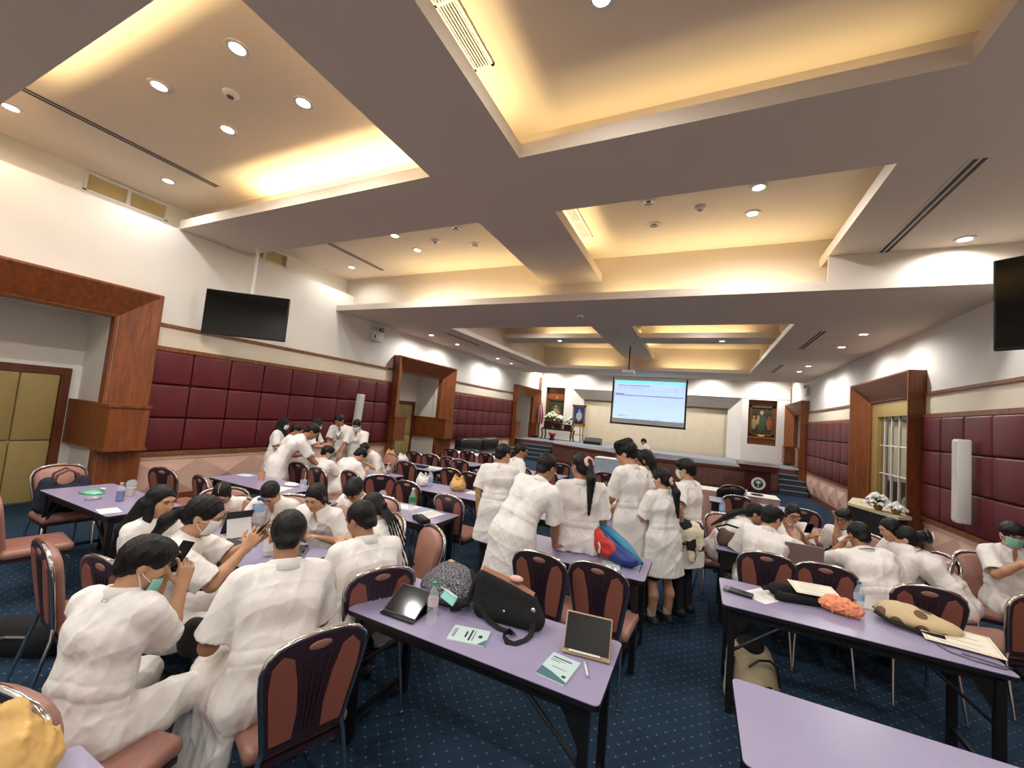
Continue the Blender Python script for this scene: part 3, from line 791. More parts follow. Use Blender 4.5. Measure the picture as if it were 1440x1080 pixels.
LIT = [(-3.92, 1.93, zc, 'lit downlight in the front left coffer, nearest the top edge'), (-5.22, 1.92, zc, 'lit downlight in the front left coffer, left of the smoke detector'),
 (-3.92, 2.6, zc, 'lit downlight in the front left coffer, right of the smoke detector'), (-5.22, 2.59, zc, 'lit downlight in the front left coffer, below the smoke detector'),
 (-7.46, 3.02, zc, 'lit downlight above the first high window'), (-7.46, 1.47, zc, 'lit downlight at the left edge beyond the long slot'),
 (-5.22, 5.5, zc, 'lit downlight in the middle left coffer touching the beam edge'), (-5.22, 6.15, zc, 'lit downlight in the middle left coffer, second from the beam'),
 (-7.48, 6.62, zc, 'lit downlight in the middle left coffer beside the short slot and the wall'), (.517, 5.55, zc, 'lit downlight in the middle right coffer, nearer the beam'),
 (.517, 6.22, zc, 'lit downlight in the middle right coffer, farther from the beam'), (-.79, 2.62, zc, 'lit downlight cut by the top edge of the picture'),
 (2.82, 6.6, H1, 'lit downlight beside the right hand television'), (2.76, 9.75, H2, 'lit downlight on the right rear ceiling, nearest of four'),
 (2.77, 11.1, H2, 'lit downlight on the right rear ceiling, second of four'), (2.76, 14.1, H2, 'lit downlight on the right rear ceiling, third of four'),
 (2.76, 15.3, H2, 'lit downlight on the right rear ceiling, farthest of four'), (-7.33, 9.65, H2, 'lit downlight on the left rear ceiling, nearest of four'),
 (-7.35, 11.1, H2, 'lit downlight on the left rear ceiling, second of four'), (-7.35, 14.05, H2, 'lit downlight on the left rear ceiling, third of four'),
 (-7.36, 15.35, H2, 'lit downlight on the left rear ceiling, farthest of four'), (-4.46, 12.95, H1, 'lit downlight on the rear cross beam, left of the projector pole'),
 (.46, 12.95, H1, 'lit downlight on the rear cross beam, right of the projector pole')]
DARK = [(-3.92, 5.54, 'unlit downlight in the middle left coffer nearer the beam corner'), (-3.93, 6.21, 'unlit downlight in the middle left coffer farther from the beam'),
 (-.785, 5.55, 'unlit downlight in the middle right coffer nearer the beam'), (-.78, 6.23, 'unlit downlight in the middle right coffer farther from the beam')]
for x, y, z, l in LIT: downlight(x, y, z, True, l)
for x, y, l in DARK: downlight(x, y, zc, False, l)
def detector(x, y, z, label):
    o = tag(empty('smoke_detector', (x, y, z)), label, 'smoke detector', 'smoke detectors')
    MB().lathe([(.075, 0), (.075, -.018), (.06, -.035), (.034, -.042), (.034, -.03)], 24).build('base', whitep, o, smooth=True, angle=40)
    MB().lathe([(.03, -.03), (.03, -.05), (.012, -.054)], 16).build('sensor', greym, o)
for x, y, z, l in ((-4.57, 2.25, HC, 'round smoke detector between four lit downlights'), (-4.58, 5.87, HC, 'round smoke detector in the middle left coffer'), (-.14, 5.88, HC, 'round smoke detector in the middle right coffer'),
                   (-2.32, 7.9, H2, 'flat white detector on the front edge of the rear ceiling')): detector(x, y, z, l)
for x, y, l in ((-2.3, 11.7, 'white access plate on the rear centre beam, nearest'), (-2.05, 13.3, 'round white detector on the rear centre beam behind the plate'), (-2.05, 16.0, 'round white detector beyond the projector pole')):
    detector(x, y, H1, l)
def slot(x, y0, y1, z, label, n=2):
    o = tag(empty('slot_diffuser', (x, (y0 + y1) / 2, z)), label, 'air vent', 'slot diffusers'); h = (y1 - y0) / 2
    m = MB(); w = .03 * n + .02
    m.box(-w, w, -h - .02, h + .02, -.006, .0); m.build('flange', ceilp, o)
    for k in range(n):
        xx = (k - (n - 1) / 2) * .06; MB().box(xx - .018, xx + .018, -h, h, -.0075, -.006).build('slot', slotd, o)
slot(-6.83, -.4, 3.36, HC, 'very long dark slot across the front left ceiling'); slot(-6.85, 4.7, 6.95, HC, 'dark slot in the middle left ceiling by the wall')
slot(2.13, 4.75, 6.95, H1, 'long double dark slot on the right ceiling strip')
slot(2.07, 9.45, 11.4, H2, 'dark slot on the right rear ceiling, nearer one'); slot(2.1, 13.95, 15.8, H2, 'dark slot on the right rear ceiling, farther one')
slot(-6.62, 9.4, 11.3, H2, 'dark slot on the left rear ceiling, nearer one'); slot(-6.72, 13.8, 15.7, H2, 'dark slot on the left rear ceiling, farther one')
def grille(x0, x1, y0, y1, label):
    o = tag(empty('air_grille', ((x0 + x1) / 2, (y0 + y1) / 2, HC)), label, 'air vent', 'louvred grilles'); w, h = (x1 - x0) / 2, (y1 - y0) / 2
    MB().box(-w + .02, w - .02, -h + .02, h - .02, -.004, .0).build('cavity', slotd, o)
    f = MB(); b = .025
    f.box(-w, -w + b, -h, h, -.02, 0); f.box(w - b, w, -h, h, -.02, 0); f.box(-w, w, -h, -h + b, -.02, 0); f.box(-w, w, h - b, h, -.02, 0); f.box(-w, w, -.012, .012, -.02, 0)
    f.build('grille_frame', whitep, o)
    s = MB()
    for i in range(6):
        xx = -w + b + (i + .5) * (2 * w - 2 * b) / 6; s.box(xx - .006, xx + .006, -h + b, h - b, -.018, -.002)
    s.build('louvre', whitep, o)
grille(-1.99, -1.79, 1.62, 2.86, 'louvred air grille in the front right coffer at the top edge'); grille(-1.97, -1.77, 5.25, 6.4, 'louvred air grille in the middle right coffer by the centre beam')

# ================================================================== WALL AND CEILING EQUIPMENT
def tv(x, y, z, rz, label):
    o = tag(empty('television', (x, y, z), rz), label, 'television', 'hanging televisions')
    b = MB().rbox(-.67, .67, -.02, .03, -.395, .395, .008); b.build('bezel', blackm, o)
    MB().box(-.655, .655, -.0225, -.0195, -.375, .382).build('screen', screenoff, o)
    m = MB(); m.box(-.2, .2, .03, .07, -.15, .15); m.box(-.05, .05, .05, .12, -.05, .25); m.build('bracket', greym, o)
    MB().tube([(0, .1, .1), (0, .1, H1 - z)], .026, 12).build('pole', whitep, o)
tv(-7.36, 4.36, 3.31, math.atan2(.8, 1.08), 'black television hung from a white pole on the left')
tv(2.78, 4.42, 3.28, -math.atan2(.8, 1.08), 'black television cut by the right edge of the picture')
def emergency(x, y, z, sgn, label):
    o = tag(empty('emergency_light', (x, y, z)), label, 'emergency light', 'twin head emergency lights')
    a, b = sorted((0, sgn * .1)); MB().rbox(a, b, -.2, .2, -.14, .14, .012).build('case', whitep, o, smooth=True, angle=40)
    MB().box(*sorted((sgn * .1, sgn * .102)), -.13, -.09, -.07, .02).build('label_plate', slotd, o)
    for s in (-1, 1):
        M = Matrix.Translation((sgn * .07, s * .13, .19)) @ Matrix.Rotation(R_(90) * sgn, 4, 'Y') @ Matrix.Rotation(s * .3, 4, 'X')
        h = MB(); h.lathe([(.02, -.05), (.06, -.03), (.068, .03), (.06, .035)], 16, M=M); h.tube([(sgn * .05, s * .13, .13), (sgn * .06, s * .13, .16)], .012)
        l = h.build('lamp_head', blackm if s > 0 else whitep, o, smooth=True, angle=40)
        MB().lathe([(.002, .037), (.056, .037)], 16, M=M).build('lens', mat('clear_lens', srgb(200, 200, 195), .1), l)
emergency(XL, 8.22, 3.76, 1, 'twin head emergency light on the left wall above the padding')
emergency(XR, 18.0, 3.72, -1, 'twin head emergency light on the right wall by the stage')
def colspk(x, y, z, sgn, tilt, label):
    o = tag(empty('column_speaker', (x, y, z)), label, 'speaker', 'white column speakers')
    M = Matrix.Rotation(tilt * sgn, 4, 'Y')
    MB().rbox(-.075, .075, -.075, .075, -.58, .58, .02, M=M).build('cabinet', whitep, o, smooth=True, angle=40)
    MB().rbox(*sorted((sgn * .07, sgn * .082)), -.06, .06, -.55, .55, .005, M=M).build('grille', mat('speaker_cloth', srgb(214, 210, 200), .8, bump=.3, bscale=200), o)
    MB().box(*sorted((-sgn * .085, -sgn * .2)), -.03, .03, -.03, .03).build('bracket', chrome, o)
colspk(XL + .2, 7.72, 1.57, 1, .06, 'slim white column speaker on the left padded wall')
colspk(XR - .2, 7.88, 1.6, -1, .0, 'white column speaker on the right padded wall')
# projector
o = tag(empty('projector', (-2.26, 13.9, 3.72)), 'ceiling projector hanging on a long thin pole', 'projector')
MB().rbox(-.2, .2, -.16, .16, -.06, .06, .02).build('body', whitep, o, smooth=True, angle=40)
MB().lathe([(.05, 0), (.045, .05), (.03, .05)], 16, M=Matrix.Translation((.06, .15, 0)) @ Matrix.Rotation(-PI / 2, 4, 'X')).build('lens', blackm, o)
MB().tube([(0, 0, .06), (0, 0, H1 - 3.72)], .022, 10).build('pole', blackm, o)
m = MB()
for a in range(4): m.tube([(0, 0, .1), (.15 * math.cos(a * PI / 2 + .78), .12 * math.sin(a * PI / 2 + .78), .06)], .008, 6)
m.build('mount', blackm, o)
# projection screen: a lit page of a browser window
SX0, SX1, SZ0, SZ1, SY = -3.78, -.56, 1.96, 4.1, 19.0
o = tag(empty('projection_screen', ((SX0 + SX1) / 2, SY, SZ0)), 'pull down screen showing a bright blue white browser page', 'screen')
W = (SX1 - SX0) / 2; Hh = SZ1 - SZ0
MB().box(-W, W, 0, .008, 0, Hh).build('surround', mat('screen_border', srgb(10, 10, 12), .6), o)
MB().box(-W + .06, W - .06, -.004, 0, .05, Hh).build('fabric', mat('screen_fabric', srgb(225, 225, 225), .7), o)
MB().tube([(-W - .02, .0, .0), (W + .02, .0, .0)], .03, 10).build('bottom_bar', blackm, o)
def lit(name, col, s=1.0): return mat(name, col, .6, emit=col, estr=s)
px0, px1, pz0, pz1 = -W + .1, W - .08, .25, Hh - .13
MB().box(px0, px1, -.007, -.004, pz0, pz1).build('lit_page', lit('page_white', srgb(196, 222, 255), .9), o)
pg = MB(); H_ = pz1 - pz0; Wd = px1 - px0
def bar(x0, x1, z0, z1, mi): pg.box(px0 + x0 * Wd, px0 + x1 * Wd, -.009, -.007, pz0 + z0 * H_, pz0 + z1 * H_, mi=mi)
bar(0, 1, .92, 1, 0); bar(0, .58, .945, .965, 1); bar(.72, .98, .945, .96, 1); bar(.05, .52, .855, .872, 2); bar(.02, .98, .595, .62, 3); bar(.02, .15, .595, .655, 4)
for i in range(9): bar(.06 + i * .045, .06 + i * .045 + random.uniform(.015, .035), .80, .815, 2)
for i in range(14): bar(.08 + i * .06, .08 + i * .06 + random.uniform(.006, .02), .74, .755, 2)
for x in (.72, .76, .80, .85, .87, .96): bar(x, x + .012, .80, .82, 2)
for x in (.94, .97): bar(x, x + .012, .89, .91, 2)
bar(.07, .19, .07, .085, 2); bar(.22, .26, .075, .082, 2)
for x in (.32, .52, .6, .64, .68, .86, .9, .95): bar(x, x + .014, .01, .03, 2)
pg.build('page_marks', [lit('bar_cyan', srgb(150, 226, 240), .9), lit('bar_green', srgb(90, 190, 170), .8), lit('bar_grey', srgb(120, 140, 180), .7), lit('bar_violet', srgb(140, 150, 215), .8), lit('bar_pink', srgb(170, 140, 190), .8)], o)

# ================================================================== STAGE FURNITURE
dkwood = wood('altar_wood', srgb(40, 16, 10), srgb(70, 30, 18), .35)
goldp = mat('gilt', srgb(176, 134, 60), .35, metal=.6)
def painting(x, z0, z1, w, kind, label):
    o = tag(empty('framed_painting', (x, YB + .1, (z0 + z1) / 2)), label, 'painting'); h = (z1 - z0) / 2; w /= 2
    f = MB(); b = .09
    f.box(-w, w, -.05, .02, h - b, h); f.box(-w, w, -.05, .02, -h, -h + b); f.box(-w, -w + b, -.05, .02, -h, h); f.box(w - b, w, -.05, .02, -h, h)
    f.build('frame', mat('dull_gold_frame', srgb(96, 72, 34), .45, metal=.4), o)
    MB().box(-w + b, w - b, -.01, .0, -h + b, h - b).build('canvas', mat('dark_canvas', srgb(46, 36, 24), .6, noise=.5, nscale=6), o)
    p = MB()
    def fig(x, z, s, mi, mh):
        p.ell((x, -.012, z), (.11 * s, .006, .28 * s), mi); p.ell((x, -.014, z + .34 * s), (.055 * s, .006, .07 * s), mh); p.ell((x - .1 * s, -.013, z + .1 * s), (.04 * s, .005, .16 * s), mh); p.ell((x + .12 * s, -.013, z + .08 * s), (.035 * s, .005, .15 * s), mi)
    if kind == 0:
        p.ell((0, -.011, .15), (w * .55, .003, h * .35), 2); fig(-.02, -.02, 1.0, 0, 0); fig(.2, -.25, .8, 1, 0); fig(-.22, -.3, .8, 3, 0)
    else:
        fig(.0, -.1, 1.35, 2, 0); fig(-.3, -.15, .9, 0, 0); fig(.3, -.15, .9, 1, 1)
    p.build('painted_figures', [mat('paint_ochre', srgb(150, 122, 72), .6), mat('paint_rust', srgb(128, 66, 30), .6), mat('paint_green', srgb(46, 66, 44), .6), mat('paint_red', srgb(96, 34, 26), .6)], o)
    if kind == 1:
        MB().ell((0, -.07, -h - .02), (.13, .02, .06)).ell((-.09, -.07, -h + .02), (.06, .015, .04)).ell((.09, -.07, -h + .02), (.06, .015, .04)).build('crest', goldp, o, smooth=True)
        MB().box(-w - .05, w + .05, -.06, .02, -h - .1, -h - .06).build('shelf_rail', goldp, o)
    else: MB().lathe([(.05, 0), (.03, .05), (.04, .09), (.002, .16)], 12, M=Matrix.Translation((0, -.03, h))).build('finial', goldp, o)
painting(-7.22, 1.5, 3.0, .98, 0, 'dim gilt framed painting in the left niche above the flowers')
painting(2.5, 1.95, 3.3, .95, 1, 'gilt framed painting of robed figures in the right niche')
# easel with portrait
o = tag(empty('easel', (-5.6, 20.3, ST + .012)), 'wooden easel standing on the stage', 'easel')
ew = wood('pale_easel_wood', srgb(176, 140, 84), srgb(206, 172, 112), .5)
for s in (-1, 1): MB().tube([(s * .34, -.12, 0), (s * .1, .02, 1.9)], .026, 8).build('leg', ew, o)
MB().tube([(0, .4, 0), (0, .05, 1.85)], .024, 8).build('leg', woodm, o)
MB().box(-.28, .28, -.1, -.06, .36, .4).build('crossbar', ew, o); MB().box(-.34, .34, -.16, -.04, .78, .82).build('ledge', ew, o)
o = tag(empty('portrait', (-5.6, 20.2, ST + .84)), 'framed portrait of a white clad figure on blue, on the easel', 'picture')
f = MB(); f.box(-.34, .34, -.03, .0, 0, .1); f.box(-.34, .34, -.03, .0, .95, 1.02); f.box(-.34, -.26, -.03, 0, 0, 1.02); f.box(.26, .34, -.03, 0, 0, 1.02); f.build('frame', mat('tan_frame', srgb(178, 138, 84), .4), o)
MB().box(-.38, .38, -.05, .0, 1.02, 1.07).build('frame_top', woodm, o)
MB().box(-.26, .26, -.02, -.01, .1, .95).build('picture_sheet', mat('blue_picture', srgb(36, 78, 168), .4, noise=.3, nscale=4), o)
p = MB(); p.ell((0, -.022, .5), (.11, .004, .26), 0); p.ell((0, -.024, .80), (.05, .004, .065), 1); p.ell((-.1, -.023, .5), (.05, .003, .16), 0); p.ell((.1, -.023, .5), (.05, .003, .16), 0); p.box(-.26, .26, -.022, -.02, .1, .26, mi=2)
p.build('painted_figure', [mat('paint_white', srgb(220, 214, 196), .6), mat('paint_skin', srgb(200, 170, 140), .6), mat('paint_dark', srgb(70, 40, 30), .6)], o)
# altar with tiers and flowers
o = tag(empty('altar_table', (-6.75, 20.45, ST + .012)), 'dark tiered wooden altar on the stage', 'altar')
MB().rbox(-.85, .85, -.3, .3, .5, .56, .01).build('top', dkwood, o)
for sx in (-1, 1):
    for sy in (-1, 1): MB().tube([(sx * .8, sy * .25, 0), (sx * .76, sy * .24, .2), (sx * .8, sy * .26, .5)], .04, 8).build('leg', dkwood, o)
for i, (x, h) in enumerate(((-.55, .32), (0, .26), (.55, .24))):
    MB().rbox(x - .24, x + .24, -.2, .2, .56, .6, .005).box(x - .2, x + .2, -.16, .16, .6, .56 + h).rbox(x - .24, x + .24, -.2, .2, .56 + h, .6 + h, .005).build('tier', dkwood, o)
leafg = mat('green_leaves', srgb(86, 130, 66), .6, noise=.3, nscale=20); petal = mat('white_petals', srgb(246, 246, 240), .6, noise=.06, nscale=30)
limep = mat('lime_petals', srgb(218, 232, 200), .6, noise=.15, nscale=30)
def bunch(name, loc, rad, n, label, tilt=0, cat='flowers', petm=limep, group=None, vase=True):
    o = tag(empty(name, loc), label, cat, group); r = random.Random(hash(label) % 999 if False else len(label) * 7 + n)
    l = MB(); f = MB()
    for i in range(n):
        a = r.uniform(0, 2 * PI); q = r.uniform(.1, 1); c = Vector((rad[0] * q * math.cos(a), rad[1] * q * math.sin(a), rad[2] * (1 - .55 * q * q) * r.uniform(.75, 1.1)))
        c = Vector((c.x + c.z * tilt, c.y, c.z - abs(c.x) * 0 + (c.x * tilt * .7)))
        for k in range(5):
            th = k * 2 * PI / 5 + a; R = Matrix.Rotation(th, 3, 'Z') @ Matrix.Rotation(.7, 3, 'Y')
            f.ell(c + R @ Vector((.034, 0, .008)), (.044, .027, .012), nu=8, nv=5, R=R)
        f.ell(c, (.02, .02, .02), nu=6, nv=4)
        d = c * .75; R = Matrix.Rotation(a, 3, 'Z') @ Matrix.Rotation(r.uniform(-.6, .6), 3, 'Y'); l.ell(d + Vector((0, 0, -.02)), (.07, .028, .008), nu=7, nv=4, R=R)
    if vase: MB().lathe([(.05, 0), (.07, .05), (.045, .1), (.06, .14)], 14, M=Matrix.Translation((0, 0, -.02))).build('vase', goldp, o, smooth=True)
    l.build('leaves', leafg, o); f.build('petals', petm, o)
bunch('flower_arrangement', (-7.3, 20.4, ST + .98), (.4, .18, .46), 54, 'white and lime flowers, leftmost on the altar', .35)
bunch('flower_arrangement', (-6.72, 20.4, ST + .92), (.28, .16, .36), 34, 'small white and lime flowers, middle of the altar', .1)
bunch('flower_arrangement', (-6.15, 20.4, ST + .90), (.46, .18, .46), 56, 'broad white and lime flowers on the altar nearest the easel', .45)
o = tag(empty('stool', (-6.75, 19.6, ST + .012)), 'low round stool with red cushion before the altar', 'stool')
MB().lathe([(.02, .3), (.2, .3), (.22, .34), (.19, .39), (.02, .4)], 20).build('cushion', mat('red_cushion', srgb(176, 62, 40), .5), o, smooth=True, angle=60)
MB().lathe([(.13, 0), (.15, .05), (.1, .15), (.16, .3)], 16).build('base', dkwood, o, smooth=True, angle=50)
o = tag(empty('flag', (-7.75, 20.3, ST + .012)), 'furled red, white and dark flag on a pole by the stage door', 'flag')
MB().tube([(0, 0, 0), (0, 0, 2.0)], .015, 8).lathe([(.12, 0), (.12, .04), (.03, .06)], 14).build('pole', goldp, o)
fl = MB()
for k, (mi, w) in enumerate(((0, .05), (1, .05), (2, .06), (1, .05), (0, .05))):
    x = -.1 + k * .05; fl.tube([(x * .3, -.02, 1.85), (x, -.03 - .02 * (k % 2), 1.5), (x * 1.3 + .02, -.02, 1.1), (x, -.02, .75)], [.03, .05, .055, .04], 8, mi=mi)
fl.build('cloth', [mat('flag_red', srgb(168, 30, 40), .7), mat('flag_white', srgb(220, 216, 214), .7), mat('flag_navy', srgb(30, 30, 60), .7)], o, smooth=True, angle=60)
o = tag(empty('monitor_speaker', (-4.75, 19.95, ST + .012)), 'black wedge monitor lying on the stage beside the easel', 'speaker')
MB().prism([(-.2, 0), (.2, 0), (.2, .3), (.0, .34), (-.2, .14)], 'x', -.42, .42).build('cabinet', blackm, o)
MB().prism([(-.205, .02), (-.2, .14), (-.02, .325), (-.03, .33), (-.21, .145)], 'x', -.38, .38).build('grille', slotd, o)
# lectern with round emblem
o = tag(empty('lectern', (1.78, 15.75, 0)), 'dark red brown lectern with a round white and green emblem', 'lectern')
lec = wood('lectern_veneer', srgb(52, 18, 12), srgb(80, 30, 20), .3)
MB().prism([(-.36, .06), (.36, .06), (.36, .86), (-.36, .86)], 'y', -.25, .25).box(-.4, .4, -.28, .28, 0, .06).build('body', lec, o)
MB().prism([(-.58, .98), (.58, .98), (.44, .82), (-.44, .82)], 'y', -.34, .3).build('collar', lec, o)
MB().prism([(-.36, .98), (.32, .98), (.32, 1.06), (-.36, 1.0)], 'x', -.6, .6).build('top', lec, o)
em = MB(); My = Matrix.Translation((.02, -.255, .42)) @ Matrix.Rotation(PI / 2, 4, 'X')
em.lathe([(.001, 0), (.2, 0), (.2, .012), (.001, .012)], 32, mi=0, M=My); em.lathe([(.001, .012), (.135, .012), (.135, .015), (.001, .015)], 32, mi=1, M=My)
eb = em.build('emblem', [mat('emblem_white', srgb(226, 226, 220), .5), mat('emblem_green', srgb(24, 72, 52), .5)], o)
g = MB()
for a in (-50, -25, 0, 25, 50): g.ell((.02 + .055 * math.sin(R_(a)), -.272, .41 + .06 * math.cos(R_(a))), (.014, .003, .06), nu=8, nv=6, R=Matrix.Rotation(R_(a), 3, 'Y'))
g.ell((.02, -.272, .36), (.012, .003, .06), nu=8, nv=6); g.build('leaf_mark', mat('emblem_pale', srgb(214, 222, 206), .5), eb)
# console with mirror doors
o = tag(empty('console_table', (3.02, 10.0, 0)), 'cream topped console with a black skirt before the mirrored doors', 'table')
cp_ = [(2.65, 9.98), (3.03, 8.9), (3.27, 9.1), (3.27, 11.0), (3.0, 11.0)]
MB().prism([(x - 3.02, y - 10.0) for x, y in cp_], 'z', .80, .85).build('tabletop', mat('cream_laminate', srgb(236, 222, 184), .4), o)
MB().prism([(3.02 + (x - 3.04) * .9 - 3.02, (y - 10.0) * .95) for x, y in cp_], 'z', .0, .80).build('skirt', mat('black_skirt', srgb(20, 16, 24), .8), o)
bunch('flower_arrangement', (2.93, 9.42, .85 + .03), (.17, .17, .26), 30, 'white lilies on the cream console', .0, petm=petal)
o = bunch('flower_pot', (3.10, 9.2, .85 + .03), (.12, .12, .18), 16, 'small pot of white flowers beside the lilies', 0, petm=petal)
# black leather sofa
o = tag(empty('sofa', (-6.9, 13.4, 0)), 'black leather sofa against the left wall', 'sofa')
leather = mat('black_leather', srgb(22, 22, 25), .35, bump=.1, bscale=30)
MB().rbox(-.75, .3, -1.5, 1.5, .0, .42, .06, seg=3).build('base', leather, o, smooth=True, angle=60)
for k in range(2): MB().rbox(-.4, .32, -1.35 + k * 1.36, -.02 + k * 1.36, .38, .56, .07, seg=3).build('seat_cushion', leather, o, smooth=True, angle=60)
for k in range(2): MB().rbox(-.8, -.4, -1.4 + k * 1.41, -.02 + k * 1.41, .4, .98, .12, seg=3).build('back_cushion', leather, o, smooth=True, angle=60)
for s in (-1, 1): MB().rbox(-.7, .3, s * 1.5 - .13, s * 1.5 + .13, .0, .68, .1, seg=3).build('arm', leather, o, smooth=True, angle=60)
# clothed tables
pinks = mat('pink_table_skirt', srgb(222, 178, 166), .8, noise=.05, nscale=4)
clothw = mat('white_tablecloth', srgb(240, 236, 226), .7, noise=.02, nscale=5)
def clothed(x0, x1, y0, y1, skirt, label, name='clothed_table', grp=None):
    o = tag(empty(name, ((x0 + x1) / 2, (y0 + y1) / 2, 0)), label, 'table', grp); w, d = (x1 - x0) / 2, (y1 - y0) / 2
    MB().box(-w + .03, w - .03, -d + .03, d - .03, .70, .745).build('tabletop', tabk, o)
    for sx in (-1, 1):
        for sy in (-1, 1): MB().box(sx * (w - .08) - .02, sx * (w - .08) + .02, sy * (d - .08) - .02, sy * (d - .08) + .02, 0, .7).build('leg', tabk, o)
    sk = MB(); per = []
    n = 60
    def edge(a, b):
        L = math.hypot(b[0] - a[0], b[1] - a[1]); k = max(4, int(L / .03)); nx, ny = (b[1] - a[1]) / L, -(b[0] - a[0]) / L
        for i in range(k):
            t_ = i / k; w_ = .012 * (math.sin(i * 1.9) + .5 * math.sin(i * .7)); per.append((a[0] + (b[0] - a[0]) * t_, a[1] + (b[1] - a[1]) * t_, nx * w_, ny * w_))
    cs = [(-w, -d), (w, -d), (w, d), (-w, d)]
    for i in range(4): edge(cs[i], cs[(i + 1) % 4])
    N_ = len(per)
    vs = [(x + nx, y + ny, .02) for x, y, nx, ny in per] + [(x, y, .745) for x, y, nx, ny in per]
    sk.add(vs, [(i, (i + 1) % N_, (i + 1) % N_ + N_, i + N_) for i in range(N_)]); sk.build('skirt', skirt, o, smooth=True, angle=80)
    MB().rbox(-w - .012, w + .012, -d - .012, d + .012, .735, .757, .01).build('cloth_top', clothw, o)
    return o
clothed(-.9, 1.5, 9.62, 10.2, pinks, 'long white topped table with a pink skirt on the right')
clothed(-6.6, -4.6, 9.75, 10.3, pinks, 'white topped table with a pink skirt before the sofa')
clothed(-3.2, -2.1, 13.9, 14.5, mat('blue_grey_skirt', srgb(196, 208, 226), .7, noise=.05), 'small table with a blue grey pleated skirt by the stage')
# ================================================================== SMALL THINGS
TZ = .7505
clearp = mat('clear_plastic', srgb(230, 238, 242), .06, alpha=.24, spec=.8)
paperm = mat('white_paper', srgb(240, 238, 232), .7); creamp = mat('cream_certificate', srgb(238, 230, 210), .6)
inkm = mat('grey_print', srgb(120, 122, 126), .7); inkd = mat('dark_print', srgb(44, 50, 58), .7)
mintp = mat('mint_cover', srgb(192, 214, 212), .5); tealp = mat('teal_cover', srgb(70, 112, 122), .5)
tealb = mat('teal_packet', srgb(150, 216, 206), .5)
blackc = mat('black_canvas', srgb(11, 11, 12), .9, bump=.15, bscale=60)
yellowp = mat('yellow_plastic_bag', srgb(214, 170, 96), .45, noise=.08, nscale=12, bump=.2, bscale=18)
whitebag = mat('white_plastic_bag', srgb(228, 228, 226), .4, noise=.05, nscale=14, bump=.2, bscale=20)
silverm = mat('silver_metal', srgb(190, 190, 194), .3, metal=.8)
def bottle(x, y, z, h, r, cap, label, band=None, liquid=None, tint=None):
    o = tag(empty('bottle', (x, y, z)), label, 'bottle'); b = MB()
    pr = [(.002, 0), (r * .9, 0), (r, .012), (r, h * .22), (r * .93, h * .25), (r, h * .28), (r, h * .62), (r * .95, h * .66), (r * .62, h * .82), (r * .36, h * .90), (r * .36, h * .93)]
    b.lathe(pr, 18); b.build('bottle_body', tint or clearp, o, smooth=True, angle=60)
    MB().lathe([(.001, h * .93), (r * .42, h * .93), (r * .42, h), (.001, h)], 14).build('bottle_cap', cap, o, smooth=True, angle=40)
    if band: MB().lathe([(r * 1.015, h * band[1]), (r * 1.02, h * (band[1] + .02)), (r * 1.02, h * (band[2] - .02)), (r * 1.015, h * band[2])], 18, cap=False).build('wrapper', band[0], o, smooth=True)
    if liquid: MB().lathe([(.002, .006), (r * .9, .006), (r * .9, h * liquid[1]), (.002, h * liquid[1])], 16).build('drink', liquid[0], o, smooth=True, angle=40)
    return o
capg = mat('teal_cap', srgb(60, 160, 130), .4); capb = mat('blue_cap', srgb(60, 100, 170), .4); capw = mat('white_cap', srgb(226, 226, 226), .4)
labg = mat('green_label', srgb(40, 140, 70), .5); labb = mat('blue_label', srgb(150, 180, 214), .5); labr = mat('red_label', srgb(214, 110, 110), .5); labw = mat('white_label', srgb(230, 228, 224), .5); blabk = mat('black_label', srgb(30, 30, 36), .5)
bottle(-1.35, 2.05, TZ, .235, .031, capg, 'small water bottle with teal cap in front of the patterned backpack', (mat('clear_label', srgb(226, 206, 204), .4), .45, .62))
bottle(-3.5, 2.40, TZ, .31, .052, capb, 'big water bottle with blue cap on the left group table', (labb, .62, .80))
bottle(-2.95, 2.14, TZ, .20, .034, capw, 'milky drink bottle with a red marked label on the left group table', (labw, .2, .78), (mat('pale_drink', srgb(226, 210, 190), .4), .7))
bottle(-5.35, 2.17, TZ, .19, .036, mat('pale_lid', srgb(190, 194, 204), .3), 'squat bottle half filled with blue drink by the left doorway', None, (mat('blue_drink', srgb(36, 70, 140), .25), .55))
bottle(-2.93, 3.82, TZ, .30, .040, capw, 'tall water bottle with green label beside the white papers', (labg, .48, .68))
bottle(-4.76, 5.22, TZ, .20, .040, capw, 'white milk bottle beside the slumped student', (labw, .1, .8), (mat('milk', srgb(232, 226, 210), .4), .8))
bottle(-4.72, 5.42, TZ, .23, .034, capw, 'slim bottle of brown drink behind the white milk bottle', (mat('cream_label', srgb(220, 206, 170), .5), .5, .7), (mat('brown_drink', srgb(110, 70, 34), .3), .5))
bottle(-.88, 3.93, TZ, .20, .032, capw, 'clear bottle on the table beside the red and blue bag')
bottle(1.12, 3.92, TZ, .235, .031, capb, 'clear bottle with blue label beside the orange feathery bag', (labb, .45, .62))
bottle(.80, 8.40, TZ, .26, .036, capw, 'clear bottle before the long white clothed table')
bottle(.36, 6.95, TZ, .26, .04, capb, 'water bottle in a thin bag peeping over the upright pink chair', (labb, .3, .6))
bottle(-3.78, 5.34, TZ, .24, .036, capb, 'blue topped bottle standing by the white knotted bag', (labb, .35, .62))
bottle(-3.86, 5.42, TZ, .24, .036, capw, 'white topped bottle standing behind the white knotted bag', (labw, .35, .6))
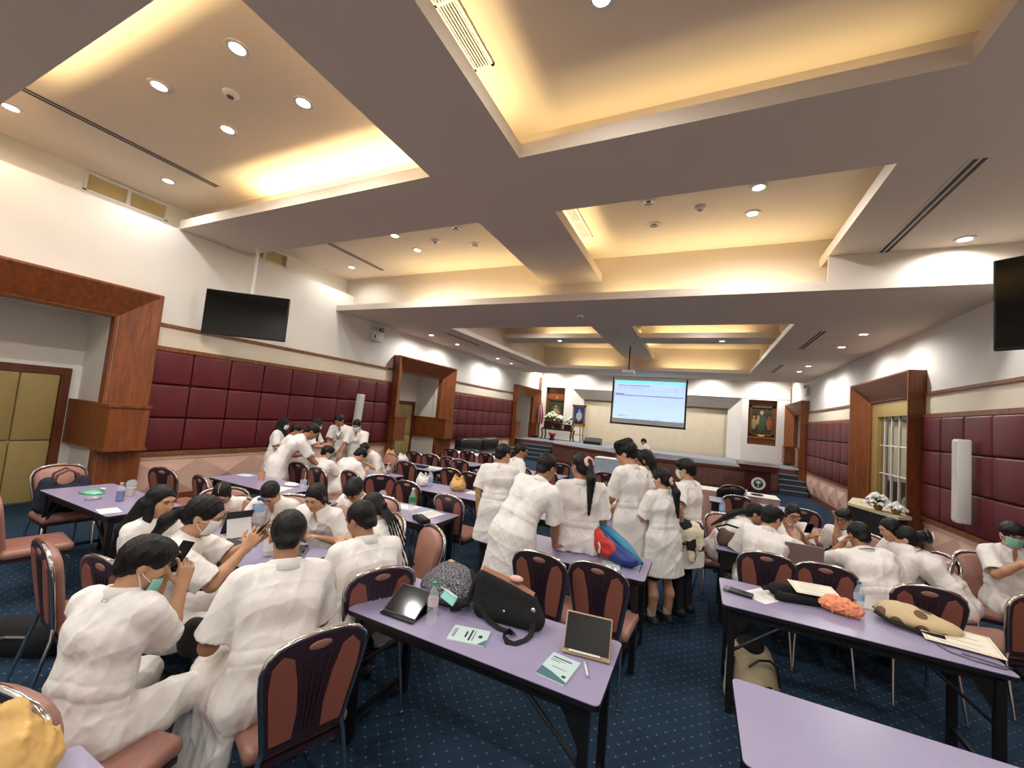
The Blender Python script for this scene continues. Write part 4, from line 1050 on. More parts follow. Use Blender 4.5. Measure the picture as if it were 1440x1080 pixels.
def cup(x, y, z, h, r, body, label, lid=None, straw=None, liquid=None):
    o = tag(empty('cup', (x, y, z)), label, 'cup')
    MB().lathe([(.001, 0), (r * .78, 0), (r, h), (r * .96, h), (r * .75, .006)], 18, cap=False).build('cup_body', body, o, smooth=True, angle=50)
    if liquid: MB().lathe([(.001, .004), (r * .76, .004), (r * .9, h * .7), (.001, h * .7)], 16).build('drink', liquid, o, smooth=True, angle=40)
    if lid: MB().lathe([(r * 1.04, h), (r * 1.04, h + .008), (r * .8, h + .03), (r * .4, h + .045), (.001, h + .047)], 18).build('cup_lid', lid, o, smooth=True, angle=50)
    if straw: MB().tube([(0, 0, .02), (.015, .005, h + .10)], .0035, 6).build('straw', straw, o)
    return o
cup(-5.54, 2.33, TZ, .13, .048, clearp, 'clear cup of milky coffee behind the squat blue bottle', clearp, None, mat('coffee_milk', srgb(206, 186, 160), .4))
cup(-5.57, 3.80, TZ, .12, .045, mat('orange_paper', srgb(216, 150, 110), .5), 'orange paper cup with dark straw by the pink dado', None, blackm)
cup(-3.47, 3.93, TZ, .13, .046, clearp, 'clear lidded cup with pink drink at the end of the green bottle table', clearp, None, mat('pink_drink', srgb(220, 190, 184), .4))
cup(-4.76, 3.84, TZ, .12, .044, clearp, 'clear cup with a straw on the table by the white packet', None, whitep)
def sheet(x, y, z, w, d, rz, label, m=paperm, name='paper', cat='paper', lines=0, curl=0.0, tilt=0.0, edge=None):
    o = tag(empty(name, (x, y, z), R_(rz)), label, cat); n = 6; vs = []; T = Matrix.Rotation(R_(tilt), 4, 'X')
    b = MB()
    for k, zz in ((0, 0), (1, .0016)):
        for i in range(n + 1):
            for j in (0, 1):
                u = i / n - .5; vs.append(T @ Vector((u * w, (j - .5) * d, zz + curl * (2 * u) ** 2)))
    fs = []; s = 2 * (n + 1)
    for i in range(n): a = 2 * i; fs += [(a, a + 1, a + 3, a + 2), (a + s, a + s + 2, a + s + 3, a + s + 1), (a, a + 2, a + 2 + s, a + s), (a + 1, a + 1 + s, a + 3 + s, a + 3)]
    fs += [(0, s, s + 1, 1), (2 * n, 2 * n + 1, 2 * n + 1 + s, 2 * n + s)]
    b.add(vs, fs); b.build('sheet', m, o)
    if lines:
        l = MB(); r = random.Random(int(abs(x * 1000)))
        for k in range(lines):
            yy = d * (.36 - .72 * k / max(1, lines - 1)); L = w * r.uniform(.25, .38); l.box(-L, L * r.uniform(.4, 1), yy - .0015, yy + .0015, .0018 + curl * .3, .0024 + curl * .3, M=T)
        l.build('print', inkm, o)
    if edge:
        e = MB(); q = .012
        for (xa, xb, ya, yb) in ((-w / 2 + q, w / 2 - q, -d / 2 + q, -d / 2 + q + .004), (-w / 2 + q, w / 2 - q, d / 2 - q - .004, d / 2 - q), (-w / 2 + q, -w / 2 + q + .004, -d / 2 + q, d / 2 - q), (w / 2 - q - .004, w / 2 - q, -d / 2 + q, d / 2 - q)): e.box(xa, xb, ya, yb, .0017, .0022, M=T)
        e.build('border', edge, o)
    return o
certb = mat('gold_print', srgb(196, 178, 130), .6)
sheet(.51, 3.84, TZ, .21, .29, -38, 'white sheet of paper beside the dark phone on the right table', lines=6)
sheet(.86, 3.96, .846, .30, .21, 8, 'white certificate lying on the black tote', creamp, lines=5, edge=certb, tilt=6)
sheet(1.60, 3.80, TZ + .03, .36, .26, -8, 'cream certificate slanting over the front of the brown dotted bag', creamp, lines=4, edge=certb, tilt=7)
sheet(-5.02, 1.97, TZ, .15, .21, 80, 'white leaflets on the near corner of the blue bottle table', lines=4)
sheet(-6.02, 3.86, TZ, .21, .15, 10, 'pale blue white leaflet on the table by the pink dado', mat('pale_blue_paper', srgb(214, 226, 236), .7), lines=4)
sheet(-4.93, 3.62, TZ, .21, .29, 20, 'white sheet at the right end of the table by the pink dado')
sheet(-3.2, 4.05, TZ, .30, .21, 8, 'white sheet at the far edge of the green bottle table', lines=4)
sheet(-2.79, 3.98, TZ, .24, .30, -6, 'white printed sheet at the near end of the green bottle table', lines=8)
sheet(-3.02, 5.44, TZ, .26, .2, 5, 'white papers half hidden behind the tall standing man')
sheet(-4.95, 6.95, TZ, .5, .3, 4, 'large white sheets on the table with the carrier bags', lines=5)
sheet(1.25, 5.22, TZ, .2, .15, 20, 'small grey white notes by the computer mouse', mat('grey_paper', srgb(196, 196, 202), .7), lines=3)
sheet(.78, 6.9, TZ, .5, .34, 3, 'white sheets on the table behind the upright pink chair', lines=4)
sheet(-2.55, 2.22, TZ, .2, .28, 30, 'white sheet under the phone at the right end of the left group table', lines=5)
sheet(.62, 4.40 + .72, TZ, .21, .29, 15, 'white sheet beside the brown bag on the right', lines=4)
def booklet(x, y, rz, label, back=False):
    o = tag(empty('booklet', (x, y, TZ), R_(rz)), label, 'booklet'); w, d = .15, .21
    MB().box(-w / 2, w / 2, -d / 2, d / 2, 0, .006).build('pages', paperm, o)
    c = MB(); c.box(-w / 2 - .001, w / 2 + .001, -d / 2 - .001, d / 2 + .001, .006, .008)
    cv = c.build('cover', mintp, o)
    m = MB(); z0, z1 = .0081, .0088
    def bar(xa, xb, ya, yb, mi): m.box(xa * w, xb * w, ya * d, yb * d, z0, z1, mi=mi)
    if not back:
        bar(-.4, .28, .32, .36, 1); bar(-.4, .1, .24, .26, 0); bar(-.4, -.05, .18, .20, 0); bar(-.2, .3, -.04, -.02, 0)
        pts = [(-w / 2, -.16 * d), (-.1 * w, -.24 * d), (.5 * w, -.42 * d), (.5 * w, -.5 * d), (-w / 2, -.5 * d)]; m.prism(pts, 'z', z0, z1, mi=2)
        bar(.27, .40, -.30, -.22, 1)
    else:
        bar(-.09, .09, .26, .36, 1); bar(-.34, .34, .12, .15, 0); bar(-.36, .36, .02, .07, 1); bar(-.2, .2, -.10, -.05, 1); bar(-.32, .32, -.38, -.36, 1); bar(-.3, .3, -.43, -.41, 1)
        m.prism([(w * .1, d * .5), (w * .5, d * .5), (w * .5, d * .3)], 'z', z0, z1, mi=2)
    m.build('print', [inkm, inkd, tealp], cv); return o
booklet(-1.10, 2.06, -76, 'mint booklet lying crosswise before the black shoulder bag', True)
booklet(-.58, 2.06, -6, 'mint and teal booklet beside the pen at the front table corner')
booklet(-.64, 3.68, 8, 'mint booklet peeping out in front of the red and blue bag')
o = tag(empty('pen', (-.46, 2.135, TZ + .007), R_(22)), 'white pen next to the tablet stand', 'pen')
MB().tube([(0, -.06, 0), (0, .05, 0)], .006, 8).build('barrel', whitep, o); MB().tube([(0, -.075, 0), (0, -.06, 0)], [.002, .006], 8).build('tip', silverm, o); MB().tube([(0, .05, 0), (0, .068, 0)], .0045, 8).box(-.002, .002, .02, .06, .006, .009).build('clip', silverm, o)
def tablet(x, y, z, w, d, rz, tilt, label, case=blackm, stand=None, screen=screenoff, pencil=False, name='tablet'):
    """x, y, z: middle of the lower edge"""
    o = tag(empty(name, (x, y, z), R_(rz)), label, 'tablet'); T = Matrix.Rotation(R_(tilt), 4, 'X')
    MB().rbox(-w / 2, w / 2, 0, d, 0, .010, .006, M=T).build('case', case, o)
    MB().box(-w / 2 + .008, w / 2 - .008, .008, d - .008, .010, .0112, M=T).build('screen', screen, o)
    if stand:
        h = d * math.sin(R_(tilt)); yy = d * math.cos(R_(tilt))
        b = MB(); b.prism([(-.03, 0), (yy * .72 + .06, 0), (yy * .72 + .06, .006), (-.03, .006)], 'x', -w / 2, w / 2)
        b.prism([(yy * .72, h * .70), (yy * .72 + .006, h * .70), (yy * .72 + .066, .004), (yy * .72 + .055, .004)], 'x', -w / 2 + .01, w / 2 - .01); b.build('folded_cover', stand, o)
    if pencil: MB().tube([(-w * .36, -.02, .014), (w * .30, -.02, .014)], .006, 8).build('stylus', whitep, o)
    return o
tablet(-1.545, 2.0, TZ + .006, .235, .20, 2, 30, 'black tablet propped up at the left end of the front table', blackm, blackm)
tablet(-.49, 2.25, TZ + .006, .25, .19, 8, 62, 'tablet on a beige folding cover with a white stylus before it', mat('beige_cover', srgb(176, 150, 118), .6), mat('beige_cover', srgb(176, 150, 118), .6), pencil=True)
greyscreen = mat('grey_lit_screen', srgb(120, 124, 136), .3, emit=srgb(120, 124, 136), estr=.25)
tablet(-3.62, 2.28, TZ + .006, .2, .25, -105, 58, 'tall standing tablet with grey screen before the girl with white parting', blackm, whitep, greyscreen)
tablet(-3.30, 1.98, TZ, .30, .22, 12, 2, 'black tablet lying flat before the masked girl', blackm)
tablet(-2.78, 2.2, TZ, .18, .25, 40, 3, 'tablet with dark screen in front of the girl with arms folded', silverm)
tablet(-3.28, 3.78, TZ, .22, .30, 80, 3, 'dark grey folder tablet at the end of the table with the pink cup', mat('charcoal_cover', srgb(50, 50, 52), .7))
def phone(x, y, z, rz, label):
    o = tag(empty('phone', (x, y, z), R_(rz)), label, 'phone'); MB().rbox(-.037, .037, -.077, .077, 0, .009, .004).build('phone_body', blackm, o); MB().box(-.033, .033, -.073, .073, .009, .0096).build('screen', screenoff, o)
phone(-2.55, 2.3, TZ, 20, 'phone lying on the table beside the short haired boy'); phone(-3.95, 2.2, TZ, 70, 'phone lying by the girl with the white parting line')
o = tag(empty('wallet', (.335, 3.76, TZ), R_(76)), 'long black wallet case at the left end of the right table', 'wallet'); MB().rbox(-.045, .045, -.1, .1, 0, .022, .008).build('flap', blackm, o, smooth=True, angle=40); MB().rbox(-.046, .046, .06, .101, .004, .024, .004).build('clasp', greym, o)
o = tag(empty('wallet', (-2.68, 3.68, TZ), R_(60)), 'black pencil case at the near corner of the green bottle table', 'case'); MB().rbox(-.06, .06, -.13, .13, 0, .05, .02).build('flap', blackc, o, smooth=True, angle=50); MB().tube([(0, -.12, .052), (0, .12, .052)], .004, 6).build('zip', silverm, o)
o = tag(empty('laptop', (.98, 5.05, TZ), R_(178)), 'open grey laptop seen from its lid on the right group table', 'laptop')
MB().rbox(-.16, .16, -.11, .11, 0, .016, .006).build('base', silverm, o); T = Matrix.Translation((0, .105, .012)) @ Matrix.Rotation(R_(76), 4, 'X') ; MB().rbox(-.16, .16, 0, .22, -.004, .004, .004, M=T).build('lid', silverm, o); MB().box(-.13, .13, -.02, .08, .016, .0175).build('keyboard', blackm, o)
o = tag(empty('computer_mouse', (1.13, 5.13, TZ), R_(20)), 'small white computer mouse beside the laptop', 'mouse'); f_ = MB(); f_.ell((0, 0, .014), (.03, .05, .018)); f_.build('shell', whitep, o, smooth=True)
# ---- bags
def soft(name, fields, m, parent, it=1): return field_obj(name, fields, m, parent, None, None, it)
# patterned backpack
patt = mat('scribble_fabric', srgb(50, 50, 58), .85)
def scribble():
    m = patt; nt = m.node_tree; N_ = nt.nodes; L_ = nt.links; tc = N_.new('ShaderNodeTexCoord')
    v = N_.new('ShaderNodeTexVoronoi'); v.feature = 'DISTANCE_TO_EDGE'; v.inputs['Scale'].default_value = 60; n = N_.new('ShaderNodeTexNoise'); n.inputs['Scale'].default_value = 20
    mx = N_.new('ShaderNodeVectorMath'); mx.operation = 'MULTIPLY_ADD'; mx.inputs[1].default_value = (.05, .05, .05); L_.new(tc.outputs['Object'], n.inputs['Vector']); L_.new(n.outputs['Color'], mx.inputs[0]); L_.new(tc.outputs['Object'], mx.inputs[2]); L_.new(mx.outputs[0], v.inputs['Vector'])
    r = N_.new('ShaderNodeValToRGB'); r.color_ramp.elements[0].position = .05; r.color_ramp.elements[1].position = .10; r.color_ramp.elements[0].color = srgb(138, 136, 140); r.color_ramp.elements[1].color = srgb(48, 48, 56)
    L_.new(v.outputs['Distance'], r.inputs['Fac']); L_.new(r.outputs['Color'], N_['Principled BSDF'].inputs['Base Color'])
scribble()
o = tag(empty('backpack', (-1.44, 2.38, TZ), R_(-12)), 'grey scribble patterned backpack lying on the front table', 'bag')
F = Field((-.27, -.2, -.02), (.27, .22, .26), .008); F.ell((0, .02, .085), (.225, .15, .09), k=.02); F.ell((-.02, -.05, .06), (.19, .11, .07), k=.03); F.ell((-.05, .08, .12), (.16, .08, .07), k=.04); F.wrinkle(.006, 24, 3); F.halfspace((0, 0, 0), (0, 0, -1)); soft('main_body', [F], patt, o)
MB().tube([(-.18, -.03, .13), (-.06, -.10, .135), (.08, -.10, .13), (.2, -.03, .10)], .005, 6).build('zip', blackm, o)
MB().rbox(-.11, -.065, .06, .09, .185, .20, .004).build('tag_patch', mat('tan_patch', srgb(190, 160, 130), .6), o)
MB().tube([(.12, .06, .2), (.2, 0, .16), (.22, -.08, .06), (.14, -.13, .02)], .016, 8).build('strap', blackc, o)
o = tag(empty('tissue_packet', (-1.36, 2.22, TZ + .09), R_(-24)), 'teal mask packet lying against the patterned backpack', 'packet'); MB().rbox(-.085, .085, -.006, .006, -.03, .03, .005, M=Matrix.Rotation(R_(-35), 4, 'X')).build('wrapper', tealb, o); MB().tube([(-.08, .0, .026), (.08, .0, .026)], .003, 6).build('seal', whitep, o)
o = tag(empty('plush_charm', (-1.19, 2.42, TZ + .02)), 'little cream and yellow plush charms hanging from the backpack', 'charm'); b = MB(); b.ell((0, 0, .05), (.025, .02, .05)).ell((0, 0, .105), (.022, .02, .022)); b.build('cream_plush', mat('cream_plush', srgb(222, 206, 176), .9, bump=.4, bscale=90), o, smooth=True)
b = MB(); b.ell((-.02, .02, .15), (.035, .025, .024)).ell((-.05, .02, .165), (.014, .01, .01)); b.build('yellow_plush', mat('yellow_plush', srgb(204, 164, 84), .9, bump=.4, bscale=90), o, smooth=True); MB().tube([(0, 0, .11), (.02, 0, .14), (.0, .02, .17)], .003, 6).build('ring', silverm, o)
# black shoulder bag
o = tag(empty('shoulder_bag', (-.99, 2.34, TZ), R_(6)), 'black shoulder bag with tan lining and long strap on the front table', 'bag'); o.scale = (.9, .9, .88)
F = Field((-.28, -.14, -.02), (.28, .14, .36), .008)
for i in range(9): x = -.19 + i * .045; F.cap((x, -.01, .06), (x - .03, .02, .24 - i * .011), .062, .05, .04)
F.cap((-.17, .0, .05), (.17, 0, .05), .07, k=.05); F.wrinkle(.004, 24, 2); F.cap((-.22, .035, .315), (.15, .035, .215), .032, .032, .01, 's'); F.halfspace((0, 0, 0), (0, 0, -1)); soft('bag_body', [F], blackc, o)
MB().ribbon([(-.235, .03, .285), (-.08, .045, .25), (.04, .045, .218), (.15, .03, .185)], .05, .006, [(0, -.8, .5)] * 4).build('lining', mat('tan_lining', srgb(176, 122, 90), .6), o)
MB().lathe([(.001, 0), (.007, 0), (.005, .004)], 10, M=Matrix.Translation((-.01, -.088, .10)) @ Matrix.Rotation(PI / 2, 4, 'X')).build('stud', whitep, o)
MB().lathe([(.012, -.004), (.017, 0), (.012, .004)], 12, M=Matrix.Translation((.175, -.05, .13)) @ Matrix.Rotation(PI / 2, 4, 'X')).build('ring', silverm, o)
sp = MB(); sp.ribbon([(.175, -.055, .12), (.19, -.09, .05), (.19, -.12, .012), (.175, -.18, .008), (.13, -.25, .008), (.08, -.26, .01), (.04, -.22, .02), (.06, -.17, .03), (.10, -.17, .022), (.08, -.15, .01), (-.02, -.14, .012), (-.12, -.10, .03), (-.19, -.08, .10), (-.22, -.02, .20)], .036, .004, [(0, -1, .3), (0, -.6, 1), (0, 0, 1), (0, 0, 1), (.2, 0, 1), (-.4, -.4, .8), (-1, 0, .1), (0, 1, .2), (.3, .2, .8), (0, 0, 1), (0, -.2, 1), (0, -.6, 1), (-.3, -1, .4), (-.6, -1, 0)])
sp.build('strap', blackc, o, smooth=True, angle=60)
MB().ell((.02, .04, .27), (.05, .03, .022)).build('pink_pouch', pinkh if 'pink_hair_tie' in MATS else mat('pouch_pink', srgb(226, 176, 168), .7), o, smooth=True)
# yellow knotted bags
def knotbag(x, y, z, r, h, m, label, seed, name='plastic_bag', handles=True):
    o = tag(empty(name, (x, y, z)), label, 'plastic bag'); F = Field((-r * 1.3, -r * 1.2, -.02), (r * 1.3, r * 1.2, h * 1.6), max(.006, r * .07))
    F.ell((0, 0, h * .40), (r, r * .85, h * .46), k=.02)
    if handles:
        for q in (-1, 1): F.cap((q * r * .55, 0, h * .6), (q * r * .46, 0, h * 1.12), r * .34, r * .13, r * .25)
    else: F.cap((0, 0, h * .7), (-r * .3, 0, h), r * .6, r * .4, .05)
    F.wrinkle(r * .16, 8 / r * .35, seed, 5); F.wrinkle(r * .05, 20 / r * .35, seed + 1, 4); F.halfspace((0, 0, 0), (0, 0, -1)); soft('bag_body', [F], m, o, 0)
    if handles: MB().tube([(-r * .46, 0, h * 1.1), (-r * .2, .01, h * .95), (r * .1, .0, h * .9), (r * .3, 0, h * .86)], [r * .1, r * .12, r * .14, r * .12], 8).build('handle_tie', m, o, smooth=True)
    return o
knotbag(-3.31, 5.38, TZ, .13, .20, yellowp, 'round yellow plastic bag knotted with two ears on a lavender table', 4)
knotbag(-3.88, 5.26, TZ, .11, .18, whitebag, 'white translucent knotted bag with drinks inside, left of the yellow bag', 8)
knotbag(-6.1, 7.02, TZ, .14, .20, mat('orange_plastic_bag', srgb(222, 166, 112), .45, noise=.08, nscale=12), 'crumpled orange carrier bag on the table by the left wall', 5)
knotbag(-5.75, 7.0, TZ, .14, .16, whitebag, 'crumpled white carrier bag right of the orange one', 6)
knotbag(-.45, 2.43, TZ, .055, .09, yellowp, 'small yellow drink pouch with a straw behind the propped tablet', 9)
knotbag(-4.33, 2.66, .62, .15, .2, whitebag, 'white plastic bag beside the girl with the white parting', 11)
o = knotbag(-1.80, .56, TZ, .14, .20, yellowp, 'crumpled yellow paper bag at the lower left corner of the picture', 12, handles=False)
# green wrapper, lid, packet
o = tag(empty('snack_wrapper', (-5.88, 2.14, TZ), R_(20)), 'crumpled green and white snack wrapper near the blue bottle', 'wrapper'); F = Field((-.14, -.1, -.02), (.14, .1, .1), .008); F.ell((0, 0, .01), (.12, .08, .025)); F.cap((.03, .02, .02), (.1, .03, .06), .018, .012); F.wrinkle(.010, 40, 3); F.halfspace((0, 0, 0), (0, 0, -1)); soft('foil', [F], mat('green_foil', srgb(110, 180, 150), .4, noise=.5, nscale=16), o, 0); MB().ell((.09, .03, .055), (.03, .02, .012)).build('torn_flap', whitep, o, smooth=True)
o = tag(empty('round_lid', (-5.58, 2.05, TZ)), 'round metal lid lying on the blue bottle table', 'lid'); MB().lathe([(.001, 0), (.06, 0), (.063, .012), (.055, .014), (.05, .006), (.001, .006)], 24).build('rim', silverm, o, smooth=True, angle=40)
o = tag(empty('tissue_packet', (-5.0, 3.85, TZ), R_(15)), 'white tissue packet on the table by the pink dado', 'packet'); F = Field((-.13, -.09, -.02), (.13, .09, .08), .008); F.ell((0, 0, .02), (.11, .07, .03)); F.wrinkle(.005, 40, 2); F.halfspace((0, 0, 0), (0, 0, -1)); soft('wrapper', [F], whitebag, o)
o = tag(empty('snack_packet', (1.34, 5.3, TZ), R_(10)), 'small yellow snack packet beside the notes and mouse', 'packet'); MB().rbox(-.06, .06, -.04, .04, 0, .03, .014).build('wrapper', mat('pale_yellow_foil', srgb(222, 208, 140), .4), o, smooth=True, angle=50)
# navy tote on a chair, beige tote strap
def tote(x, y, z, rz, w, d, h, m, label, strap=True, name='tote_bag', sm=None):
    o = tag(empty(name, (x, y, z), R_(rz)), label, 'bag'); F = Field((-w / 2 - .06, -d / 2 - .06, -.02), (w / 2 + .06, d / 2 + .06, h + .06), .01)
    for s in (-1, 1): F.cap((s * (w / 2 - d * .45), 0, d * .45), (s * (w / 2 - d * .38), 0, h - d * .2), d * .48, d * .34, .04)
    F.cap((-w / 2 + d * .45, 0, d * .45), (w / 2 - d * .45, 0, d * .45), d * .5, k=.04); F.cap((-w * .3, 0, h * .6), (w * .3, 0, h * .6), d * .42, k=.06); F.wrinkle(.006, 22, int(w * 100)); F.halfspace((0, 0, 0), (0, 0, -1)); soft('bag_body', [F], m, o)
    if strap:
        for s in (-1, 1): MB().ribbon([(-w * .25, s * d * .3, h * .8), (-w * .2, s * d * .36, h * 1.15), (0, s * d * .36, h * 1.3), (w * .2, s * d * .36, h * 1.15), (w * .25, s * d * .3, h * .8)], .025, .004, [(0, s, .1)] * 5).build('strap', sm or m, o, smooth=True)
    return o
tote(-6.42, 2.10, .475, 84, .42, .2, .36, mat('navy_canvas', srgb(22, 26, 46), .8, bump=.2, bscale=60), 'navy tote bag on the chair seat by the left doorway', True, 'tote_bag', mat('brown_strap', srgb(96, 60, 48), .6))
tote(-4.42, 4.85, .475, 30, .3, .12, .36, mat('beige_canvas', srgb(214, 182, 150), .8), 'beige tote bag on the chair beside the milk bottles')
o = tote(.42, 5.2, TZ, 0, .36, .12, .17, mat('brown_suede', srgb(96, 78, 64), .85), 'slouchy brown bag with looped handle at the end of the laptop table', False); MB().ribbon([(-.15, -.02, .12), (-.2, -.03, .19), (-.1, -.05, .24), (.08, -.05, .21), (.15, -.02, .12)], .02, .008, [(0, -1, .4)] * 5).build('strap', blackc, o, smooth=True)
o = tag(empty('tote_bag', (.76, 3.92, TZ), R_(14)), 'black tote with a loop handle lying under the white certificate on the right table', 'bag')
F = Field((-.26, -.16, -.02), (.26, .16, .14), .008); F.cap((-.15, .05, .045), (.15, .06, .045), .05, .045, .03); F.cap((-.17, -.06, .03), (.15, -.05, .035), .035, .04, .05); F.wrinkle(.006, 26, 8); F.halfspace((0, 0, 0), (0, 0, -1)); soft('bag_body', [F], blackc, o)
MB().ribbon([(-.16, -.06, .05), (-.23, -.05, .09), (-.27, .0, .07), (-.24, .05, .03), (-.16, .05, .05)], .022, .005, [(0, -.4, 1)] * 5).build('handle', blackc, o, smooth=True)
o = tag(empty('feather_pouch', (.985, 3.86, TZ), R_(-8)), 'fluffy orange feathery pouch on the right table', 'bag')
F = Field((-.17, -.13, -.02), (.19, .13, .16), .005); F.ell((0, 0, .055), (.125, .085, .062)); F.ell((.07, -.01, .04), (.08, .07, .05), k=.03); F.wrinkle(.020, 48, 4, 5); F.wrinkle(.012, 105, 7, 5); F.wrinkle(.006, 190, 9, 4); F.halfspace((0, 0, 0), (0, 0, -1)); soft('fluff', [F], mat('orange_fluff', srgb(244, 156, 118), .95, noise=.14, nscale=22, bump=.6, bscale=60), o, 0)
# brown dotted bag
dotm = mat('dotted_fabric', srgb(206, 186, 150), .8)
def dots():
    m = dotm; nt = m.node_tree; N_ = nt.nodes; L_ = nt.links; tc = N_.new('ShaderNodeTexCoord'); v = N_.new('ShaderNodeTexVoronoi'); v.inputs['Scale'].default_value = 9; v.inputs['Randomness'].default_value = .6; L_.new(tc.outputs['Object'], v.inputs['Vector'])
    r = N_.new('ShaderNodeValToRGB'); r.color_ramp.interpolation = 'CONSTANT'; r.color_ramp.elements[0].color = srgb(110, 84, 58); r.color_ramp.elements[1].position = .34; r.color_ramp.elements[1].color = srgb(206, 182, 140); L_.new(v.outputs['Distance'], r.inputs['Fac']); L_.new(r.outputs['Color'], N_['Principled BSDF'].inputs['Base Color'])
dots()
o = tag(empty('shoulder_bag', (1.44, 3.92, TZ), R_(-14)), 'beige bag with big brown dots lying behind the cream certificate', 'bag'); F = Field((-.27, -.15, -.02), (.27, .15, .18), .008); F.ell((0, 0, .05), (.23, .12, .06)); F.ell((-.06, .02, .08), (.14, .08, .06), k=.04); F.wrinkle(.006, 26, 6); F.halfspace((0, 0, 0), (0, 0, -1)); soft('bag_body', [F], dotm, o)
MB().ribbon([(-.22, -.06, .05), (-.14, -.13, .03), (.0, -.15, .02), (.12, -.14, .03)], .03, .008, [(0, -.4, 1)] * 4).build('strap', blackc, o, smooth=True); MB().tube([(-.23, .0, .06), (-.1, -.09, .07), (.08, -.09, .06), (.2, -.03, .05)], .006, 6).build('zip', mat('dark_edge', srgb(50, 42, 34), .6), o)
o = tag(empty('eyeglass_strap', (1.58, 3.60, TZ + .006), R_(-10)), 'thin grey looped cord before the cream certificate', 'cord'); MB().tube([(-.14, .05, .0), (-.1, -.02, .0), (.0, -.055, 0), (.12, -.05, 0), (.15, -.02, 0), (.08, .0, 0), (-.04, .01, 0)], .006, 6).build('cord', mat('grey_cord', srgb(120, 116, 130), .5), o, smooth=True); MB().rbox(.13, .16, -.03, -.015, -.004, .008, .002).build('clip', blackm, o)
# red and blue open bag
o = tag(empty('gym_bag', (-.66, 3.86, TZ), R_(-30)), 'open bag in red, turquoise and blue on the crowded middle table', 'bag')
redf = mat('red_nylon', srgb(196, 50, 36), .5, noise=.1, nscale=10); turq = mat('turquoise_nylon', srgb(40, 132, 164), .5); bluef = mat('blue_nylon', srgb(34, 50, 120), .5)
F = Field((-.32, -.14, -.02), (.32, .16, .30), .008); F.cap((-.2, 0, .16), (.12, 0, .06), .085, .06, .05); F.ell((.1, 0, .06), (.17, .09, .07), k=.04); F.wrinkle(.006, 26, 9); F.halfspace((0, 0, 0), (0, 0, -1)); soft('blue_body', [F], bluef, o)
F = Field((-.32, -.2, -.02), (.2, .1, .32), .008); F.ell((-.06, -.055, .105), (.14, .06, .085), k=.02); F.cap((-.2, -.03, .21), (-.1, -.04, .14), .05, .06, .03); F.wrinkle(.006, 26, 3); F.ell((.03, -.115, .12), (.07, .03, .05), k=.02, op='s'); soft('red_panel', [F], redf, o)
MB().ribbon([(-.25, .03, .27), (-.1, .06, .225), (.1, .06, .15), (.27, .03, .05)], .07, .014, [(0, -.6, 1)] * 4).build('turquoise_flap', turq, o, smooth=True); MB().ribbon([(-.08, -.115, .15), (-.05, -.125, .12), (-.06, -.12, .06)], .02, .004, [(0, -1, 0)] * 3).build('zip_pull', pinkh if 'pink_hair_tie' in MATS else whitep, o)
MB().rbox(-.3, -.2, -.02, .03, .25, .275, .008).build('white_rim', whitep, o); MB().tube([(.27, .03, .05), (.31, .02, .08), (.33, -.05, .02)], .005, 6).build('cord', blackm, o)
# backpack on the floor, black bags on the floor
sand = mat('sand_canvas', srgb(176, 160, 130), .85, bump=.15, bscale=60)
o = tag(empty('backpack', (.44, 3.66, 0), R_(28)), 'sand coloured backpack leaning on the floor by the right table leg', 'bag'); F = Field((-.24, -.2, -.02), (.24, .2, .5), .01)
F.cap((-.08, 0, .1), (-.06, .05, .34), .12, .10, .05); F.cap((.08, 0, .1), (.06, .05, .34), .12, .10, .05); F.ell((0, -.07, .15), (.13, .08, .14), k=.04); F.wrinkle(.005, 22, 7); F.halfspace((0, 0, 0), (0, 0, -1)); soft('main_body', [F], sand, o)
MB().tube([(-.10, -.10, .34), (-.04, -.12, .40), (.04, -.12, .40), (.12, -.09, .34), (.15, -.08, .2)], .008, 6).build('zip', blackm, o); F = Field((-.12, -.1, .3), (.12, .16, .52), .01); F.ell((0, .04, .42), (.10, .08, .06)); soft('top_flap', [F], blackc, o)
MB().box(-.03, .04, -.152, -.146, .17, .24).build('emblem_patch', blackm, o); MB().tube([(-.16, 0, .36), (-.2, -.05, .2), (-.17, -.06, .05)], .018, 8).build('strap', blackc, o); MB().rbox(-.2, -.16, -.08, -.02, .08, .2, .01).build('side_pocket', mat('dark_navy_pocket', srgb(26, 34, 50), .8), o)
o = tote(-4.28, 1.36, 0, 30, .5, .24, .16, blackc, 'black bag lying on the carpet at the left edge', False, 'floor_bag'); MB().tube([(-.2, -.1, .12), (-.05, -.13, .16), (.12, -.1, .15), (.2, 0, .12)], .01, 6).build('piping', greym, o)
tote(1.75, 3.1, 0, -10, .5, .26, .22, blackc, 'black bag on the carpet under the lower right table', False, 'floor_bag')
# purse on the lap, jacket, cap, dish, tablet of the presenter
tote(-2.36, 1.40, .575, 40, .18, .12, .17, blackc, 'small black purse with beads on the chair between the two men at left', False, 'purse')
cow = mat('cow_print', srgb(226, 214, 186), .85)
def cowm():
    m = cow; nt = m.node_tree; N_ = nt.nodes; L_ = nt.links; tc = N_.new('ShaderNodeTexCoord'); n = N_.new('ShaderNodeTexNoise'); n.inputs['Scale'].default_value = 9; n.inputs['Detail'].default_value = .5; L_.new(tc.outputs['Object'], n.inputs['Vector'])
    r = N_.new('ShaderNodeValToRGB'); r.color_ramp.interpolation = 'CONSTANT'; r.color_ramp.elements[0].color = srgb(24, 22, 22); r.color_ramp.elements[1].position = .45; r.color_ramp.elements[1].color = srgb(226, 214, 186); L_.new(n.outputs['Fac'], r.inputs['Fac']); L_.new(r.outputs['Color'], N_['Principled BSDF'].inputs['Base Color'])
cowm()
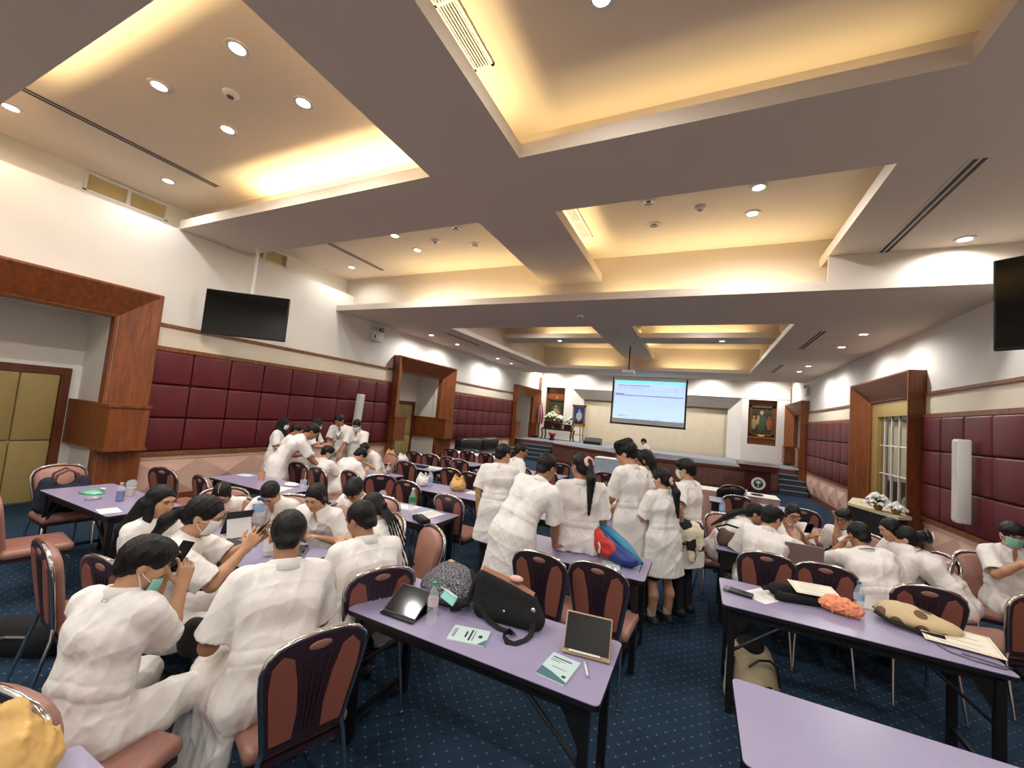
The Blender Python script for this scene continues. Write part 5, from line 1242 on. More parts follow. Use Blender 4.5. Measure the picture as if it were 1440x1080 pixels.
o = tag(empty('folded_jacket', (-.06, 4.76, .90)), 'black and cream cow print jacket hung over an arm', 'jacket'); F = Field((-.2, -.18, -.34), (.2, .18, .18), .009); F.cap((-.08, 0, .08), (.08, .05, .06), .07, .07, .04); F.cap((-.07, -.03, .05), (-.09, -.03, -.2), .06, .045, .04); F.cap((.03, -.04, .04), (.05, -.05, -.24), .05, .04, .03); F.cap((.1, 0, .03), (.13, -.01, -.12), .05, .035, .04); F.wrinkle(.010, 26, 5); soft('cloth', [F], cow, o, 0)
MB().ell((-.13, -.06, .06), (.045, .04, .045)).build('plush_head', cow, o, smooth=True)
o = tag(empty('draped_jacket', (.62, 9.22, .62)), 'black jacket draped over the far chair at the white clothed table', 'jacket'); F = Field((-.3, -.12, -.2), (.3, .2, .4), .012); F.cap((-.18, 0, .2), (.18, 0, .24), .06, .06, .04); F.cap((-.2, -.02, .18), (-.22, -.03, -.08), .06, .05, .04); F.cap((.1, -.03, .2), (.06, -.03, .04), .06, .05, .05); F.wrinkle(.008, 24, 3); soft('cloth', [F], blackc, o)
o = tag(empty('dish', (1.13, 9.85, .757)), 'flat black dish on the long white clothed table', 'dish'); MB().lathe([(.001, 0), (.09, 0), (.12, .02), (.11, .022), (.08, .008), (.001, .008)], 20).build('rim', blackm, o, smooth=True, angle=50)
tablet(-1.92, 14.72, .98, .24, .18, 170, 60, 'dark tablet held by the person before the stage', blackm)
o = tag(empty('spectacle_case', (-5.15, 6.78, TZ), R_(8)), 'dark laptop bag lying on the carrier bag table', 'case'); MB().rbox(-.2, .2, -.1, .1, 0, .03, .012).build('flap', blackc, o, smooth=True, angle=50); MB().tube([(-.1, -.1, .02), (0, -.13, .02), (.1, -.1, .02)], .006, 6).build('handle', blackm, o)
# ================================================================== PEOPLE: skeleton
def _n(v): v = np.array(v, float); return v / (np.linalg.norm(v) + 1e-12)
def posture(p):
    """joints of a figure whose pelvis stands over the origin"""
    s = p.get('s', 1.0); a = math.radians(p['yaw'])
    f = np.array([-math.sin(a), math.cos(a), 0]); r = np.array([math.cos(a), math.sin(a), 0]); u = np.array([0, 0, 1.0])
    L = math.radians(p.get('lean', 5)); Sd = math.radians(p.get('side', 0)); tw = math.radians(p.get('twist', 0))
    J = {'f': f, 'r': r, 'u': u, 's': s}
    kind = p['pose']
    pz = p.get('pz', .93 * s if kind == 'stand' else .555)
    P = np.array([0, 0, pz])
    def dr(k): return _n(f * math.sin(L * k) + u * math.cos(L * k) + r * math.sin(Sd * k))
    W = P + .17 * s * dr(.6); C = W + .19 * s * dr(1.0); N = C + .15 * s * dr(1.12)
    tr = r * math.cos(tw) + f * math.sin(tw)                 # shoulder line, + twist turns the right shoulder forward
    up = dr(1.0); tr = _n(tr - up * (tr @ up)); tf = np.cross(up, tr)
    ha = a + math.radians(p.get('hy', 0)); hp = math.radians(p.get('hp', 10)); hr_ = math.radians(p.get('hroll', 0))
    hf0 = np.array([-math.sin(ha), math.cos(ha), 0]); hr = np.array([math.cos(ha), math.sin(ha), 0])
    hf = hf0 * math.cos(hp) - u * math.sin(hp); hu = hf0 * math.sin(hp) + u * math.cos(hp)
    hu, hr = hu * math.cos(hr_) + hr * math.sin(hr_), hr * math.cos(hr_) - hu * math.sin(hr_)
    nd = _n(.5 * dr(1.15) + .5 * hu)
    H = N + nd * .062 * s + hu * .098 * s + hf * .012
    sw = p.get('sw', .178) * s
    SL = N - up * .05 * s - tr * sw; SR = N - up * .05 * s + tr * sw
    J.update(P=P, W=W, C=C, N=N, H=H, hf=hf, hr=hr, hu=hu, tr=tr, tf=tf, up=up, SL=SL, SR=SR)
    # legs
    st = p.get('stance', .10)
    for sd, q in (('L', -1), ('R', 1)):
        hip = P + r * q * .09 * s - u * .02
        if kind == 'sit':
            sp = p.get('knees', .14) * q
            lf = p.get('legf', 0.0)
            knee = hip + f * .41 * s + r * sp * .6 + u * .0; knee[2] = .53 * s
            ank = knee + f * (-.02 + lf); ank = np.array([ank[0], ank[1], .085])
        else:
            ank = np.array([0, 0, .085]) + r * q * st + f * (p.get('footf', 0.0) + q * p.get('stride', 0.0))
            knee = (hip + ank) / 2 + f * .035 * s; knee[2] = .49 * s
        J['hip' + sd] = hip; J['knee' + sd] = knee; J['ank' + sd] = ank
    return J
def arm_ik(S, T, L1, L2, pole):
    d = T - S; D = np.linalg.norm(d); m = (L1 + L2) * .985
    if D > m: T = S + d / D * m; D = m
    D = max(D, .12); x = _n(T - S); a = (L1 * L1 - L2 * L2 + D * D) / (2 * D); h = math.sqrt(max(L1 * L1 - a * a, 1e-6))
    pp = _n(pole - x * (pole @ x)); return S + x * a + pp * h, S + x * D
PEOPLE = [
 {'elb':0.1,'pose':'sit','yaw':14,'lean':14,'side':-3,'hy':-38,'hp':22,'s':0.94,'hair':'bowl','res':0,'hands':{'L':(-0.05,0.3,1.02),'R':(0.07,0.3,1.0)},'prop':'phone','pn':'in','curl':0.9,'mask':'chin','white_trousers':1,'label':'person with bowl cut black hair sitting at lower left,mask pulled under the chin','at':(-2.291,0.918)},
 {'pose':'sit','yaw':70,'lean':20,'side':6,'hy':-18,'hp':26,'s':1.06,'hair':'short','res':0,'hands':{'L':(-0.12,0.38,0.8),'R':(0.16,0.4,0.8)},'coatdrape':1,'label':'broad short haired person seen from behind on the chair with ribbed brown back','at':(-1.855,1.447)},
 {'pose':'sit','yaw':62,'lean':20,'hy':30,'hp':24,'s':1.0,'hair':'short','res':0,'hands':{'L':(-0.1,0.42,0.8),'R':(0.12,0.44,0.8)},'fade':1,'label':'short haired person seen from behind beside the tilted plum chair,looking left','at':(-1.879,2.099)},
 {'pose':'sit','yaw':96,'lean':22,'hy':0,'hp':30,'s':0.95,'hair':'braids','res':1,'hands':{'L':(-0.12,0.4,0.82),'R':(0.05,0.42,0.82)},'label':'girl with long thin braids hanging over her back,behind the short haired boy','at':(-2.131,2.619)},
 {'seat':'person with mop of black hair and glasses','pose':'sit','yaw':190,'lean':24,'hy':10,'hp':46,'s':0.96,'hair':'bowl','res':1,'hands':{'L':(-0.15,0.36,0.8),'R':(0.15,0.36,0.8)},'glasses':1,'label':'person with mop of black hair and glasses bowing the head,beside the beige tote strap','at':(-3.118,3.327)},
 {'seat':'girl with arms folded on the table','pose':'sit','yaw':196,'lean':24,'hy':2,'hp':26,'s':0.92,'hair':'longtied','res':0,'hands':{'L':(-0.16,0.32,0.8),'R':(0.17,0.4,0.82)},'vneck':1,'label':'girl with centre parted dark hair facing us,arms folded on the table','at':(-3.099,2.821)},
 {'seat':'person bowing behind the blue capped bottle','pose':'sit','yaw':212,'lean':24,'hy':0,'hp':48,'s':0.9,'hair':'short','res':0,'hands':{'L':(-0.14,0.3,0.8),'R':(0.14,0.3,0.8)},'vneck':1,'label':'short haired person with head bowed low behind the big blue capped bottle','at':(-3.684,2.75)},
 {'seat':'girl with a white parting line','pose':'sit','yaw':238,'lean':36,'hy':-8,'hp':42,'s':0.86,'hair':'parted','res':0,'hands':{'L':(-0.12,0.34,0.8),'R':(0.14,0.34,0.8)},'glasses':1,'label':'girl with a white parting line in black hair and glasses,white bag before her','at':(-4.296,2.563)},
 {'pose':'sit','yaw':-62,'lean':10,'hy':-12,'hp':10,'s':0.9,'hair':'long','res':0,'hands':{'L':(-0.1,0.36,0.74),'R':(0.1,0.34,0.72)},'label':'girl with very long dark hair looking to the right,lanyard round her neck','at':(-3.613,1.616)},
 {'pose':'sit','yaw':-38,'lean':22,'hy':-10,'hp':22,'s':1.0,'hair':'pony','res':0,'hands':{'L':(-0.04,0.54,0.98),'R':(0.12,0.5,0.98)},'mask':'white','prop':'phone','curl':0.7,'pn':'in','label':'masked girl with low ponytail holding a phone in both hands over the table','at':(-3.019,1.418)},
 {'pose':'stand','yaw':-50,'lean':6,'hy':-10,'hp':20,'hair':'hijab','res':2,'hands':{'L':(-0.1,0.3,1.02),'R':(0.12,0.28,1.05)},'mask':'white','label':'person in a black headscarf at the left end of the huddle by the red wall','s':0.91,'at':(-6.986,4.944)},
 {'pose':'stand','yaw':-40,'lean':18,'hy':-10,'hp':24,'hair':'short','res':2,'hands':{'L':(-0.12,0.36,1.0),'R':(0.14,0.36,1.0)},'label':'short haired person half hidden behind the bending one near the red wall','s':0.894,'at':(-6.33,4.608)},
 {'pose':'stand','yaw':-30,'lean':42,'side':8,'hy':-10,'hp':40,'hair':'short','res':2,'s':1.0,'hands':{'L':(-0.1,0.62,0.86),'R':(0.16,0.6,0.86)},'label':'person in long white coat bending over the table,back turned,near the red wall','at':(-5.86,4.228)},
 {'pose':'stand','yaw':-60,'lean':8,'hy':-8,'hp':26,'hair':'hijab','res':2,'hands':{'L':(-0.05,0.38,1.08),'R':(0.07,0.38,1.06)},'mask':'white','prop':'phone','curl':0.7,'pn':'in','label':'person in a black headscarf and white mask holding up a phone by the red wall','s':0.925,'at':(-6.755,5.444)},
 {'pose':'stand','yaw':200,'lean':12,'hy':-6,'hp':34,'hair':'short','res':2,'hands':{'L':(-0.14,0.34,0.95),'R':(0.12,0.4,0.82)},'lanyard':'thin','vneck':1,'label':'tall person without mask leaning over the table in front of the red wall','s':0.992,'at':(-6.738,6.226)},
 {'pose':'stand','yaw':196,'lean':14,'hy':12,'hp':30,'hair':'short','res':2,'hands':{'L':(-0.18,0.36,0.86),'R':(0.18,0.36,0.86)},'mask':'white','vneck':1,'label':'short haired person with white mask beside the slim white column speaker','s':0.952,'at':(-6.299,6.273)},
 {'pose':'sit','yaw':10,'lean':16,'hy':-48,'hp':18,'s':0.87,'hair':'bowl','res':2,'hands':{'L':(-0.14,0.4,0.8),'R':(0.14,0.42,0.8)},'mask':'green','label':'seated person with green mask turned sideways,back to us,by the red wall huddle','at':(-5.429,4.601)},
 {'pose':'sit','yaw':0,'lean':40,'side':6,'hy':-25,'hp':46,'s':1.0,'hair':'short','res':2,'hands':{'L':(-0.16,0.46,0.8),'R':(0.2,0.46,0.8)},'label':'person slumped over the table with head on the arms,next to the milk bottles','at':(-5.313,4.853)},
 {'seat':'bowed person across the milk bottles table','pose':'sit','yaw':170,'lean':36,'hy':20,'hp':56,'s':1.0,'hair':'short','res':2,'hands':{'L':(-0.16,0.4,0.8),'R':(0.18,0.38,0.8)},'label':'person across the table bowing the head down,mostly hidden by the slumped one','at':(-5.778,6.35)},
 {'pose':'stand','yaw':14,'lean':3,'hy':-32,'hp':10,'hair':'short','res':0,'hands':{'L':(-0.235,0.06,0.8),'R':(0.25,0.16,0.82)},'label':'tall person in white coat seen from behind,leftmost of the standing group','s':0.95,'at':(-2.089,4.295)},
 {'pose':'stand','yaw':-48,'lean':6,'hy':-16,'hp':12,'hair':'short','res':0,'hands':{'L':(-0.2,0.2,0.92),'R':(0.2,0.2,0.92)},'glasses':1,'lanyard':'black','vneck':1,'label':'smiling person with glasses and a black lanyard facing right','s':0.912,'at':(-2.463,5.553)},
 {'pose':'stand','yaw':-4,'lean':34,'side':14,'hy':-16,'hp':20,'hair':'short','res':0,'hands':{'L':(-0.1,0.45,0.9),'R':('w',-1.17,3.72,0.79)},'footf':-0.04,'flat':'R','label':'person leaning on the table with one straight arm,back to us','s':1.015,'at':(-1.453,3.362)},
 {'pose':'sit','pz':0.84,'yaw':16,'lean':4,'hy':36,'hp':8,'hair':'ponyhigh','res':0,'hands':{'L':(-0.08,0.22,0.93),'R':(0.06,0.22,0.94)},'scrunchie':'pink','perch':1,'label':'girl with a pink hair tie and long ponytail sitting on the table edge','s':1.052,'at':(-1.013,3.926)},
 {'pose':'stand','yaw':62,'lean':6,'hy':20,'hp':22,'hair':'wavy','res':0,'hands':{'L':(-0.06,0.32,1.06),'R':(0.1,0.32,1.02)},'glasses':1,'prop':'phone','curl':0.7,'pn':'in','label':'tallest person with thick wavy black hair and glasses,facing left','s':1.055,'at':(-0.615,4.586)},
 {'seat':'person holding hands before the mouth','pose':'sit','yaw':186,'lean':24,'hy':8,'hp':14,'s':0.88,'hair':'short','res':1,'hands':{'L':(-0.05,0.28,1.08),'R':(0.04,0.28,1.05)},'curl':0.8,'pn':'in','label':'seated person facing us with hands held before the mouth,behind the table','at':(-1.107,5.67)},
 {'pose':'stand','yaw':60,'lean':4,'hy':25,'hp':16,'hair':'longtied','res':1,'hands':{'L':(-0.1,0.3,1.0),'R':(0.1,0.3,1.0)},'label':'girl in the middle of the standing group,only her hair and cheek in view','s':0.998,'at':(-0.492,4.979)},
 {'pose':'stand','yaw':46,'lean':6,'hy':30,'hp':10,'hair':'ponylow','res':0,'hands':{'L':(-0.1,0.3,1.0),'R':(0.12,0.26,1.06)},'scrunchie':'beige','skirt':1,'mask':'white','label':'girl in a black skirt with a low ponytail and beige hair tie,back to us','s':0.909,'at':(-0.284,4.579)},
 {'pose':'stand','yaw':66,'lean':2,'hy':12,'hp':10,'hair':'bowl','res':0,'hands':{'L':('w',-0.13,4.76,0.98),'R':(0.2,0.22,0.92)},'mask':'white','glasses':1,'curl':0.6,'label':'person with white mask and bowl cut hair holding a cow print jacket','s':0.966,'at':(-0.075,4.986)},
 {'pose':'stand','yaw':78,'lean':14,'hy':5,'hp':36,'hair':'short','res':2,'hands':{'L':(-0.12,0.3,1.02),'R':(0.14,0.3,1.0)},'label':'person in white far off before the stage looking at a dark tablet','s':0.904,'at':(-1.586,14.968)},
 {'pose':'sit','yaw':-6,'lean':30,'side':8,'hy':-42,'hp':18,'s':1.0,'hair':'bowl','res':0,'hands':{'L':(-0.12,0.46,0.8),'R':(0.26,0.44,1.02)},'curl':0.5,'pn':'face','label':'person with hand raised to the cheek,back to us,beside the laptop','at':(0.599,4.83)},
 {'seat':'girl with low ponytail left of the laptop','pose':'sit','yaw':-75,'lean':50,'hy':-20,'hp':20,'s':1.0,'hair':'ponylow','res':1,'hands':{'L':(-0.12,0.36,0.8),'R':(0.12,0.36,0.8)},'pz':0.555,'label':'girl with a low ponytail half hidden left of the boy by the laptop','at':(0.242,5.741)},
 {'seat':'girl with glasses behind the laptop','pose':'sit','yaw':190,'lean':20,'hy':0,'hp':22,'s':0.88,'hair':'longtied','res':0,'hands':{'L':(-0.04,0.38,0.9),'R':(-0.12,0.36,0.9)},'glasses':1,'prop':'phone','curl':0.7,'pn':'in','vneck':1,'label':'girl with glasses facing us,looking at a phone behind the laptop','at':(1.012,6.075)},
 {'seat':'person holding a hand at the mouth','pose':'sit','yaw':136,'lean':18,'hy':10,'hp':14,'s':0.9,'hair':'bowl','res':0,'hands':{'L':(0.02,0.24,1.06),'R':(0.2,0.3,0.8)},'glasses':1,'curl':0.8,'pn':'in','label':'person with glasses holding a hand at the mouth,near the console flowers','at':(1.654,6.053)},
 {'pose':'sit','yaw':8,'lean':30,'side':-8,'hy':12,'hp':22,'s':0.97,'hair':'short','res':0,'hands':{'L':(-0.18,0.34,1.02),'R':(0.14,0.42,0.8)},'curl':0.6,'collarline':1,'label':'broad person with a dark trimmed collar seen from behind on the right','at':(1.547,4.769)},
 {'pose':'sit','yaw':56,'lean':46,'hy':14,'hp':18,'s':0.99,'hair':'bunclip','res':0,'hands':{'L':(-0.1,0.5,0.8),'R':(0.14,0.46,0.8)},'collarline':1,'label':'leaning girl with a large black and white hair clip on the right','at':(2.31,5.412)},
 {'seat':'person hidden behind the hair clip girl','pose':'sit','yaw':100,'lean':16,'hy':0,'hp':20,'s':0.9,'hair':'longtied','res':1,'hands':{'L':(-0.12,0.36,0.8),'R':(0.12,0.36,0.8)},'label':'person almost hidden behind the girl with the big hair clip','at':(2.039,5.703)},
 {'pose':'sit','yaw':186,'lean':2,'hy':-12,'hp':16,'s':1.0,'hair':'bowl','res':0,'hands':{'L':(-0.02,0.34,0.96),'R':(0.12,0.36,1.0)},'mask':'green','prop':'phone','curl':0.8,'pn':'in','vneck':1,'navy':1,'label':'person with green mask holding a phone at the right edge','at':(2.912,6.022)},
]
# ================================================================== PEOPLE: surfaces
skinm = mat('skin', srgb(196, 148, 114), .5, noise=.05, nscale=14)
skin_b = mat('skin_tan', srgb(168, 120, 88), .5, noise=.05, nscale=14)
lipm = mat('lips', srgb(168, 96, 86), .45)
eyew = mat('eye_white', srgb(225, 220, 212), .3); eyed = mat('eye_dark', srgb(22, 14, 10), .2)
hairm = mat('black_hair', srgb(14, 12, 11), .46, bump=.6, bscale=120, stretch=(1, 1, .15), spec=.3)
coatm = mat('white_coat_cotton', srgb(238, 233, 227), .85, noise=.015, nscale=6, bump=.22, bscale=22)
trimm = mat('dark_trim', srgb(70, 64, 72), .7)
navyt = mat('navy_trousers', srgb(20, 22, 32), .85, bump=.1, bscale=30)
whitet = mat('white_trousers', srgb(236, 230, 222), .85, bump=.1, bscale=30)
blackt = mat('black_cloth', srgb(16, 15, 18), .85, bump=.1, bscale=30)
shoem = mat('dark_shoe', srgb(26, 28, 36), .6); shoew = mat('white_sole', srgb(216, 214, 210), .6); sockm = mat('grey_sock', srgb(170, 170, 168), .8)
maskw = mat('white_mask', srgb(232, 232, 230), .8); maskg = mat('teal_mask', srgb(140, 204, 188), .8); maskd = mat('green_mask', srgb(70, 140, 120), .8)
glassm = mat('spectacle_metal', srgb(60, 58, 58), .3, metal=.7)
pinkh = mat('pink_hair_tie', srgb(232, 176, 166), .8, bump=.4, bscale=50); beigeh = mat('beige_hair_tie', srgb(196, 160, 130), .8, bump=.4, bscale=50)
lany = mat('black_lanyard', srgb(18, 18, 24), .7)
phonem = mat('phone_black', srgb(14, 14, 18), .2)

def hand(F, W, d, n, side, curl, h, flat=False):
    d = _n(d); n = _n(n - d * (n @ d)); t = np.cross(d, n) * (1 if side == 'R' else -1)
    sp = .0205; rf = max(.0082, .82 * h)
    lens = (.070, .078, .073, .056)
    K = []
    for i in range(4):
        o = (1.5 - i) * sp; k = W + d * (.088 - abs(i - 1.2) * .005) + t * o; K.append(k)
        F.cap(W + t * o * .55, k, .0155, .012, .012)
    for i in range(4):
        fd = _n(d + t * (1.5 - i) * .07); p = K[i]; c = curl * (.35 + .06 * i); dirv = fd
        for sgm, fr in enumerate((.46, .30, .24)):
            an = c * (1.0 + .45 * sgm); ax = dirv * math.cos(an) + n * math.sin(an); q = p + ax * lens[i] * fr
            F.cap(p, q, rf * (1 - .08 * sgm), rf * (.92 - .08 * sgm), .003)
            n2 = n * math.cos(an) - dirv * math.sin(an); dirv = _n(ax); p = q; n = _n(n2) if sgm < 2 else n
        n = _n(np.cross(t * (1 if side == 'R' else -1), d))
    b = W + d * .022 + t * .020; m = b + _n(d * .55 + t * .75 + n * (.15 + .3 * curl)) * .042; e = m + _n(d * .8 + t * .25 + n * .45 * curl) * .034; e2 = e + _n(d * .85 - t * .1 + n * .5 * curl) * .022
    F.cap(b, m, .015, .0115, .01); F.cap(m, e, .0112, .0098, .004); F.cap(e, e2, .0098, .0075, .003)

def person(p):
    s = p.get('s', 1.0); res = p['res']
    vb = (.0062, .0085, .0105)[res]; vc = (.0075, .011, .014)[res]
    J = posture(p); off = np.array([p['at'][0], p['at'][1], 0])
    root = empty('person', (p['at'][0], p['at'][1], 0), 0, p['label'], 'person', 'people in white coats')
    f, r, u, up, tf, tr = J['f'], J['r'], J['u'], J['up'], J['tf'], J['tr']
    H, N, hf, hr, hu = J['H'], J['N'], J['hf'], J['hr'], J['hu']
    B = np.array([hr, hf, hu])
    def Q(x, y, z): return H + (hr * x + hf * y + hu * z) * s
    # ---- arms
    arms = {}
    for sd, q in (('L', -1), ('R', 1)):
        S = J['S' + sd]; t = p['hands'][sd]
        T = np.array(t[1:]) - off if t[0] == 'w' else r * t[0] + f * t[1] + u * t[2]
        pole = -u * .9 + tr * q * p.get('elb', .45) - f * .25
        if p.get('pn') == 'face' and sd == 'R': pole = tr * .6 - u * .5 + f * .2
        E, T = arm_ik(S, T, .275 * s, .245 * s, pole)
        arms[sd] = (S, E, T)
    # ---- body: head, neck, trunk, arms, hands in one continuous surface
    pts = [H + hu * .14, H - hu * .14, N, J['P'] - u * .1, J['SL'], J['SR']] + [a for k in 'LR' for a in arms[k][1:3]] + [arms[k][2] + v * .12 for k in 'LR' for v in (u, -u, f, -f, r, -r)] + [H + hf * .14, H - hf * .13]
    lo = np.min(pts, 0) - .1; hi = np.max(pts, 0) + .1
    F = Field(lo, hi, vb)
    F.cap(N - up * .05, J['P'], .060 * s, .06 * s, .03); F.cap(J['SL'], J['SR'], .042 * s, k=.03)
    F.cap(N - up * .03, Q(0, -.018, -.055), .060 * s, .053 * s, .025)
    F.ell(Q(0, -.008, .022), np.array((.076, .096, .094)) * s, B, .02)
    F.ell(Q(0, .030, -.042), np.array((.060, .063, .076)) * s, B, .03)
    F.cap(Q(0, .060, -.094), Q(0, .064, -.094), .022 * s, k=.03)
    for q in (-1, 1):
        F.ell(Q(q * .034, .054, -.03), np.array((.026, .03, .03)) * s, B, .02)
        F.ell(Q(q * .031, .099, .008), np.array((.019, .011, .010)) * s, B, .012, 's')
        F.ell(Q(q * .077, -.008, -.012), np.array((.010, .019, .030)) * s, B, .008)
    F.cap(Q(-.038, .083, .027), Q(.038, .083, .027), .011 * s, k=.016)
    F.cap(Q(0, .086, .006), Q(0, .107, -.030), .0075 * s, .0125 * s, .012)
    F.ell(Q(0, .089, -.060), np.array((.023, .010, .0075)) * s, B, .006)
    for sd in 'LR':
        S, E, T = arms[sd][:3]
        F.cap(S, E, .044 * s, .040 * s, .02); F.cap(E, E + (T - E) * .35, .041 * s, .041 * s, .015); F.cap(E + (T - E) * .35, T, .040 * s, .0265 * s, .015)
        d = _n(T - E); pn = p.get('pn'); cu = p.get('curl', .35)
        q = -1 if sd == 'L' else 1
        if p.get('flat') == sd: d = _n(f * .9 + r * .5); n = -u; cu = .12
        elif pn == 'in': n = -tr * q * .8 + f * .2 + u * .3; d = _n(d + u * .2)
        elif pn == 'face' and sd == 'R': n = -tr * .6 + hf * -.6; d = _n(d + u * .6)
        elif p['hands'][sd][2] < .95 and p['pose'] == 'stand' and p['hands'][sd][0] != 'w' and abs(p['hands'][sd][1]) < .3: n = -tr * q
        else: n = -u * 1.0
        hand(F, T, d, n, sd, cu, vb); arms[sd] = (S, E, T, _n(d))
    bare = p.get('skirt')
    ex = MB()
    R3 = Matrix([[hr[i], hf[i], hu[i]] for i in range(3)])
    for q in (-1, 1):
        ex.ell(Q(q * .031, .0875, .006), (.013 * s, .007 * s, .0055 * s), 2, 10, 6, R3); ex.ell(Q(q * .031, .0915, .0055), (.0058 * s, .005 * s, .0052 * s), 3, 8, 6, R3)
        ex.tube([Q(q * .014, .1, .025), Q(q * .03, .099, .031), Q(q * .046, .089, .026)], .0032 * s, 6, 4)
        ex.tube([Q(q * .017, .0935, .010), Q(q * .031, .0955, .0125), Q(q * .045, .087, .009)], .0016 * s, 5, 4)
    lc = Q(0, .097, -.060)
    def mf(c):
        d = c - lc; return np.where((np.abs(d @ hr) < .021 * s) & (np.abs(d @ hu) < .0078 * s) & (np.abs(d @ hf) < .02), 1, 0)
    sk = skin_b if p.get('fade') or (len(p['label']) % 3 == 0) else skinm
    field_obj('body', [F], [sk, lipm, eyew, eyed, hairm], root, ex, mf)
    # ---- hair
    hs = p['hair']; vh = (.006, .008, .010)[res]
    pts = [Q(x, y, z) for x in (-.14, .14) for y in (-.19, .14) for z in (-.16, .16)] + [N - tf * .2 - up * .48 * s, N + tf * .02] if hs not in ('short', 'bowl', 'wavy') else [Q(x, y, z) for x in (-.14, .14) for y in (-.16, .15) for z in (-.14, .17)]
    G = Field(np.min(pts, 0) - .03, np.max(pts, 0) + .03, vh)
    E1 = lambda c, rd, k=.02, op='u': G.ell(Q(*c), np.array(rd) * s, B, k, op)
    if hs == 'hijab':
        E1((0, -.012, .02), (.095, .112, .112)); G.cap(Q(0, -.02, -.06), N - up * .03, .085 * s, .10 * s, .05); G.cap(N - up * .02, N - tf * .06 - up * .22, .11 * s, .10 * s, .06); G.cap(N + tf * .05, N + tf * .08 - up * .16, .07 * s, .06 * s, .05)
        E1((0, .11, -.02), (.056, .07, .075), .012, 's'); G.wrinkle(.006, 26, 5)
    else:
        big = {'wavy': 1.1, 'bowl': 1.04}.get(hs, 1.0)
        E1((0, -.016, .030), (.086 * big, .106 * big, .098 * big))
        if hs == 'wavy':
            for i in range(16):
                a = i * 2.4; E1((.052 * math.cos(a), -.005 + .06 * math.sin(a), .105 + .010 * math.sin(i * 3)), (.036, .036, .028), .03)
            E1((0, .055, .085), (.055, .045, .026), .03)
        if hs == 'bowl': E1((0, .035, .06), (.078, .072, .06), .02)
        fz = {'bowl': -.052, 'wavy': -.05, 'short': -.038}.get(hs, -.030)
        E1((0, .125, fz), (.078, .088, .098), .012, 's')
        cut = {'short': -.045, 'bowl': -.055, 'wavy': -.05}.get(hs)
        if hs in ('short', 'wavy', 'bowl'):
            E1((0, -.07, -.04), (.058, .045, .05), .02)
            if hs != 'bowl' or True:
                for q in (-1, 1): E1((q * .095, .012, -.035), (.035, .042, .045), .01, 's')
            G.halfspace(Q(0, 0, -.078), -hu)
        else:
            E1((0, -.06, -.03), (.072, .06, .06), .03)
            if hs in ('ponylow', 'pony', 'ponyhigh', 'bunclip'):
                for q in (-1, 1): E1((q * .098, .015, -.035), (.034, .04, .042), .01, 's')
        dn = -up * .9 - tf * .05
        if hs in ('long',):
            b0 = Q(0, -.07, -.03)
            for q in (-1, 0, 1):
                a = b0 + hr * q * .055; m = N - tf * .11 + tr * q * .085 - up * .08; e = N - tf * .13 + tr * q * .085 - up * .36 * s
                G.cap(a, m, .052 * s, .048 * s, .03); G.cap(m, e, .046 * s, .026 * s, .03)
            G.cap(Q(.07, .0, -.02), N + tr * .10 + tf * .04 - up * .12, .030, .028, .03); G.cap(Q(-.07, .0, -.02), N - tr * .10 + tf * .05 - up * .16, .030, .024, .03)
        elif hs == 'parted' or hs == 'longtied':
            G.cap(Q(0, -.085, -.03), N - tf * .10 - up * .10, .05 * s, .035 * s, .03); G.cap(N - tf * .10 - up * .10, N - tf * .12 - up * .26, .034 * s, .015, .02)
            for q in (-1, 1): G.cap(Q(q * .07, .02, .02), Q(q * .074, .0, -.06), .018, .014, .02)
        elif hs in ('pony', 'ponyhigh', 'ponylow', 'braids', 'bunclip'):
            kz = {'pony': -.02, 'ponyhigh': .035, 'ponylow': -.035, 'braids': -.02, 'bunclip': .0}[hs]
            k0 = Q(0, -.125, kz)
            G.cap(Q(0, -.08, kz), k0, .05 * s, .024 * s, .02)
            if hs == 'braids':
                for q in (-2, -1, 0, 1, 2):
                    m = N - tf * .13 + tr * q * .03; e = N - tf * .15 + tr * (q * .045 + .03) - up * .40 * s; G.cap(Q(q * .02, -.1, -.05), m, .012, .010, .01); G.cap(m, e, .0095, .007, .004)
            elif hs == 'bunclip': E1((0, -.145, .01), (.06, .05, .06), .02)
            else:
                ln = {'pony': .24, 'ponyhigh': .42, 'ponylow': .36}[hs]
                m = k0 - hf * .045 * s - up * ln * .35 * s; m = m if (m - N) @ tf < -.10 or hs == 'pony' else m - tf * (.10 + (m - N) @ tf)
                e = m - up * ln * .75 * s - tf * .02; G.cap(k0, m, .026 * s, .044 * s, .02); G.cap(m, e, .044 * s, .012 * s, .02)
    G.wrinkle(.005 if hs != 'wavy' else .008, 70 if hs != 'wavy' else 40, len(p['label']), 3, .35)
    ho = field_obj('headscarf' if hs == 'hijab' else 'hair', [G], hairm if hs != 'hijab' else blackt, root)
    if hs == 'parted': MB().tube([Q(.012, .075, .105), Q(.014, .03, .131), Q(.012, -.03, .134)], .0028, 6).build('parting', skinm, ho)
    if p.get('scrunchie'):
        k0 = Q(0, -.125, .035 if hs == 'ponyhigh' else -.035); ring = []
        for i in range(12):
            a = i * PI / 6; ring.append(k0 + (hr * math.cos(a) + _n(hu + hf * .3) * math.sin(a)) * .036 * s)
        MB().tube(ring, [.017 + .003 * (i % 2) for i in range(12)], 8, closed=True).build('hair_tie', pinkh if p['scrunchie'] == 'pink' else beigeh, root, smooth=True)
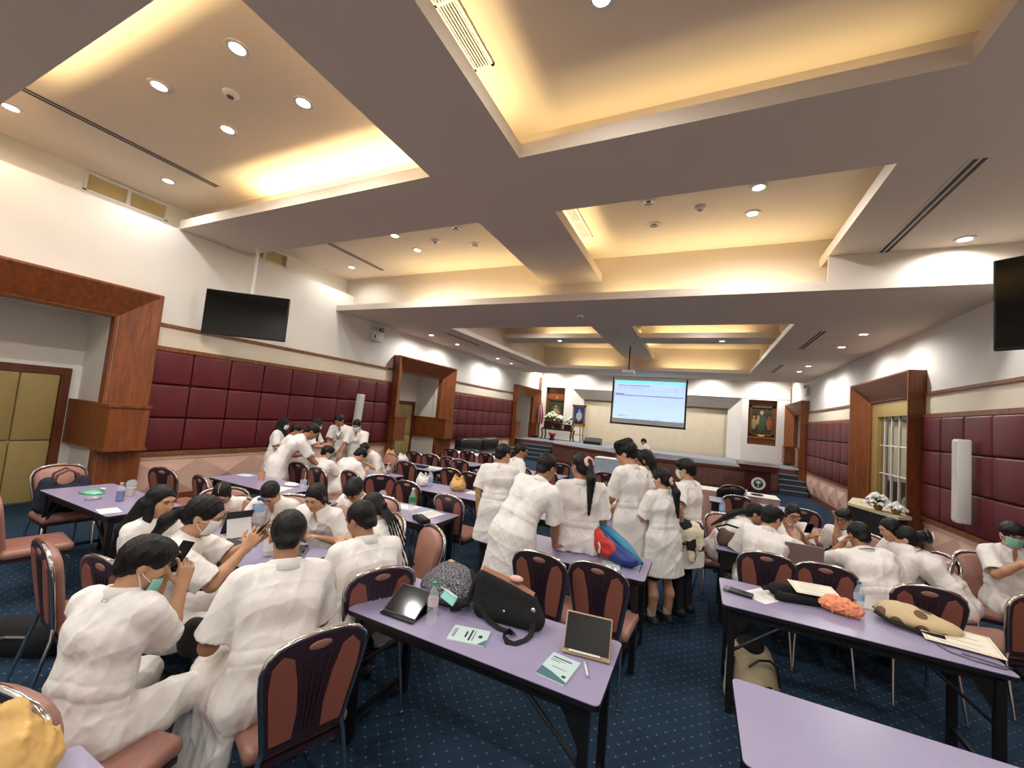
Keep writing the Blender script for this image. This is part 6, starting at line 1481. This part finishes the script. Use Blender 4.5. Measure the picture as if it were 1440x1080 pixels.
    if hs == 'bunclip':
        cl = MB(); c0 = Q(0, -.155, .01)
        for k in range(5):
            a = (k - 2) * .35; cl.tube([c0 + hr * .07 * math.sin(a) * s + hu * .055 * s - hf * .01, c0 + hr * .085 * math.sin(a) * s - hf * .055 * s, c0 + hr * .07 * math.sin(a) * s - hu * .06 * s - hf * .015], .009, 6)
        cl.ell(c0 - hf * .03, (.075, .03, .07), nu=14, nv=8, R=R3)
        cb = cl.build('hair_clip', blackm, root, smooth=True)
        w = MB(); w.tube([c0 - hf * .062 - hr * .03 - hu * .02, c0 - hf * .07 + hu * .035, c0 - hf * .062 + hr * .03 - hu * .02], .006, 6, closed=True); w.build('white_mark', whitep, cb)
    # ---- white coat
    pl_ = p['pose'] == 'stand' or p.get('perch')
    pts = [J['P'] + v for v in (r * .3, -r * .3, f * .35, -f * .3)] + [N + up * .08, J['SL'] - tr * .12, J['SR'] + tr * .12, N - tf * .2, N + tf * .2, J['C'] - tf * .2, J['C'] + tf * .2] + [arms[k][1] + v * .1 for k in 'LR' for v in (u, -u, f, -f, r, -r)]
    hz = .56 * s if p['pose'] == 'stand' else J['P'][2] - .13
    if p['pose'] == 'sit': pts += [J['kneeL'] + f * .05 - r * .1, J['kneeR'] + f * .05 + r * .1]
    pts += [J['P'] * [1, 1, 0] + u * (hz - .03)]
    if p.get('coatdrape'): pts += [J['P'] - f * .12 - r * .3 - u * .42, J['kneeL'] - r * .2 + f * .1 - u * .40]
    D = Field(np.min(pts, 0) - .05, np.max(pts, 0) + .05, vc)
    C, Wp, P = J['C'], J['W'], J['P']
    D.cap(J['SL'] + tr * .02, J['SR'] - tr * .02, .068 * s, k=.05)
    for q in (-1, 1):
        D.cap(N - up * .07 * s + tr * q * .075 * s, C + tr * q * .088 * s - tf * .008, .092 * s, .104 * s, .05)
        D.cap(C + tr * q * .088 * s - tf * .008, Wp + r * q * .07 * s, .104 * s, .10 * s, .05)
        D.cap(Wp + r * q * .07 * s, P + r * q * .09 * s, .10 * s, .118 * s, .05)
    D.cap(N - up * .10 * s + tf * .02, C + tf * .045 * s, .085 * s, .085 * s, .05)
    D.cap(C - tf * .03, N - up * .06 * s - tf * .015, .09 * s, .07 * s, .06)
    D.cap(N - up * .02, N - up * .07 + tr * .0, .075 * s, .09 * s, .05)
    for sd, q in (('L', -1), ('R', 1)):
        S, E, T = arms[sd][:3]; D.cap(S, S + (E - S) * .5, .070 * s, .074 * s, .035); D.cone(S + (E - S) * .2, S + (E - S) * p.get('sleeve', .9), .072 * s, .086 * s, .02)
    if p['pose'] == 'stand':
        for q in (-1, 1):
            D.cap(P + r * q * .085 * s, np.array([P[0] * .5, P[1] * .5, hz]) + r * q * .125 * s - f * .01, .118 * s, .142 * s, .07)
        D.cap(P - f * .02, np.array([P[0] * .5, P[1] * .5, hz]) - f * .07, .12 * s, .12 * s, .07)
    else:
        for sd, q in (('L', -1), ('R', 1)):
            hip, kn = J['hip' + sd], J['knee' + sd]; e = hip + (kn - hip) * (.92 if p.get('white_trousers') or p['res'] else .8)
            D.cap(hip, e, .108 * s, .092 * s, .05)
            D.cap(hip - u * .02 + r * q * .07, hip + (kn - hip) * .5 - u * .05 + r * q * .06, .06, .05, .05)
    if p.get('perch'):
        for q in (-1, 0, 1): D.cap(P - f * .04 + r * q * .1, P - f * .09 + r * q * .15 - u * .075, .10, .05, .06)
        D.halfspace((0, 0, .752), (0, 0, -1))
    if p.get('coatdrape'):
        for k in np.linspace(0, 1, 6): th_ = J['hipL'] + (J['kneeL'] - J['hipL']) * (k * .9 - .1) - r * .07; D.cap(th_, th_ - r * .05 + f * .03 * k - u * (.36 - .04 * math.sin(k * 9)), .045, .034, .05)
    D.wrinkle(.012, 12, len(p['label']) + 3, 3, .6); D.wrinkle(.006, 24, len(p['label']) + 9, 3, .5); D.wrinkle(.0025, 55, len(p['label']) + 5, 3, .8)
    # waist seam with a half belt across the back
    P_ = D.pts(); ax = [(P_[i] - Wp[i]) for i in range(3)]
    hgt = ax[0] * up[0] + ax[1] * up[1] + ax[2] * up[2]; bk = ax[0] * tf[0] + ax[1] * tf[1] + ax[2] * tf[2]
    near = np.exp(-((hgt + .02) / .022) ** 2) * (bk < .02); D.d -= (.004 * near).astype(np.float32)
    seam = np.exp(-((hgt - .012) / .006) ** 2) + np.exp(-((hgt + .052) / .006) ** 2); D.d += (.003 * seam).astype(np.float32)
    sid = ax[0] * tr[0] + ax[1] * tr[1] + ax[2] * tr[2]; D.d += (.0028 * np.exp(-(sid / .006) ** 2) * (bk < .0)).astype(np.float32)
    cN = N + up * .012 * s
    D.cap(N - up * .02, N + up * .10, .058 * s, .062 * s, .006, 's')
    if p.get('vneck'): D.ell(N + tf * .105 * s - up * .05 * s, np.array((.034, .055, .095)) * s, np.array([tr, tf, up]), .01, 's')
    for sd in 'LR':
        S, E, T = arms[sd][:3]; q_ = p.get('sleeve', .9); D.cone(S + (E - S) * (q_ - .14), S + (E - S) * (q_ + .12), .064 * s, .076 * s, .004, 's', True)
    if p['pose'] == 'stand':
        D.halfspace((0, 0, hz), (0, 0, -1)); base = np.array([P[0] * .5, P[1] * .5, hz])
        for q in (-1, 1): D.cap(base + r * q * .1 - u * .02, base + r * q * .085 + u * .1, .112 * s, .07 * s, .03, 's')
    elif not p.get('perch'): D.halfspace((0, 0, hz if not p.get('coatdrape') else .1), (0, 0, -1))
    cobj = field_obj('lab_coat', [D], [coatm, trimm], root, None)
    col = MB(); nn = 22; gap = .34 if p.get('vneck') else .10; vs = []
    for i in range(nn + 1):
        a_ = PI / 2 + gap + (2 * PI - 2 * gap) * i / nn; fr = max(0, math.sin(a_)); bk_ = max(0, -math.sin(a_)); tip = 1 if i in (0, nn) else 0
        d_ = tr * math.cos(a_) + tf * math.sin(a_) * .95; dn_ = -up * (.050 * fr + tip * .018)
        vs += [cN + d_ * .064 * s - up * .012 + dn_, cN + d_ * .066 * s + up * .026 + dn_ * .8, cN + d_ * .071 * s + up * .028 + dn_ * .8, cN + d_ * (.097 + .008 * fr) * s - up * (.014 + .012 * bk_ + tip * .02) + dn_]
    col.add(vs, [(i * 4 + j, i * 4 + j + 1, i * 4 + 5 + j, i * 4 + 4 + j) for i in range(nn) for j in range(3)])
    cc = col.build('collar', coatm, cobj, smooth=True, angle=50); md = cc.modifiers.new('thickness', 'SOLIDIFY'); md.thickness = .006; md.offset = 0
    if p.get('vneck') or p['pose'] == 'stand':
        pk = MB(); a = C + tf * .118 * s + tr * .085 * s
        pk.box(-.04, .04, -.004, .004, -.055, .045, M=Matrix.Translation(a) @ Matrix([[tr[i], tf[i], up[i]] for i in range(3)]).to_4x4()); pk.build('pocket', coatm, cobj)
    if p.get('collarline'):
        pts2 = [cN + (tr * math.cos(a) * .094 + tf * math.sin(a) * .09) * s - up * (.004 + .045 * max(0, math.sin(a)) - .0) for a in np.linspace(PI * .95, PI * 2.05, 14)]
        MB().tube(pts2, .0035, 6).build('collar_stripe', trimm, cobj)
    # ---- trousers / skirt, shoes
    wt = p.get('white_trousers'); tm = whitet if wt else (blackt if p.get('skirt') else navyt)
    pts = [J[k + sd] + v for k in ('hip', 'knee', 'ank') for sd in 'LR' for v in (r * .12, -r * .12, f * .12, -f * .12)] + [J['P'] + u * .1]
    T_ = Field(np.min(pts, 0) - .06, np.max(pts, 0) + .06, max(vc, .012))
    if p.get('skirt'):
        for sd in 'LR': T_.cap(J['hip' + sd], J['knee' + sd] + u * .0, .11 * s, .10 * s, .08)
        T_.halfspace(J['kneeL'], (0, 0, -1)); T_.cap(J['kneeL'] - u * .03, J['kneeR'] - u * .03, .09 * s, k=.02, op='s')
    else:
        for sd in 'LR':
            T_.cap(J['hip' + sd], J['knee' + sd], .088 * s, .068 * s, .02); T_.cap(J['knee' + sd], J['ank' + sd], .068 * s, .052 * s, .03)
        T_.halfspace((0, 0, .06), (0, 0, -1))
    T_.cap(J['hipL'], J['hipR'], .10 * s, k=.04); T_.wrinkle(.005, 22, 4, 3)
    field_obj('skirt' if p.get('skirt') else 'trousers', [T_], tm, root)
    for sd in 'LR':
        a = J['ank' + sd]; a = np.array([a[0], a[1], 0])
        if p.get('skirt'):
            LG = Field(np.minimum(J['knee' + sd], a) - .1, np.maximum(J['knee' + sd], a) + .12, .009); LG.cap(J['knee' + sd] + u * .05, J['knee' + sd], .062 * s, .054 * s, .02); LG.cap(J['knee' + sd], a + u * .30 - f * .015, .052 * s, .056 * s, .02); LG.cap(a + u * .30 - f * .015, a + u * .07, .054 * s, .036, .02)
            field_obj('lower_leg', [LG], skinm, root)
            MB().lathe([(.043, .05), (.041, .10), (.044, .155), (.038, .156)], 14, M=Matrix.Translation(a)).build('sock', sockm, root, smooth=True)
        fo = _n(f + r * (.12 if sd == 'R' else -.12))
        Sh = Field(a - .2 + u * .15, a + .2, .010); Sh.cap(a - fo * .045 + u * .045, a + fo * .14 + u * .032, .044, .036, .01); Sh.cap(a + u * .05, a + u * .085, .045, .04, .03)
        Sh.halfspace((0, 0, .004), (0, 0, -1))
        sm = [shoem, shoew]
        field_obj('shoe', [Sh], sm, root, None, lambda c: (c[:, 2] < .022).astype(int) if (p.get('skirt')) else np.zeros(len(c), int))
    # ---- worn things
    mk = p.get('mask')
    if mk:
        mm = {'white': maskw, 'green': maskg, 'chin': maskg}[mk]
        if mk == 'green' and p['hair'] == 'bowl' and res == 2: mm = maskd
        dz = -.055 if mk == 'chin' else 0
        g = MB(); nu, nv = 13, 8; vs = []
        for i in range(nv + 1):
            for j in range(nu + 1):
                a = (j / nu - .5) * 2.3; zz = .004 - .104 * i / nv + dz; bul = math.sin(PI * min(1, i / nv * .9 + .05)) * .02; pinch = 1 - .10 * (i / nv) ** 2
                vs.append(Q((.070 * pinch) * math.sin(a), .028 + (.072 + bul) * math.cos(a) * pinch - (.01 * i / nv), zz))
        g.add(vs, [(i * (nu + 1) + j, i * (nu + 1) + j + 1, (i + 1) * (nu + 1) + j + 1, (i + 1) * (nu + 1) + j) for i in range(nv) for j in range(nu)])
        mo = g.build('face_mask', mm, root, smooth=True)
        md = mo.modifiers.new('thickness', 'SOLIDIFY'); md.thickness = .004
        for q in (-1, 1):
            st = MB()
            for z in (-.01 + dz, -.08 + dz): st.tube([Q(q * .062, .055, z), Q(q * .080, .02, z * .5 - .01), Q(q * .083, -.012, -.005 + (z + .01) * .2)], .0018, 5)
            st.tube([Q(q * .083, -.012, -.005 + (-.0) * .2), Q(q * .083, -.013, -.02)], .002, 5); st.build('ear_loop', maskw, mo)
    if p.get('glasses'):
        g = MB()
        for q in (-1, 1):
            ring = [Q(q * .033 + .024 * math.cos(a), .108 - .012 * abs(math.cos(a)) * (1 if math.cos(a) * q > 0 else 0), .004 + .019 * math.sin(a)) for a in np.linspace(0, 2 * PI, 14, endpoint=False)]
            g.tube(ring, .0022, 6, closed=True); g.tube([Q(q * .057, .098, .008), Q(q * .079, .06, .010), Q(q * .083, -.01, .004)], .002, 6)
        g.tube([Q(-.01, .109, .008), Q(.01, .109, .008)], .002, 6); go = g.build('glasses', glassm, root)
        for q in (-1, 1):
            ln = MB(); ln.lathe([(.001, 0), (.022, 0)], 14, M=Matrix.Translation(Q(q * .033, .106, .004)) @ (R3.to_4x4() @ Matrix.Rotation(-PI / 2, 4, 'X')), cap=False)
            ln.build('lens', mat('spectacle_lens', (1, 1, 1, 1), .02, trans=1.0, alpha=.25), go)
    if p.get('lanyard'):
        w = .010 if p['lanyard'] == 'thin' else .018
        a = [N - tf * .075 + up * .02, N + tr * .075 - up * .02, C + tr * .075 + tf * .115 * s + up * .06, C + tf * .132 * s - up * .10]
        b = [N - tf * .075 + up * .02, N - tr * .075 - up * .02, C - tr * .075 + tf * .115 * s + up * .06, C + tf * .132 * s - up * .10]
        l = MB(); l.ribbon(a, w, .004, [tf + up, tr + up * .5, tf, tf]); l.ribbon(b, w, .004, [tf + up, -tr + up * .5, tf, tf]); l.build('lanyard', lany, root)
    # ---- held phone: a thing of its own
    if p.get('prop'):
        if p['prop'] == 'phone': c = sum(arms[k][2] + arms[k][3] * .095 for k in 'LR') / 2 + u * .03
        else: c = arms['L'][2] + arms['L'][3] * .09 + u * .02 + f * .015
        th = R_(55); nrm = -f * math.sin(th) + u * math.cos(th)
        if p['prop'] == 'phoneL': nrm = _n(-f + u * .3)
        ydir = _n(np.cross(nrm, r)); M = Matrix.Translation(off + c) @ Matrix([[r[i], ydir[i], nrm[i]] for i in range(3)]).to_4x4()
        o = tag(empty('phone'), PHONE[p['label']], 'phone', 'phones in hands'); o.matrix_world = M
        MB().rbox(-.036, .036, -.075, .075, -.004, .004, .004).build('phone_body', phonem, o); MB().box(-.033, .033, -.071, .071, .004, .0046).build('screen', screenoff, o)
    return root
def short(l): return l
PHONE = {}
for p in PEOPLE:
    l = p['label']
    if p.get('prop'): PHONE[l] = 'phone held by the ' + ' '.join(l.split()[:9])
import time as _t
_t0 = _t.time()
for p in PEOPLE:
    person(p)
    if p.get('seat'):
        put_chair(p['at'][0], p['at'][1], p.get('seatyaw', p['yaw']), 'banquet chair under the ' + p['seat'], top=False)
print('people', round(_t.time() - _t0, 1), 's')
# ================================================================== LIGHT AND CAMERA
def area(name, loc, sx, sy, power, col, rot=(0, 0, 0), spread=180):
    d = bpy.data.lights.new(name, 'AREA'); d.shape = 'RECTANGLE'; d.size = sx; d.size_y = sy; d.energy = power; d.color = col; d.spread = R_(spread)
    o = bpy.data.objects.new(name, d); COL.objects.link(o); o.location = loc; o.rotation_euler = rot; return o
def spot(name, loc, power, col, ang=120, blend=.6, rot=(0, 0, 0), r=.06):
    d = bpy.data.lights.new(name, 'SPOT'); d.energy = power; d.color = col; d.spot_size = R_(ang); d.spot_blend = blend; d.shadow_soft_size = r
    o = bpy.data.objects.new(name, d); COL.objects.link(o); o.location = loc; o.rotation_euler = rot; return o
COOL = (1.0, .995, .975); WARM = (1.0, .78, .42)
KD, KC = 0.315, 0.24
for i, (x, y, z, l) in enumerate(LIT):
    p = (300 if z > 4.3 else 330) * (.5 if x < -7.4 and y < 8 else .6 if -1 < x < 0 else 1)
    spot('downlight_and_fill', (x, y, z - .03), p * KD, COOL if x > -7.4 or y > 2 else (1, .8, .6), 172, .6)
# downlights over the part of the hall behind the viewer
for x, y in ((-5.2, -.9), (-3.9, -.9), (-7.46, -.9), (-.8, -.9), (.5, -.9), (2.8, 3.0), (2.8, 0), (-3.9, -2.2), (.5, -2.2)):
    spot('downlight_and_fill', (x, y, (H1 if x > 1.6 else HC) - .03), 360 * KD, COOL, 172, .6)
for x, y in ((-4.6, 9.6), (0, 9.6), (-4.6, 11.6), (0, 11.6), (-4.6, 14.4), (0, 14.4)): spot('downlight_and_fill', (x, y, HC - .03), 230 * KD, COOL, 172, .6)  # unseen spots added in the rear coffers to brighten the back of the hall
# wall washers hidden above the stage front
for x in (-7.6, -5.9, .4, 2.6): spot('stage_washer', (x, 20.2, 4.8), 1050 * KD, COOL, 140, .8)
for x in (-4.0, -1.5): spot('stage_washer', (x, 19.6, 4.8), 1500 * KD, COOL, 140, .8)
# warm cove tubes laid in the troughs of the coffers
UP = (PI, 0, 0)
def cove(x0, x1, y0, y1, z, p=26):
    area('cove_light', ((x0 + x1) / 2, (y0 + y1) / 2, z), max(.05, abs(x1 - x0)), max(.05, abs(y1 - y0)), p * max(abs(x1 - x0), abs(y1 - y0)) * KC, WARM, UP)
zt = H1 + .06
for i, (x0, x1, y0, y1) in enumerate(CELLS):
    left = i % 2 == 0
    if y0 < 0: continue
    a, b = (x0 + 1.9, x1 - .1) if left else (x0 + .1, x1 - .1)
    if i < 2: cove(a, b, y1 + .14, y1 + .19, zt, 55 if left else 7)
    else: cove(a, b, 7.12, 7.17, H2 + .06, 22)
    if i < 2: cove(a, b, y0 - .19, y0 - .14, zt, 55 if left else 4)
    if left: cove(x1 + .12, x1 + .17, y0 + .2, y1 - .1, zt, 34 if i < 2 else 28)
    else: cove(x0 - .17, x0 - .12, y0 + .1, y1 - .1, zt, 20)
cove(-2.9 + 1.3, .9, .62, .67, zt, 8)
for x0, x1 in ((-5.0, -3.3), (-1.4, 1.1)):
    cove(x0, x1, OY1 + .15, OY1 + .2, H2 + .06, 22); cove(x0 + .1, x1, TY0 + .12, TY0 + .17, zt, 22); cove(x0 + .1, x1, TY1 - .17, TY1 - .12, zt, 12)
for y0, y1 in ((9.0, 12.3), (13.6, 16.2)): cove(-1.95, -1.9, y0, y1, zt, 14); cove(-2.77, -2.72, y0, y1, zt, 14)

wd = bpy.data.worlds.new('world'); SC.world = wd; wd.use_nodes = True
wd.node_tree.nodes['Background'].inputs[0].default_value = (.05, .05, .055, 1); wd.node_tree.nodes['Background'].inputs[1].default_value = .3

cam = bpy.data.cameras.new('camera'); co = bpy.data.objects.new('camera', cam); COL.objects.link(co); SC.camera = co
cam.sensor_width = 36; cam.lens = 567.64 / 1440 * 36; cam.clip_start = .05
Rw = Matrix(((0.90360789, 0.04799245, -0.4256636), (0.4195193, 0.10170165, 0.90203122), (0.08658138, -0.99365663, 0.07176465)))
rx, ry, rz_ = Rw.col[0], Rw.col[1], Rw.col[2]
M4 = Matrix(((rx[0], -ry[0], -rz_[0], 0), (rx[1], -ry[1], -rz_[1], 0), (rx[2], -ry[2], -rz_[2], 2.0), (0, 0, 0, 1)))
co.matrix_world = M4
SC.view_settings.view_transform = 'Standard'; SC.view_settings.look = 'None'; SC.view_settings.gamma = 1; SC.view_settings.exposure = 0.0
try:
    SC.view_settings.use_curve_mapping = False
    SC.cycles.use_denoising = True
    SC.cycles.max_bounces = 7; SC.cycles.diffuse_bounces = 4; SC.cycles.glossy_bounces = 3; SC.cycles.transmission_bounces = 5; SC.cycles.transparent_max_bounces = 6
    SC.cycles.sample_clamp_indirect = 6.0; SC.cycles.caustics_reflective = False; SC.cycles.caustics_refractive = False
except Exception: pass
